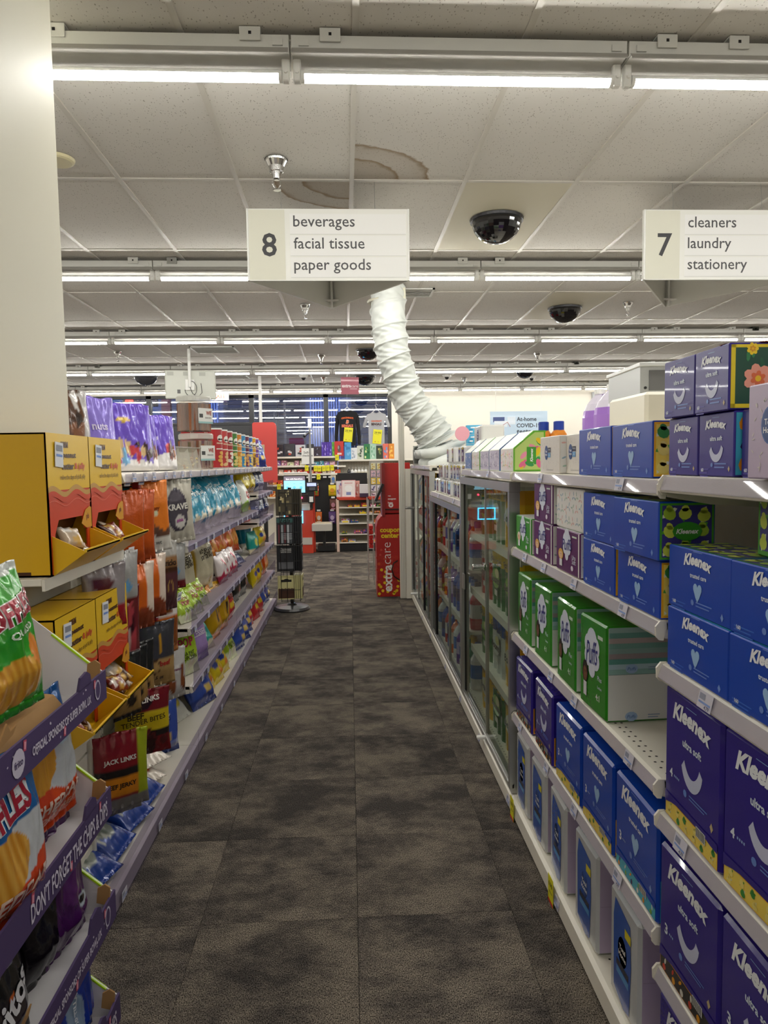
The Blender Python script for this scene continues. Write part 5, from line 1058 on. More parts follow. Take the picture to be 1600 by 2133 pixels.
for i in range(6):
    c = ('#2a2a2e', '#dfe2e6', '#e6e2d6', '#e6ddc2', '#e6ddc2', '#e0dcc8')[i]; me = bottle(.16, .028, '#e9e9e4' if i else c, '#cfcfc8', c, .5)
    tag(put('soap_bottle', me, None, (-.01+.056*i, YS+.1, 1.106)), f"{'dark' if i==0 else 'white'} soap bottle on the small pegboard shelf, {OF(i)} from the left", 'bottle', 'soap bottles on the small shelf')
st = thing('accessory_rack', 'narrow upright rack of carded accessories beside the red kiosk', 'rack', (.31, 10.62, .74)); MB().box(0, .20, .03, .05, 0, .62).build('back', pm('rack_grey', '#a9a6a0', .4), st); MB().box(-.01, .21, -.03, .05, -.01, .03).build('bottom_lip', pm('rack_grey', '#a9a6a0', .4), st); MB().box(-.006, .0, -.01, .05, 0, .62).build('side', ALU(), st); MB().box(.20, .206, -.01, .05, 0, .62).build('side', ALU(), st)
for r_ in range(5):
    for c_ in range(2):
        c, c2 = (('#d8d6dc', '#6a3a5a'), ('#dcdce4', '#3a3a6a'), ('#e2c24a', '#e6e6e6'), ('#d9b6c0', '#8a8a9a'), ('#e0dcb0', '#c9a02a'))[r_]
        tag(put('carded_accessory', smallbox(.075, .012, .095, c, None, (c2,), r_*2+c_), None, (.36+.095*c_, 10.63, .785+.112*r_)), f"carded accessory on the narrow rack, {('bottom','second','third','fourth','top')[r_]} row, {('left','right')[c_]}", 'accessory', 'carded accessories on the narrow rack')
# shirts on hangers
def shirt(x, z, w, h, long, body, label, paint, price):
    t = thing('shirt', label, 'clothing', (x, 12.0, z), rz=R(-3)); cloth = pm('cloth_'+label.split(' ')[0], body, .85, bump=.4, bscale=25)
    n = 10; q = [(-w*.13, h)]; q += [(-w*.5, h*.93)]; q += [(-w*.52, h*.85), (-w*.43, h*.70), (-w*.42, 0)]+[(w*(-.42+.84*k/8), -.01+.006*math.sin(k*2)) for k in range(1, 8)]+[(w*.42, 0), (w*.43, h*.70), (w*.52, h*.85), (w*.5, h*.93), (w*.13, h), (w*.06, h*.965), (-w*.06, h*.965)]
    mb = MB(); mb.prism([(a, b) for a, b in q], -.03, .03, 'y'); mb.build('shirt_body', cloth, t)
    for s in (-1, 1):
        L_ = h*.92 if long else h*.36; MB().tube([(s*w*.42, 0, h*.90), (s*w*.50, 0, h*.82), (s*(w*.60 if long else w*.62), 0, h*.93-L_*.75), (s*(w*.60 if long else w*.66), 0, h*.93-L_)], [w*.07, w*.10, w*.085, w*.07], 10, rfun=lambda i, th: [w*.07, w*.105, w*.09, w*.075][i]*(1 if abs(math.cos(th)) > .7 else .75)).build('sleeve', cloth, t, smooth=True)
    mb = MB(); mb.tube([(w*.11*math.cos(a), -.03, h*.985+.02*math.sin(a)) for a in [math.pi+k*math.pi/8 for k in range(9)]], .008, 6); mb.build('collar', cloth, t)
    mb = MB(); paint(mb, lambda a, b, o: (a, -.031-o, b), w, h); mb.build('chest_print', PAPER(), t)
    hg = MB(); hg.tube([(-w*.36, 0, h*.93), (0, 0, h+.05), (w*.36, 0, h*.93)], .006, 6); hg.tube([(0, 0, h+.05), (0, 0, h+.09), (-.02, 0, h+.11), (.0, 0, h+.14), (.025, 0, h+.12)], .004, 6); hg.tube([(.0, 0, h+.14), (0, 0, ZC-z)], .0015, 4); hg.build('hanger', WHITE(), t, smooth=True)
    p_ = MB(); p_.box(-.075, .075, -.004, 0, 0, .24, '#e8e22a'); G_ = lambda a, b, o: (a, -.004-o, b); p_.tx(G_, price, 0, .185, .11, '#2a2a1a', .001, .01); p_.rc(G_, -.04, .15, .03, .153, '#a09a20', .001); p_.el(G_, -.03, .03, .008, .008, '#c0302a', .001, 8); p_.el(G_, .025, .03, .006, .006, '#c0302a', .001, 8)
    o = p_.build('price_card', PAPER(), t); o.location = (.0, -.045, h*.10); o.rotation_euler = (0, R(6), 0)
def bp1(mb, F, w, h):
    mb.tx(F, 'CINCINNATI', 0, h*.76, w*.62, '#e86a2a', .001, .05, arc=.012); mb.tx(F, 'B', 0, h*.665, None, '#e86a2a', .001, .06, .2, h=.055); mb.rc(F, -w*.14, h*.655, w*.14, h*.66, '#16161a', .0016)
    mb.tx(F, 'B', 0, h*.665, None, '#f2ece6', .0008, .10, .2, h=.062); mb.tx(F, 'BENGALS', 0, h*.55, w*.58, '#e87a5a', .001, .05, h=.05)
def bp2(mb, F, w, h):
    mb.tx(F, 'CINCINNATI', 0, h*.74, w*.56, '#d8602a', .001, .04, h=.03); mb.tx(F, 'BENGALS', 0, h*.655, w*.54, '#3a1e1a', .001, .05, h=.045); mb.tx(F, 'FOOTBALL', 0, h*.585, w*.5, '#8a8a90', .001, 0, h=.014)
shirt(-.02, 1.64, .33, .60, True, '#19191d', 'black long-sleeved sports shirt on a hanger with yellow price card', bp1, '33.99'); shirt(.475, 1.60, .32, .60, False, '#b3b4b8', 'grey short-sleeved sports shirt on a hanger with yellow price card', bp2, '29.99')
# hanging signs, monitor, poles
e = thing('hanging_sign', 'small square red extracare sign hanging on a string over the checkout', 'sign', (.028, 9.8, 2.29), rz=R(8)); mb = MB(); mb.box(-.125, .125, -.004, .004, 0, .235, '#b5566a'); F = lambda x, y, o: (x, -.004-o, y); mb.tx(F, 'extra', -.05, .115, .13, '#f2dfe2', .001, .05); mb.tx(F, 'care', .065, .108, .095, '#f2dfe2', .001, 0); mb.rc(F, .0, .07, .1, .077, '#f2dfe2', .001); mb.build('panel', CARD(), e); MB().tube([(0, 0, .235), (0, 0, ZC-2.29)], .0015, 4).build('string', WHITE(), e)
e = thing('exit_sign', 'red exit sign over the front window at the left', 'sign', (-2.44, 13.5, 2.56)); mb = MB(); mb.box(-.15, .17, -.02, .02, 0, .17, '#dfd9dc', b=.004); mb.build('housing', CARD(), e); mb = MB(); mb.tx(lambda x, y, o: (x, -.0205-o, y), 'EXIT', 0, .085, .24, '#ff3020', .001, .04); mb.build('letters', pm('exit_red', '#ff4030', .4, emit='#ff3020', es=1.6), e); MB().box(-.02, .04, -.01, .01, .17, ZC-2.56).build('bracket', WHITE(), e)
e = thing('wall_poster', 'pale blue At-home COVID-19 tests sign behind the tissue cartons', 'sign', (2.94, 12.0, 1.62)); mb = MB(); mb.box(-.5, .5, -.01, .01, 0, .565, '#c6dcf0'); F = lambda x, y, o: (x, -.01-o, y)
for i, t_ in enumerate(('At-home', 'COVID-19', 'tests')): mb.tx(F, t_, -.04, .43-.11*i, (.35, .42, .25)[i], '#3f4a5a', .001, .03, anchor='l')
mb.rc(F, -.45, .38, -.25, .47, '#3a4f8a', .001); mb.rc(F, -.43, .3, -.2, .40, '#e6eef6', .0014); mb.rc(F, -.2, .34, -.06, .47, '#dfe9f4', .0014); mb.tube([(-.28, -.012, .33), (-.2, -.012, .38), (-.15, -.012, .30)], .006, 6, '#c08a90'); mb.build('panel', CARD(), e)
for s in (-.4, .4): MB().tube([(s, 0, .565), (s, 0, ZC-1.62)], .002, 4).build('wire', ALU(), e)
e = tag(MB().box(5.02, 5.16, YW1-.09, YW1-.001, 2.52, 2.72, b=.01).build('wall_speaker', pm('speaker_grey', '#b5b8bc', .5)), 'small grey speaker high on the far cream wall', 'speaker')
e = thing('hanging_monitor', 'back of a cream flat monitor hanging on a pole from the ceiling', 'monitor', (-2.06, 9.3, 2.2), rz=R(12)); MB().box(-.31, .33, -.02, .03, 0, .37, b=.012).build('monitor_back', pm('aged_white_plastic', '#d2d4ca', .5), e)
MB().box(-.06, .06, -.045, -.02, .11, .25, b=.006).build('mount_plate', WHITE(), e); MB().tube([(0, -.06, .15), (0, -.06, ZC-2.2)], .02, 10).build('pole', WHITE(), e)
mb = MB(); mb.tube([(.01+.075*math.cos(a), -.055, .13+.10*math.sin(a)) for a in [1.9-k*.35 for k in range(15)]], .004, 6); mb.tube([(.0, -.055, .15), (.03, -.055, .07), (.10, -.055, .02), (.15, -.055, .08), (.14, -.055, .2)], .004, 6); mb.build('cable', BLACK(), e, smooth=True); MB().box(-.16, -.12, -.022, -.0195, .07, .12).build('barcode_label', pm('label_grey', '#6a6a68', .5), e)
for i in range(3): MB().box(-.28+.2*i, -.2+.2*i, -.022, -.0195, .30, .35).build('vent_panel', pm('vent_grey', '#b9bbb2', .6), e)  # vent panels: plates slightly greyer than the monitor back
tag(MB().box(-1.525, -1.475, 12.07, 12.12, 0, ZC, b=.003).build('white_pole', WHITE()), 'slim white pole rising from the floor to the ceiling beyond the crisps', 'pole')
tag(MB().prism([(-1.50, 1.05), (-1.13, 1.05), (-1.13, 1.93), (-1.15, 1.975), (-1.18, 1.99), (-1.48, 1.99), (-1.50, 1.97)], 11.0, 11.06, 'y').build('red_panel', pm('red_panel', '#d2453f', .45)), 'plain red rounded panel standing at the left of the checkout', 'panel')
rp_ = MB(); rp_.box(-1.36, -1.30, 11.0, 11.06, 0, 1.06); tag(rp_.build('panel_stand', BLACK()), 'black stand under the red rounded panel', 'stand')

# ================================================================== LEFT-HAND GONDOLA
XL = -.73
fence_m = clear('fence_plastic', '#e9e6f0', fac=.06, rough=.08, haze=.06, hazecol='#a59fae', gloss=.3)
def shelf_l(parent, y0, y1, z, fence=True, tags=4, depth=.42, name='shelf', xf=XL, seed=0):
    mb = MB(); e = .0015
    prof = [(xf-.012, z), (xf-.004, z-.003), (xf+.004, z-.028), (xf+.002, z-.032), (xf-.008, z-.034), (xf-.014, z-.016), (xf-depth, z-.014), (xf-depth, z)]
    mb.prism(prof[::-1], y0+e, y1-e, 'y')
    for y in (y0+e, y1-e-.002): mb.prism([(xf-.012, z-.003), (xf-.012, z-.034), (xf-.10, z-.05), (xf-depth, z-.075), (xf-depth, z-.003)], y, y+.002, 'y')
    s = mb.build(name, STEEL(), parent)
    if fence:
        MB().prism([(xf+.004, z-.03), (xf+.007, z-.03), (xf+.012, z+.095), (xf+.009, z+.095)], y0+.004, y1-.004, 'y').build('clear_fence', fence_m, s)
        MB().prism([(xf-.0, z-.002), (xf+.0052, z-.004), (xf+.0052, z-.0065), (xf+.0, z-.006)], y0+.004, y1-.004, 'y').build('channel_lip', WHITE(), s)
    MB().prism([(xf+.0048, z-.031), (xf+.0068, z-.031), (xf+.0068, z-.004), (xf+.0048, z-.004)], y0+.01, y1-.01, 'y').build('price_channel', clear('clear_channel_plastic', fac=.14, haze=.28, hazecol='#cfc8d8'), s)
    rn = random.Random(int(y0*70+z*900))
    for k in range(tags):
        yy = y0+(y1-y0)*(k+.5+rn.uniform(-.25, .25))/tags; put('price_label', TAG, s, (xf+.0082+(.002 if fence else 0), yy, z-.031), (R(-2), 0, R(90)))
    return s
def gondola_l(y0, y1, shelves, label, top=True):
    t = thing('shelving_unit', label, 'shelving', (0, 0, 0), group='steel shelving along the left of the aisle')
    mb = MB(); mb.box(-1.19, -1.17, y0+.002, y1-.002, .02, 1.31)
    for k in range(6): mb.box(-1.1705, -1.169, y0+.02, y1-.02, .2+k*.2, .206+k*.2, mat=1)
    mb.build('back_panel', [STEEL(), slotdark], t)
    for y in (y0+.011, y1-.011):
        mb = MB(); upright(mb, -1.17, y, .02, 1.31, .016)
        for k in range(25): mb.box(-1.141, -1.1395, y-.003, y+.003, .05+k*.05, .075+k*.05, mat=1)
        mb.build('slotted_upright', [STEEL(), slotdark], t)
    if top: shelf_l(t, max(y0, 2.285), y1, 1.31, fence=False, tags=6)
    for z in shelves: shelf_l(t, y0, y1, z, tags=5)
    mb = MB(); mb.prism([(XL, .062), (XL+.012, .058), (XL+.014, .010), (XL, .0), (-1.17, 0), (-1.17, .062)][::-1], y0+.001, y1-.001, 'y'); b = mb.build('base_deck', STEEL(), t)
    MB().prism([(XL+.016, .010), (XL+.019, .010), (XL+.024, .135), (XL+.021, .135)], y0+.004, y1-.004, 'y').build('clear_fence', fence_m, b)
    for k in range(3): put('price_label', TAG, b, (XL+.0215, y0+(y1-y0)*(k+.4)/3, .018), (0, 0, R(90)))
    return t
l1 = gondola_l(1.91, 3.13, (), 'left shelving unit with hanging hooks and hanging meat snack bags')
l2 = gondola_l(3.13, 4.35, (.975, .60, .335), 'left shelving unit with teal popcorn bags, just beyond the hooks')
l3 = gondola_l(4.35, 5.57, (.975, .60, .335), 'left shelving unit under the crisp tubes, second beyond the hooks')
l4 = gondola_l(5.57, 6.60, (1.09, .87, .60, .335), 'farthest left shelving unit beside the book spinner')
MB().box(-1.20, XL-.005, 6.60, 6.615, 0, .05).build('end_kick', STEEL(), l4)
cl_ = MB().box(-1.40, -.905, 1.80, 2.32, 0, ZC).build('column', pm('column_paint', '#c9c6b6', .55, noise_amt=.03, nscale=1.5, bump=.15, bscale=14)); tag(cl_, kind='structure'); cl_.name = 'column'
sl = thing('slatwall_panel', 'cream slatted panel standing between the crisp display and the base shelf', 'panel')
for k in range(8): MB().box(-.835, -.82, 1.70, 2.13, .07+.098*k, .16+.098*k).build('slat', STEEL(), sl)
MB().box(-.845, -.834, 1.70, 2.14, .065, .86).build('backing', pm('groove_dark', '#4a4336', .8), sl); MB().box(-.845, -.812, 2.131, 2.145, .064, .87).build('edge_post', STEEL(), sl)

# ---- bags
def paint_fn(spec, seed):
    rn = random.Random(seed); sp = []
    for s in spec[1:]:
        if s[0] == 'speck':
            _, v0, v1, n, cols, r = s; sp.append(('specks', [(rn.uniform(-.75, .75), rn.uniform(v0, v1), r*rn.uniform(.6, 1.2), r*rn.uniform(.4, 1), H(rn.choice(cols)), rn.uniform(0, 3)) for _ in range(n)]))
        else: sp.append(s)
    base = H(spec[0])
    def f(u, v):
        c = base
        for s in sp:
            k = s[0]
            if k == 'band':
                if s[1] <= v < s[2]: c = H(s[3])
            elif k == 'wave':
                if v < s[1]+s[2]*math.sin(u*s[3]+seed): c = H(s[4])
            elif k == 'top':
                if v > s[1]+s[2]*math.sin(u*s[3]): c = H(s[4])
            elif k == 'disc':
                if ((u-s[1])/s[3])**2+((v-s[2])/s[4])**2 < 1: c = H(s[5])
            elif k == 'diag':
                if u*s[1]+v*s[2] > s[3]: c = H(s[4])
            elif k == 'specks':
                for (a, b, r1, r2, cc, an) in s[1]:
                    if ((u-a)/r1)**2+((v-b)/r2)**2 < 1: c = cc
            elif k == 'ridge':
                if ((u-s[1])/s[3])**2+((v-s[2])/s[4])**2 < 1: c = mixc(s[5], s[6], .5+.5*math.sin((u*s[7]+v*s[8])*30))
        return c
    return f
def bag_me(w, h, t, spec, texts=(), seed=0, nx=20, ny=28, pouch=False, crimp=.06, name='bag'):
    """filled bag: pillow-shaped (or gusseted pouch) with crimped seals and creases; front faces -y"""
    col = paint_fn(spec, seed); sd = seed*7.3
    def shape(u, v, side):
        e = max(0, 1-abs(u)**2.6)**.55
        if pouch: pv = (max(0, 1-v)**.62)*(1 if v > .06 else .86+.14*v/.06)*1.1
        else: pv = min(1, max(0, (v-crimp)/.20))**.6*min(1, max(0, (1-crimp-v)/.28))**.6
        wr = noise.noise(Vector((u*2.4+sd, v*3.1, side*3+sd)))*.30+abs(noise.noise(Vector((u*5+sd, v*4+9, side))))*.22
        endc = math.exp(-((v-(1-crimp))/.10)**2)+(0 if pouch else math.exp(-((v-crimp)/.10)**2))
        th = t/2*(e*pv)*(1-wr*.75)+.0015+endc*.0035*math.sin(u*17+sd)*e
        xs = u*w/2*(1-.05*pv*(1 if not pouch else .3)-.012*noise.noise(Vector((v*4, sd, side))))
        z = v*h+(.010*w/.2)*noise.noise(Vector((u*1.7, sd, 5)))*(v > .8)
        return xs, side*th, z
    mb = MB(); pts = []; pc = []
    for side in (-1, 1):
        for j in range(ny+1):
            for i in range(nx+1):
                u = -1+2*i/nx; v = j/ny; pts.append(shape(u, v, side)); pc.append(col(u, v))
    N1 = (nx+1)*(ny+1); fs = []
    for j in range(ny):
        for i in range(nx):
            a = j*(nx+1)+i; fs.append((a, a+1, a+nx+2, a+nx+1)); fs.append((N1+a+1, N1+a, N1+a+nx+1, N1+a+nx+2))
    rim = [i for i in range(nx+1)]+[j*(nx+1)+nx for j in range(1, ny+1)]+[ny*(nx+1)+i for i in range(nx-1, -1, -1)]+[j*(nx+1) for j in range(ny-1, 0, -1)]
    for k in range(len(rim)): a, b = rim[k], rim[(k+1) % len(rim)]; fs.append((b, a, N1+a, N1+b))
    mb.add(pts, fs, pc=pc)
    F = lambda x, y, o: (lambda p: (p[0], p[1]-o, p[2]))(shape(max(-1, min(1, x/(w/2))), max(0, min(1, y/h)), -1))
    for tx_ in texts:
        s, cx, cy, tw, c = tx_[:5]; kw = tx_[5] if len(tx_) > 5 else {}
        mb.tx(F, s, cx*w/2, cy*h, tw*w, c, kw.pop('lift', .0022) if 'lift' in kw else .0022, kw.get('bold', .03), kw.get('shear', 0), kw.get('arc', 0), kw.get('h'), kw.get('rot', 0), 0, .012, kw.get('tilt', 0))
    return mb.build(name, FOIL(), me_only=True, smooth='all')
def LB(me, name, Y, z, label, cat, group, X=-.80, rot=0, lean=0, roll=0):
    o = put(name, me, None, (X, Y, z), (R(-lean), R(roll), R(90-rot))); return tag(o, label, cat, group)
POP = ('#f4f1e6', '#e6dcc0', '#fbfaf2')
B = {}
B['teal'] = [bag_me(.23, .27, .12, ['#1290b2', ('wave', .20, .035, 5, '#eceae2'), ('speck', .16, .34, 12, POP, .09), ('disc', -.1, .52, .10, .03, '#bfe6ee'), ('disc', .12, .56, .10, .03, '#bfe6ee')], [('popcorn', .05, .76, .55, '#dff2f6', {'rot': R(12)}), ('light', .1, .66, .3, '#dff2f6', {'rot': R(12)})], s, 22, 26) for s in (1, 2, 3)]
B['yellow'] = [bag_me(.17, .20, .08, ['#d9c21a', ('band', 0, .06, '#a3901a'), ('disc', 0, .45, .5, .18, '#e9da4a'), ('wave', .22, .04, 6, '#7a5a1a')], [('chips', 0, .55, .6, '#fbf6d6')], s, 14, 18) for s in (4, 5)]
B['navy'] = [bag_me(.18, .19, .08, ['#1f3260', ('band', .3, .5, '#2f4f8f'), ('disc', .1, .6, .4, .12, '#c9d0e0')], [('chips', 0, .42, .6, '#dfe6f5')], s, 14, 18) for s in (6, 7)]
B['beige'] = [bag_me(.25, .34, .12, ['#cbc2a6', ('top', .90, .01, 3, '#6a5a4a'), ('disc', .4, .16, .20, .08, '#c9a83a'), ('disc', .4, .16, .16, .062, '#dccf9a'), ('diag', -1, -.1, .62, '#b08a1a')], [('40', .4, .16, .14, '#8a6a1a'), ('veggie', .1, .64, .5, '#3a2f22', {'rot': R(6), 'bold': .0}), ('straws', .1, .55, .45, '#3a2f22', {'rot': R(6), 'bold': .0})], s, 22, 28) for s in (8, 9)]
B['orange'] = [bag_me(.23, .28, .10, ['#d8541a', ('band', 0, .05, '#a33a10'), ('disc', .2, .35, .5, .14, '#f08a2a'), ('speck', .2, .45, 9, ('#f6b04a', '#e8702a'), .16)], [('Crunchy', .0, .66, .7, '#f6d9a6', {'rot': R(14), 'shear': .2})], s, 20, 24) for s in (10, 11, 12)]
B['lime'] = [bag_me(.22, .26, .09, ['#a9c92a', ('wave', .24, .05, 4, '#e9efc6'), ('speck', .08, .28, 10, POP, .10)], [('SKINNY', .05, .70, .66, '#b0284a', {'bold': .0}), ('POP', .05, .54, .5, '#b0284a', {'bold': .02, 'h': .04}), ('SEA SALT', .1, .36, .4, '#4a5a1a'), ('POPCORN', .1, .29, .5, '#4a5a1a')], s, 22, 26) for s in (13, 14)]
B['white'] = [bag_me(.20, .22, .08, ['#dfe3dc', ('wave', .3, .06, 5, '#9ac93a'), ('disc', .1, .5, .5, .12, '#c9303a'), ('band', .9, 1.1, '#b9c0b9')], [('BOOM', .1, .5, .5, '#f6e6e6', {'rot': R(-8)})], s, 18, 22) for s in (15, 16)]
B['pinkw'] = [bag_me(.15, .16, .06, ['#e9dfe0', ('wave', .35, .1, 6, '#b02a4a'), ('speck', .2, .8, 12, ('#6a2a22', '#c93a5a', '#f2ece6'), .14)], (), s, 14, 16) for s in (17, 18)]
B['black'] = [bag_me(.23, .29, .10, ['#1c211c', ('band', .72, .84, '#262c22'), ('disc', .2, .3, .35, .10, '#5a4a3a'), ('disc', .3, .27, .2, .06, '#c98a7a')], [('Sea Salt', .1, .64, .5, '#8aa07a', {'shear': .3, 'bold': 0})], s, 18, 22) for s in (19, 20)]
B['gold'] = [bag_me(.22, .27, .10, ['#c99c12', ('band', .0, .14, '#d9761a'), ('diag', 1, -.2, .35, '#d98a1a'), ('disc', .05, .45, .06, .22, '#3a2412'), ('disc', .5, .62, .12, .14, '#4a2a12')], [('CHEDDAR', .0, .80, .6, '#3a2a10', {'rot': R(8)}), ('PUFFS', .0, .70, .4, '#3a2a10')], s, 20, 24) for s in (21, 22)]
B['lav'] = [bag_me(.2, .24, .08, ['#b294d6', ('wave', .2, .05, 4, '#8a6ab4')], [('LESSER', .0, .55, .55, '#efe6f6')], 23, 16, 20)]
B['aqua'] = [bag_me(.18, .17, .07, ['#1fa096', ('disc', 0, .5, .35, .18, '#d6e26a'), ('wave', .2, .05, 5, '#e9e2c0')], (), 24, 14, 16)]
B['redw'] = [bag_me(.19, .22, .08, ['#c4262a', ('diag', .5, 1, .75, '#e9e6e0'), ('disc', 0, .4, .5, .10, '#f2d22a')], [('crisps', 0, .62, .6, '#8a1a1c')], s, 16, 20) for s in (25, 26)]
B['blue'] = [bag_me(.20, .24, .09, ['#3a56b4', ('disc', .1, .62, .3, .12, '#dfe6f5'), ('wave', .2, .05, 5, '#2a3f8a'), ('disc', .2, .3, .3, .08, '#e2c46a')], [('chips', .1, .62, .4, '#2a3f8a')], s, 16, 20) for s in (27, 28)]
B['green'] = [bag_me(.2, .24, .08, ['#e6e6dc', ('diag', -.6, 1, .55, '#2f8a3a'), ('disc', .2, .35, .4, .14, '#e6d23a')], (), 29, 16, 20)]
B['multi'] = [bag_me(.17, .19, .07, ['#e2c81c', ('diag', .6, .5, .6, '#c9302a'), ('disc', -.2, .5, .4, .12, '#2a3f9a'), ('disc', .2, .3, .3, .1, '#e8862a')], (), s, 14, 16) for s in (30, 31)]
def run(kind, ys, z, cname, where, rot=8, lean=12, X=-.795, group=None, roll=2, dz=0, sc=1.10):
    rn = random.Random(int(ys[0]*31+z*57))
    for i, y in enumerate(ys):
        me = B[kind][i % len(B[kind])]
        o = LB(me, 'snack_bag', y, z+.004+dz, f"{cname} on the {where}" + (f", {OF(i) if i else 'nearest'} of {len(ys)}" if len(ys) > 1 else ''), 'snack bag', group or f"{cname}s on the left shelves", X=X+rn.uniform(-.012, .012), rot=rot+rn.uniform(-8, 8), lean=lean+rn.uniform(-3, 3), roll=rn.uniform(-roll, roll)); o.scale = (sc,)*3
S2n, S3n, S4n, SBn = 'second shelf beyond the hooks', 'third shelf beyond the hooks', 'fourth shelf beyond the hooks', 'left bottom deck'
run('teal', [3.30, 3.55, 3.80, 4.04, 4.27, 4.66], .975, 'teal popcorn bag', S2n, rot=18, lean=16)
run('teal', [3.42, 3.9, 4.4], .975, 'rear-row teal popcorn bag', S2n, rot=10, lean=8, X=-1.0, dz=.01)
run('white', [4.98, 5.3], .975, 'white and green snack bag', S2n)
run('yellow', [5.67, 5.86, 6.04], 1.09, 'small yellow snack bag', 'upper shelf of the farthest unit', X=-.85)
run('navy', [6.22, 6.42], 1.09, 'small navy snack bag', 'upper shelf of the farthest unit', X=-.83)
run('redw', [5.68], .87, 'red snack bag', 'second shelf of the farthest unit', X=-.84); run('navy', [5.95, 6.2, 6.42], .87, 'small navy snack bag', 'second shelf of the farthest unit')
run('beige', [3.62, 4.02], .60, 'tall beige straw snack bag', S3n, rot=14, lean=5, X=-.875); run('white', [3.28], .60, 'white popcorn bag with red badge', S3n, rot=25, lean=16, X=-.93, sc=1.0)
run('lime', [3.26, 3.44, 3.62], .60, 'lime green popcorn bag', 'third shelf by the beige bags', rot=20, lean=30, X=-.765, sc=.60); run('pinkw', [4.34, 4.52, 4.70], .60, 'small pink and white snack bag', S3n, X=-.80)
run('orange', [4.62, 4.90, 5.18, 5.42], .66, 'orange crunchy snack bag', S3n, X=-.92, rot=20, lean=20); run('navy', [4.95, 5.2], .60, 'navy bag lying flat', S3n, lean=70, X=-.80)
run('aqua', [5.72], .60, 'small aqua snack bag', 'third shelf of the farthest unit'); run('teal', [5.98], .60, 'teal popcorn bag', 'third shelf of the farthest unit', X=-.9); run('multi', [6.2, 6.4], .60, 'yellow and red snack bag', 'third shelf of the farthest unit')
run('lime', [3.27], .335, 'big lime green popcorn bag', S4n, rot=30, lean=10, X=-.80); run('lav', [3.52], .335, 'lavender snack bag', S4n, rot=20); run('aqua', [3.74], .335, 'small aqua snack bag', S4n, rot=20, lean=30, X=-.80)
run('gold', [3.96, 4.20], .335, 'gold cheese puff bag', S4n, rot=16, lean=10); run('redw', [4.46], .335, 'red and white crisps bag', S4n); run('black', [4.70, 4.98, 5.28], .335, 'black sea salt crisps bag', S4n, rot=14, lean=8, X=-.85)
run('multi', [5.68, 5.86], .335, 'yellow and red snack bag', 'fourth shelf of the farthest unit'); run('gold', [6.06], .335, 'gold cheese puff bag', 'fourth shelf of the farthest unit'); run('orange', [6.30], .335, 'orange crunchy snack bag', 'fourth shelf of the farthest unit')
run('green', [3.42], .06, 'green, white and yellow crisps bag', SBn, rot=20, lean=50, X=-.86); run('blue', [3.66, 5.0, 5.24], .06, 'blue crisps bag', SBn, rot=20, lean=25); run('multi', [3.86, 4.04, 4.22], .06, 'yellow and red snack bag', SBn, rot=16, lean=25)
run('lime', [4.50], .06, 'lime green popcorn bag', SBn, lean=25); run('blue', [4.76], .06, 'blue crisps bag beside the lime bag', SBn); run('redw', [5.46, 5.72, 5.96], .06, 'red and white crisps bag', SBn, lean=24); run('blue', [6.2, 6.42], .06, 'blue crisps bag at the far end', SBn, lean=20)

# ---- hooks and hanging bags in the nearest unit
hk = pm('hook_wire', '#26262a', .3, .6); rt = pm('red_hook_tip', '#a01a22', .4)
hk_mb = MB(); hk_mb.tube([(-1.165, 0, 0), (-.80, 0, .0), (-.765, 0, .012)], .003, 6); hk_mb.tube([(-1.165, 0, .045), (-.79, 0, .045), (-.765, 0, .035)], .0022, 6); hk_me = hk_mb.build('peg_hook', hk, me_only=True)
tp_me = MB().box(-.785, -.757, -.012, .012, -.006, .03, b=.004).build('hook_tip', rt, me_only=True)
ht_me = MB(); ht_me.box(-.02, .02, -.002, 0, 0, .038, '#e6e6ec'); ht_me.rc(lambda a, b, o: (a, -.002-o, b), -.015, .006, .015, .012, '#7f93c0', .0006); ht_me.rc(lambda a, b, o: (a, -.002-o, b), -.015, .02, .01, .028, '#8a8a94', .0006); ht_me = ht_me.build('hook_label', PAPER(), me_only=True)
rn = random.Random(3)
for zi, z in enumerate((1.255, 1.01, .735, .50)):
    for yi, y in enumerate((2.40, 2.56, 2.72, 2.88, 3.04)):
        t = thing('peg_hook', f"black peg hook with red tip, {('top','second','third','bottom')[zi]} hook row, {OF(yi) if yi else 'nearest'}", 'hook', (0, y, z), group='peg hooks in the nearest left unit')
        put('hook_wires', hk_me, t); put('red_tip', tp_me, t) if (zi+yi) % 3 else None; put('price_plate', ht_me, t, (-.755, 0, .01), (R(12), 0, R(80)))
def hang(me, y, ztop, h, label, X=-.77, rot=40, roll=0, group='hanging meat snack bags'): o = LB(me, 'hanging_bag', y, ztop-h, label, 'snack bag', group, X=X, rot=rot, roll=roll, lean=-2)
og_ = bag_me(.15, .27, .035, ['#f0842a', ('band', 0, .22, '#e9e6de'), ('wave', .36, .06, 4, '#6a4a3c'), ('wave', .22, .02, 5, '#e9e6de'), ('disc', .2, .55, .12, .05, '#dfe8c6')], [('turkey', 0, .62, .4, '#8a3a12'), ('net wt', 0, .13, .4, '#8a8a86')], 40, 18, 26, name='hanging_bag')
kr = bag_me(.17, .27, .035, ['#cfcabb', ('disc', 0, .52, .62, .34, '#3f3848'), ('disc', 0, .52, .54, .30, '#57505c'), ('disc', .1, .34, .3, .11, '#d8d4d0'), ('band', .93, 1.1, '#b9b5a8')], [('KRAVE', 0, .58, .62, '#efece4', {'bold': .04}), ('pink', .1, .36, .2, '#b04aa0')], 41, 26, 34, name='hanging_bag')
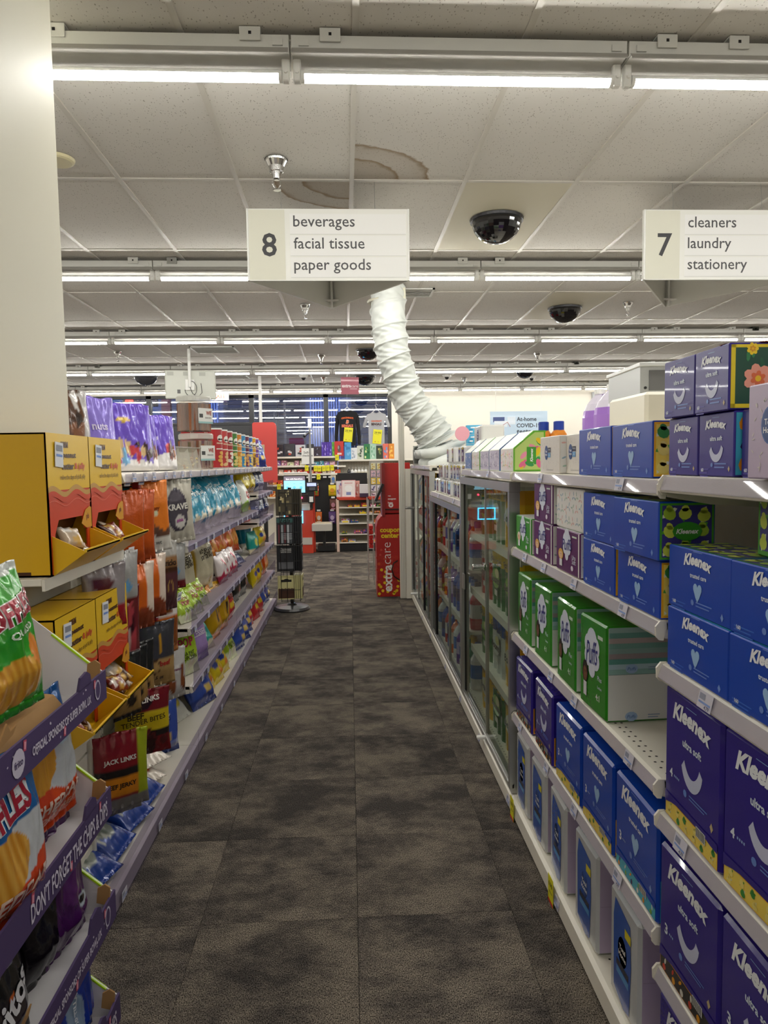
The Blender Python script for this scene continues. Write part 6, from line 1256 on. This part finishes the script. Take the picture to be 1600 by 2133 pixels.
dko = bag_me(.14, .26, .04, ['#c9561a', ('band', .0, .2, '#b0481a')], (), 42, 14, 20, name='hanging_bag'); drk = bag_me(.13, .25, .04, ['#3a1a1c', ('band', .4, .62, '#9a2630'), ('disc', 0, .7, .4, .08, '#d9d2d0')], (), 43, 14, 20, name='hanging_bag')
stk = bag_me(.12, .28, .05, ['#5a3238', ('band', .55, .80, '#9a7048'), ('band', .56, .64, '#4a2a1c'), ('band', .80, 1.1, '#a9a6a0'), ('disc', 0, .36, .28, .09, '#b08a4a'), ('disc', 0, .36, .2, .064, '#5a3238')], [('sticks', 0, .7, .6, '#3a2214')], 44, 18, 26, name='hanging_bag')
org2 = bag_me(.14, .24, .045, ['#d9661a', ('diag', .8, .1, .3, '#e9d6c6'), ('band', 0, .18, '#8a8a88'), ('wave', .3, .05, 4, '#8a3a1c')], (), 45, 16, 22, name='hanging_bag'); slv = bag_me(.13, .2, .04, ['#a9a9a8', ('disc', 0, .4, .3, .1, '#6aa6d8'), ('band', 0, .2, '#7a1a22')], (), 46, 14, 18, name='hanging_bag')
redc = bag_me(.15, .2, .04, ['#9a9296', ('band', 0, .35, '#a01a26'), ('disc', -.2, .7, .5, .12, '#5a2024')], (), 47, 14, 18, name='hanging_bag'); redl = bag_me(.1, .26, .03, ['#6a2228', ('speck', .1, .9, 14, ('#b0404a', '#3a1216', '#c9b2b0'), .22), ('band', 0, .1, '#dfd6d8')], (), 48, 12, 22, name='hanging_bag')
blk = bag_me(.12, .22, .04, ['#1f1e22', ('band', .1, .42, '#b08a4a'), ('disc', 0, .27, .35, .09, '#2a2018')], (), 49, 14, 20, name='hanging_bag'); duk = bag_me(.16, .25, .04, ['#b3905a', ('band', .45, 1.1, '#3f3f46'), ('disc', -.25, .32, .36, .12, '#4a3220'), ('disc', -.25, .32, .28, .09, '#b3905a'), ('disc', .1, .66, .1, .14, '#d9a01a')], [('beef', .35, .36, .3, '#b02a2a'), ('1.5 oz', .0, .14, .3, '#4a3220')], 50, 18, 24, name='hanging_bag')
nut = bag_me(.14, .22, .045, ['#c9641a', ('band', .74, 1.1, '#e6dcd6'), ('disc', .1, .82, .3, .07, '#9a5420'), ('disc', .5, .4, .5, .3, '#8a4a1c'), ('wave', .14, .04, 4, '#d98a4a')], (), 51, 16, 20, name='hanging_bag'); snt = bag_me(.15, .22, .045, ['#c9c6c4', ('speck', .25, .8, 9, ('#8a4a24', '#6a3418'), .20), ('disc', .1, .6, .25, .08, '#e9e6e4')], [('cinnamon', .1, .6, .4, '#7a2a5a')], 52, 16, 20, name='hanging_bag')
jl = bag_me(.20, .24, .04, ['#7a121c', ('band', .38, .68, '#dcc21a'), ('band', .30, .38, '#1c1416'), ('disc', 0, .84, .34, .12, '#2a0e12'), ('speck', .04, .28, 10, ('#3a0c12', '#5a1a1e'), .2)], [('JACK LINKS', -.05, .84, .66, '#efe9e2', {'rot': R(4)}), ('TENDER BITES', .0, .55, .82, '#3a2c10', {'bold': .01, 'rot': R(4)}), ('BEEF', -.3, .64, .3, '#3a2c10')], 53, 26, 30, name='hanging_bag')
jl2 = bag_me(.17, .25, .04, ['#8a1620', ('band', .18, .44, '#e08a1a'), ('band', .44, .56, '#1f1a1a'), ('diag', 1, 0, .55, '#a9b81c'), ('band', 0, .16, '#7a7674')], [('JACK LINKS', -.1, .66, .62, '#e9e2dc'), ('BEEF JERKY', -.1, .33, .6, '#2a1c10')], 54, 22, 28, name='hanging_bag')
hang(dko, 2.42, 1.25, .26, 'plain burnt-orange hanging bag, left of the bright orange one'); hang(dko, 2.55, 1.25, .26, 'burnt-orange hanging bag directly left of the bright orange one'); hang(og_, 2.70, 1.262, .26, 'bright orange hanging bag with white foot, top row', rot=48, roll=-4, X=-.755)
hang(drk, 2.87, 1.25, .25, 'dark red hanging bag behind the white oval-badge bag', X=-.83); hang(kr, 3.02, 1.272, .27, 'white KRAVE hanging bag with grey oval badge', rot=46, roll=-4, X=-.742)
hang(redc, 2.18, 1.03, .2, 'clear hanging bag with red foot under the upper yellow dispenser', rot=40); hang(slv, 2.36, 1.05, .2, 'silver hanging bag with blue spot, second row', rot=30); hang(redl, 2.38, .93, .26, 'long narrow dark red hanging bag beside the lower yellow box', rot=40)
hang(org2, 2.52, .985, .24, 'orange and brown hanging bag, second row', rot=35); hang(org2, 2.63, 1.0, .24, 'orange hanging bag with pale side panel, second row', rot=35, X=-.755); hang(stk, 2.82, 1.03, .28, 'clear hanging bag of brown meat sticks with kraft header', rot=30, X=-.75)
hang(slv, 3.02, 1.0, .2, 'silver and blue hanging bag right of the meat sticks')
for i, y in enumerate((2.36, 2.44, 2.52)): hang(blk, y, .70, .22, f"black and gold meat stick bag, third row, {OF(i) if i else 'nearest'}", rot=30)
hang(duk, 2.68, .735, .25, 'charcoal and kraft meat stick bag, third row, turned to the camera', rot=45, X=-.76); hang(nut, 2.86, .78, .22, 'orange nut bag with white top, third row', rot=30); hang(snt, 2.93, .565, .22, 'silver bag with brown nut print, bottom hook row', rot=35)
hang(jl, 2.48, .535, .24, 'big dark red bag with yellow TENDER BITES band', rot=58, X=-.76); hang(jl2, 2.18, .50, .25, 'red and amber jerky bag beside the slatted panel', rot=55, X=-.74); hang(jl2, 2.30, .42, .25, 'red and amber jerky bag behind the front one, bottom row', rot=50, X=-.80)
run('blue', [3.02], .06, 'blue and white bag standing below the hooks', 'left deck', rot=40, lean=4, X=-.86)
fl = bag_me(.15, .22, .05, ['#d9581a', ('disc', 0, .5, .6, .2, '#e9a66a'), ('wave', .3, .06, 4, '#e6dcd0')], (), 60, 16, 20)
for i, (y, z) in enumerate(((2.72, .062), (2.80, .105))): LB(fl, 'snack_bag', y, z+.02, f"orange and white bag lying flat on the left deck, {('under','on top of')[i]} its twin", 'snack bag', 'flat orange bags', X=-.80, rot=30, lean=82)
ob = bag_me(.17, .24, .06, ['#1c3f94', ('disc', 0, .5, .55, .28, '#8f9690'), ('band', .88, .97, '#12295f'), ('speck', .3, .7, 12, ('#b9bcb4', '#70786f'), .12)], [('ORIGINAL', 0, .88, .62, '#e0c46a')], 61, 22, 28)
for i, y in enumerate((2.06, 2.24, 2.42, 2.60)): LB(ob, 'snack_bag', y, .085, f"blue ORIGINAL bag with clear window lying on the left deck, {('nearest','second','third','farthest')[i]} of four", 'snack bag', 'flat blue ORIGINAL bags', X=-.752, rot=(14, 4, 12, 6)[i], lean=70)

# ---- top shelf of the left gondola (z 1.31)
ZT = 1.3115
pur = bag_me(.17, .235, .085, ['#6f52c9', ('top', .86, .006, 3, '#7e63d6'), ('wave', .28, .03, 3, '#e6e2e0'), ('disc', -.45, .56, .05, .03, '#e9e2f6'), ('disc', -.3, .58, .05, .03, '#e9e2f6'), ('speck', .26, .50, 14, ('#7a3a2a', '#e0c08a', '#3a1a16', '#c9404a', '#b98a4a'), .13)], (), 70, 26, 34, pouch=True, name='snack_bag')
purb = bag_me(.20, .265, .09, ['#6f52c9', ('disc', -.35, .74, .34, .035, '#c9a83a'), ('wave', .14, .03, 3, '#e6e2e0'), ('speck', .14, .42, 16, ('#7a3a2a', '#e0c08a', '#3a1a16', '#c9404a', '#7ab0d8'), .13)], (), 71, 26, 34, pouch=True, name='snack_bag')
lavb = bag_me(.16, .27, .08, ['#8c7ad8', ('band', .24, .40, '#5fb2c4'), ('wave', .16, .03, 3, '#6a4a8a')], [('nuts', 0, .60, .4, '#d9d0f2')], 72, 20, 26, pouch=True, name='snack_bag')
pret = bag_me(.20, .29, .09, ['#4a2f20', ('speck', .05, .95, 26, ('#7a4a2a', '#2a1a12', '#c9c6c4', '#5a3a24'), .18), ('diag', 1, -.3, .35, '#b9b6b6')], (), 73, 22, 30, name='snack_bag')
pky = bag_me(.13, .26, .06, ['#e6b2ac', ('band', .84, 1.1, '#e2c22a'), ('disc', 0, .9, .5, .06, '#d0506a'), ('wave', .3, .1, 5, '#7a3030')], [('raisins', 0, .5, .6, '#b03a4a')], 74, 18, 24, name='snack_bag')
for me, y, X, rot, lb_ in ((pret, 2.44, -.96, 30, 'crinkled clear bag of brown pretzels beside the column'), (lavb, 2.56, -.90, 35, 'lavender stand-up bag with aqua band on the top shelf'), (pky, 2.70, -.89, 30, 'pink and yellow foil bag squeezed between lavender and purple bags'), (purb, 2.74, -.84, 38, 'large purple stand-up nut bag with gold ribbon'),
                            (pur, 2.90, -.85, 36, 'purple stand-up nut bag, middle of the three purple bags'), (pur, 3.00, -.80, 36, 'purple stand-up nut bag, farthest of the three purple bags')): LB(me, 'snack_bag', y, ZT, lb_, 'snack bag', 'stand-up bags on the left top shelf', X=X, rot=rot, lean=4)
clamm = clear('clamshell_plastic', '#f2f2ee', fac=.12, rough=.05, haze=.16, hazecol='#f2eee2')
for i, (y, X) in enumerate(((3.20, -.83), (3.32, -.815), (3.45, -.80), (3.26, -.95), (3.42, -.95))):
    t = thing('clamshell_tub', f"clear tub of pale nuts on the left top shelf, {('nearest front','second front','third front','nearest rear','farther rear')[i]}", 'food tub', (X, y, ZT), rz=R(55), group='clear tubs of nuts')
    MB().prism([(-.05, 0), (.05, 0), (.042, .10), (-.02, .10)], -.06, .06, 'x').build('tub', clamm, t); mb = MB(); rn = random.Random(i)
    for k in range(26): x, y_, z_ = rn.uniform(-.05, .05), rn.uniform(-.035, .03), .008+rn.random()*.05; mb.lathe([(.0, -.006), (.008, 0), (.0, .007)], 6, rn.choice(['#d9c48a', '#c9a86a', '#e2d2a6', '#a8743c']), c=(x, y_, z_))
    mb.build('nuts', PAPER(), t); MB().box(-.062, .062, -.052, .052, .100, .108, b=.003).build('lid', clamm, t)
jarp = clear('jar_plastic', '#efe9e2', fac=.10, rough=.04, haze=.05)
for i, z in enumerate((ZT, ZT+.196)):
    t = thing('pretzel_jar', f"clear square jar of brown pretzel rods with white label, {('lower','upper')[i]} of the stack", 'jar', (-.82-.004*i, 3.80-.01*i, z), rz=R(52), group='stacked pretzel rod jars')
    MB().lathe([(.072, 0), (.075, .008), (.075, .15), (.068, .16)], 28, sq=.55).build('jar_wall', jarp, t, smooth=True); mb = MB()
    for a in range(9):
        for b_ in range(9):
            x, y_ = -.064+.016*a, -.064+.016*b_
            if abs(x)+abs(y_) < .115 and (abs(x) > .045 or abs(y_) > .045): mb.tube([(x, y_, .006), (x+rn.uniform(-.006, .006), y_+rn.uniform(-.006, .006), .150)], .0075, 7, rn.choice(['#7a4426', '#8a5230', '#6a3a20', '#94603a']))
    mb.build('pretzel_rods', PAPER(), t, smooth=True); mb = MB(); G_ = lambda a, b, o: (a, -.0765-o, b); mb.rc(G_, -.035, .045, .062, .125, '#e6e6e2', .0006)
    mb.rc(G_, -.035, .045, .062, .055, '#9ac0c0', .001); mb.rc(G_, -.028, .075, -.004, .095, '#4a4a4a', .001); mb.tx(G_, 'WE', .035, .10, .036, '#9a3a22', .001, .04, h=.022); mb.tx(G_, 'SNACKS', .03, .075, .04, '#4a3a30', .001, .02); mb.build('label', PAPER(), t)
    MB().lathe([(.076, .158), (.08, .162), (.08, .184), (.074, .190)], 28, sq=.5).build('lid', clear('lid_plastic', '#f6f6f2', fac=.15, rough=.1, haze=.45, hazecol='#e6e6e0'), t, smooth=True)
def can(c1, c2, seed):
    mb = MB(); r = .038; h = .235; mb.lathe([(r, 0), (r, .006), (r, .07), (r, .09), (r, .14), (r, .19), (r, .228), (r*.99, .230)], 24, cols=['#b9b9b9', c1, c1, c1, c1, c1, c1, c1]); mb.lathe([(r*1.03, .228), (r*1.03, h), (r*.98, h+.002)], 24, '#e2e2de')
    F = lambda x, y, o: (lambda a: ((r+o)*math.sin(a), -(r+o)*math.cos(a), y))(x/r)
    mb.el(F, 0, .178, .022, .020, '#f2efe6', .0008, 14, lim=.012); mb.el(F, -.009, .171, .010, .006, '#2a1c16', .0014, 8, lim=.012); mb.el(F, .009, .171, .010, .006, '#2a1c16', .0014, 8, lim=.012)
    mb.tx(F, 'PRINGLES', 0, .148, .05, '#f6e9c6', .0014, .03, lim=.01); mb.rc(F, -.028, .112, .028, .118, '#f2efe6', .0008, lim=.012)
    rn = random.Random(seed)
    for k in range(4): mb.el(F, rn.uniform(-.014, .014), .025+.022*k, .019, .011, c2, .0008+.0003*k, 12, lim=.012, rot=rn.uniform(-.4, .4))
    return mb.build('crisp_tube', CARD(), me_only=True, smooth=True)
cans = [('#b5262c', '#e6b04a', 'red'), ('#c03a3a', '#e2c08a', 'brick red'), ('#a82a30', '#efe6da', 'red and white'), ('#3f7f2c', '#e0d07a', 'green'), ('#e08a2a', '#f0c86a', 'orange'), ('#2f8fc4', '#e6c46a', 'sky blue'), ('#6a2444', '#d9a05a', 'maroon'), ('#2a5fb4', '#e6d07a', 'royal blue'), ('#d9a01c', '#6a4a1c', 'amber'), ('#6a3a9a', '#e2b24a', 'purple')]
for i, (c, c2, n_) in enumerate(cans):
    me = can(c, c2, i)
    for r_ in range(3 if i < 9 else 2):
        y = 4.17+.185*i+.045*r_
        tag(put('crisp_tube', me, None, (-.785-.092*r_, y, ZT), (0, 0, R(58+((i*7+r_*13) % 14)))), f"{n_} crisp tube on the left top shelf, {('front','middle','rear')[r_]} of its file", 'crisp tube', 'crisp tubes on the left top shelf')
for i, (c, y, z, h, n_) in enumerate((('#3a3f9a', 6.12, 0, .14, 'blue and violet carton low'), ('#4a4fb0', 6.12, .14, .09, 'violet carton on top of the blue one'), ('#c9b48a', 6.34, 0, .2, 'tan carton at the shelf end'))):
    tag(put('snack_box', smallbox(.18, .12, h, c, None, ('#e2c23a', '#7a5ac0', '#2a3a8a'), i+9), None, (-.80, y, ZT+z), (0, 0, R(70))), f"{n_} on the far left top shelf", 'box', 'cartons at the far end of the top shelf')
LB(B['blue'][0], 'snack_bag', 6.02, ZT, 'dark blue snack bag leaning against the violet cartons', 'snack bag', 'bags at the far end of the top shelf', X=-.765, rot=30, lean=18)
for i, (c, y, X, n_) in enumerate((('#2a6ab0', 3.25, -1.08, 'blue'), ('#3f8a4a', 3.55, -1.08, 'green'))): tag(put('snack_box', smallbox(.17, .1, .15, c, None, ('#ffffff',), i), None, (X, y, ZT), (0, 0, R(60))), f"{n_} carton peeking over the nut tubs at the back of the top shelf", 'box', 'cartons at the back of the top shelf')

# ---- yellow gravity dispensers
yel = '#e6b412'; 
def dispenser(label, y, z):
    W, Hh, D = .272, .352, .137; mb = MB(); c = '#dfae10'
    mb.box(-W/2, -W/2+.004, 0, D, 0, Hh, c); mb.box(W/2-.004, W/2, 0, D, 0, Hh, c); mb.box(-W/2, W/2, D-.004, D, 0, Hh, c); mb.box(-W/2, W/2, 0, D, Hh-.004, Hh, '#e6ba22'); mb.box(-W/2, W/2, 0, D, 0, .004, c)
    op = [(-W/2+.03, .10), (-W/2+.055, .135), (W/2-.06, .135), (W/2-.045, .10)]
    front = [(-W/2, .0), (-W/2+.03, .0), op[0], op[1], op[2], op[3], (W/2-.03, .10), (W/2-.03, .0), (W/2, 0), (W/2, Hh), (-W/2, Hh)]
    mb.prism([(x, zz) for x, zz in front], 0, .004, 'y', '#d2421c'); F = Ff(W, Hh)
    mb.rc(F, -W/2, .21, W/2, Hh, '#ecc01a', .0005)
    wv = lambda x, a, b: a+b*math.sin(x*42)
    for (a0, th_, cc, lf) in ((.213, .022, '#c99a4a', .001), (.200, .014, '#d2421c', .0014)):
        n = 18
        for k in range(n): x0 = -W/2+W*k/n; x1 = x0+W/n; mb.pg(F, [(x0, wv(x0, a0, .009)-th_), (x1, wv(x1, a0, .009)-th_), (x1, wv(x1, a0, .009)), (x0, wv(x0, a0, .009))], cc, lf)
    for k in range(18): x0 = -W/2+W*k/18; x1 = x0+W/18; mb.pg(F, [(x0, wv(x0, .176, .008)), (x1, wv(x1, .176, .008)), (x1, wv(x1, .1775, .008)), (x0, wv(x0, .1775, .008))], '#e8806a', .0018)
    mb.pg(F, [(W/2-.075, .115), (W/2-.045, .150), (W/2-.015, .158), (W/2-.001, .155), (W/2-.001, .10), (W/2-.04, .10)], '#d99a1c', .002); mb.tx(F, 'pb', W/2-.03, .13, .02, '#7a3a1a', .0024, .03)
    mb.tx(F, 'M&M', -.03, .325, .045, '#5a3418', .002, .05); mb.tx(F, 'peanut', -.0, .296, .085, '#4a2a12', .002, .04, anchor='c', h=.017); mb.tx(F, 'butter', -.01, .270, .075, '#4a2a12', .002, .04, h=.018); mb.tx(F, '& jelly', .068, .268, .07, '#d2521c', .002, .04, h=.022); mb.tx(F, 'relive the days of pb & jelly', .02, .240, .165, '#7a5a1c', .002, .01, h=.016)
    t = thing('candy_dispenser', label, 'dispenser', (XL-.002, y, z), rz=R(90), group='yellow cardboard candy dispensers'); mb.build('box_body', CARD(), t)
    mb = MB(); tip = (-.082, .058); a = W/2-.012
    for s in (-1, 1): mb.prism([(0, 0), tip, (0, .098)], s*a-.0015, s*a+.0015, 'x', yel)
    mb.prism([(0, 0), (0, .004), (tip[0], tip[1]+.004), tip], -a, a, 'x', yel); mb.prism([tip, (tip[0]+.0, tip[1]+.007), (tip[0]+.005, tip[1]+.007), (tip[0]+.005, tip[1])], -a-.004, a+.004, 'x', '#f0c62a')
    mb.box(-a, a, .0, .09, .002, .006, yel); mb.build('chute', CARD(), t)
    mb = MB(); rn = random.Random(int(y*100+z*10))
    mb.prism([(.09, .004), (.096, .004), (.03, .16), (.024, .16)], -W/2+.006, W/2-.006, 'x', '#5a3a1a'); mb.build('inner_flap', PAPER(), t)
    for k in range(5): b_ = bag_me(.075, .06, .02, [('#4a2418', '#b9a68e', '#7a2a1c')[k % 3], ('speck', .1, .9, 5, ('#e9e6e0', '#c9a04a'), .25)], (), 80+k, 8, 8, name='candy_packet'); put('candy_packet', b_, t, (rn.uniform(-.09, .09), -.01+rn.uniform(-.02, .01), .03+.008*k), (R(-50+rn.uniform(-20, 20)), R(rn.uniform(-30, 30)), R(rn.uniform(-40, 40))))
    lb = MB(); lb.box(-.024, .024, -.0015, 0, 0, .062, '#dfe2e8'); lb.rc(lambda x, q, o: (x, -.0015-o, q), -.018, .04, .018, .055, '#8a8f9a', .0006); lb.rc(lambda x, q, o: (x, -.0015-o, q), -.018, .026, .018, .032, '#6f93d8', .0006); o = lb.build('shelf_label', PAPER(), t); o.location = (-.072, -.0028, .268); o.rotation_euler = (0, R(4), 0)
    MB().box(-W/2-.0008, -W/2+.001, .05, .15, .004, .012).build('hand_slot', pm('slot_brown', '#4a2a12', .8), t)
    return t
dispenser('yellow candy dispenser box on the upper level, nearest the column', 1.865, 1.064); dispenser('yellow candy dispenser box on the upper level, farther of two', 2.142, 1.064)
dispenser('yellow candy dispenser box on the lower level, nearer of two', 1.865, .603); dispenser('yellow candy dispenser box on the lower level, farther of two', 2.142, .603)
for i, z in enumerate((1.063, .602)):
    t = thing('display_shelf', f"cream shelf carrying the {('upper','lower')[i]} pair of yellow dispensers", 'shelf', (0, 0, 0)); MB().box(-1.165, -.745, 1.70, 2.29, z-.018, z, b=.002).build('shelf_deck', STEEL(), t); MB().box(-.745, -.738, 1.70, 2.29, z-.03, z-.001).build('front_lip', STEEL(), t)

# ---- cardboard crisp display
ds = thing('crisp_display', 'purple printed cardboard display with four trays of crisp bags', 'display', (0, 0, 0)); XD = -.55; Y0, Y1 = .42, 1.55
kraft = pm('kraft_board', '#a8804f', .8, noise_amt=.08, nscale=30); wboard = pm('white_board', '#e2dfe2', .6); neon = pm('neon_green_edge', '#b4e01a', .5)
pur_c = '#4b3a66'
txts = ("OFFICIAL SPONSORS OF SUPER BOWL LIX", "DON'T FORGET THE CHIPS & DIPS", "OFFICIAL SPONSORS OF SUPER BOWL LIX", "DON'T FORGET THE CHIPS & DIPS")
for i, zt in enumerate((.881, .614, .372, .125)):
    hb = .064; zb = zt-hb
    tr = MB().box(-1.15, XD-.006, Y0, Y1-.004, zb+.004, zb+.01).build('tray_floor', wboard, ds)
    mb = MB(); mb.box(XD-.005, XD, Y0, Y1, zb, zt, pur_c); G_ = lambda a, b, o: (XD+o, a, b); rn = random.Random(i)
    for k in range(26): yy = rn.uniform(Y0, Y1-.02); zz = rn.uniform(zb+.006, zt-.006); s = rn.uniform(.0015, .004); mb.el(G_, yy, zz, s, s*.7, '#cfc6d8', .0006, 5, rot=rn.random()*3)
    for k in range(7): yy = Y0+.1+k*.16; zz = zb+(.014 if k % 2 else .052); mb.pg(G_, [(yy-.006, zz-.008), (yy+.004, zz-.010), (yy+.007, zz+.008), (yy-.004, zz+.010)], '#c9506a', .0008); mb.pg(G_, [(yy-.004, zz-.005), (yy+.002, zz-.007), (yy+.005, zz+.005), (yy-.002, zz+.007)], '#e6a0b0', .0012)
    if i % 2 == 0: mb.tx(G_, txts[i], 1.32, zb+.030, .27, '#d6cfe0', .0014, .03, h=.017); mb.el(G_, 1.135, zb+.032, .022, .024, '#cfc8da', .0012, 14); mb.tx(G_, 'frito', 1.135, zb+.032, .03, pur_c, .0018, .02); mb.el(G_, 1.495, zb+.036, .016, .022, '#cfc8da', .0012, 14); mb.el(G_, 1.495, zb+.036, .012, .018, pur_c, .0016, 14); mb.tx(G_, txts[i], .75, zb+.030, .27, '#d6cfe0', .0014, .03, h=.017)
    else: mb.tx(G_, txts[i], 1.335, zb+.030, .37, '#d6cfe0', .0014, .02, h=.036); mb.tx(G_, txts[i], .80, zb+.030, .37, '#d6cfe0', .0014, .02, h=.036)
    for yc in (1.0, 1.43): mb.prism([(yc-.035, zt-.001), (yc+.035, zt-.001), (yc+.03, zt+.018), (yc+.012, zt+.028), (yc-.02, zt+.024)], XD-.005, XD, 'x', pur_c)
    mb.build('printed_front', PAPER(), ds)
    for yc in (1.17, .88): MB().prism([(yc-.03, zt-.012), (yc+.02, zt-.004), (yc+.035, zt+.008), (yc+.012, zt+.004), (yc+.002, zt+.022), (yc-.018, zt+.006)], XD-.035, XD-.032, 'x').build('torn_tab', kraft, ds)
    sp_ = [(XD-.004, zb), (XD-.004, zt-.004), (XD-.03, zt+.016), (XD-.11, zt+.085), (XD-.20, zt+.16), (-1.15, zt+.16), (-1.15, zb)]
    if i == 3: sp_ = [(a, min(b, zt+.12)) for a, b in sp_]
    MB().prism(sp_, Y1-.004, Y1-.001, 'y').build('side_panel', wboard, ds)
    MB().prism([(XD-.028, zt+.014), (XD-.11, zt+.085), (XD-.113, zt+.082), (XD-.031, zt+.011)], Y1-.007, Y1+.001, 'y').build('green_edge', neon, ds)
    MB().prism([(XD-.032, zt-.012), (XD-.004, zt-.02), (XD-.001, zt+.022), (XD-.012, zt+.03), (XD-.028, zt+.022)], Y1-.03, Y1-.026, 'y').build('corner_flap', kraft, ds)
MB().prism([(-.86, .05), (-.865, .05), (-.865, 1.12), (-.86, 1.12)], Y0, Y1-.01, 'y').build('rear_board', kraft, ds)
MB().prism([(Y0, .0), (Y1-.02, .0), (Y1-.02, 1.06), (Y1-.05, 1.105), (Y1-.1, 1.12), (Y0, 1.12)], -.875, -.871, 'x').build('header_back', kraft, ds)
MB().prism([(-.86, .847), (XD-.03, .83), (XD-.06, .87), (-.84, .90)], .95, 1.42, 'y').build('folded_liner', kraft, ds)
def ruffles(spec, texts, seed, w=.235, h=.27, t=.09): return bag_me(w, h, t, spec, texts, seed, 60, 72, name='crisp_bag')
OUT = lambda s, x, y, w_, r_, c1, c2, hh: [(s, x, y, w_, c1, {'rot': r_, 'bold': .11, 'h': hh, 'shear': .12, 'lift': .0022}), (s, x, y, w_, c2, {'rot': r_, 'bold': .035, 'h': hh*.92, 'shear': .12, 'lift': .0034})]
rg = ruffles(['#2f9c22', ('diag', -1, .28, .55, '#22306c'), ('disc', -.75, .70, .42, .16, '#2c3f86'), ('disc', .35, .45, .12, .2, '#37a92a'), ('ridge', .05, .22, .75, .16, '#c9861c', '#e2aa3a', 1.2, .6), ('ridge', -.75, .10, .5, .16, '#c9861c', '#e2aa3a', 1.0, .8), ('disc', .62, .40, .16, .11, '#e88a22'), ('top', .925, .008, 9, '#cfd4cf'), ('band', 0, .04, '#2a7a2a')],
             OUT('RUFFLES', .16, .68, .76, R(9), '#efece8', '#a01c34', .044)+[('QUESO', .35, .54, .4, '#d6e6d0', {'rot': R(6), 'h': .016})], 90)
LBk = dict(cat='snack bag')
LB(rg, 'crisp_bag', 1.235, .886, 'green and navy RUFFLES QUESO crisp bag on the top tray', 'snack bag', 'crisp bags on the cardboard display', X=-.615, rot=8, lean=10)
ch = ruffles(['#c8ccd0', ('wave', .33, .05, 4, '#d8481c'), ('disc', -.45, .62, .55, .26, '#d99a2c'), ('top', .80, .03, 4, '#1c5a9e'), ('disc', .45, .7, .3, .1, '#bcd3e6'), ('disc', .5, .86, .2, .05, '#d9d4d2')], [('CHEDDAR', .05, .24, .8, '#efd2c0', {'h': .026}), ('& SOUR CREAM', .05, .14, .8, '#e8a080', {'h': .013})], 91)
LB(ch, 'crisp_bag', 1.385, .60, 'white, blue and orange cheddar crisp bag at the back of the second tray', 'snack bag', 'crisp bags on the cardboard display', X=-.625, rot=8, lean=6)
ch2 = ruffles(['#c8ccd0', ('wave', .34, .06, 4, '#d8481c'), ('ridge', -.35, .45, .75, .2, '#c9861c', '#e6b04a', 1.2, .6), ('top', .62, .03, 3, '#1c5f9e'), ('band', .97, 1.1, '#2a6fb0')], OUT('RUFFLES', -.22, .74, .84, R(6), '#e2e6ea', '#a01c34', .05)+[('CHEDDAR', .0, .22, .9, '#efd2c0', {'h': .03}), ('& SOUR CREAM', .0, .12, .9, '#e8a080', {'h': .014})], 92)
LB(ch2, 'crisp_bag', 1.115, .575, 'blue RUFFLES cheddar crisp bag leaning out of the second tray', 'snack bag', 'crisp bags on the cardboard display', X=-.585, rot=12, lean=4)
dp = ruffles(['#4a1a5a', ('diag', -1, .1, .35, '#141016'), ('disc', .3, .55, .4, .16, '#5f2272'), ('disc', .55, .35, .22, .05, '#b9c6d0'), ('disc', .55, .35, .14, .03, '#141016')], [('Doritos', -.45, .86, .5, '#d9d4dc', {'rot': R(-80)})], 93, h=.26)
LB(dp, 'crisp_bag', 1.405, .315, 'purple and black corn chip bag in the third tray', 'snack bag', 'crisp bags on the cardboard display', X=-.625, rot=8, lean=6)
db = ruffles(['#141416', ('disc', 0, .3, .6, .16, '#2a2226'), ('diag', 1, .3, 1.0, '#2e2c34'), ('disc', .3, .42, .1, .02, '#d86a22')], [('Doritos', .0, .34, .9, '#dcdce0', {'rot': R(20), 'h': .045}), ('SWEET', .2, .72, .4, '#8a8a90'), ('CHILI', .2, .64, .3, '#8a8a90')], 94)
LB(db, 'crisp_bag', 1.12, .318, 'black corn chip bag with white lettering in the third tray', 'snack bag', 'crisp bags on the cardboard display', X=-.62, rot=8, lean=8); LB(db, 'crisp_bag', 1.14, .075, 'black corn chip bag in the bottom tray', 'snack bag', 'crisp bags on the cardboard display', X=-.62, rot=8, lean=8)
bb_ = ruffles(['#1c3aa0', ('disc', -.1, .4, .35, .2, '#8fa6c0'), ('wave', .2, .05, 4, '#16307f')], [('TORTILLA', -.1, .45, .4, '#dfe6f0', {'rot': R(80)})], 95, w=.2, h=.24)
LB(bb_, 'crisp_bag', 1.43, .075, 'bright blue crisp bag in the bottom tray', 'snack bag', 'crisp bags on the cardboard display', X=-.625, rot=10, lean=6)
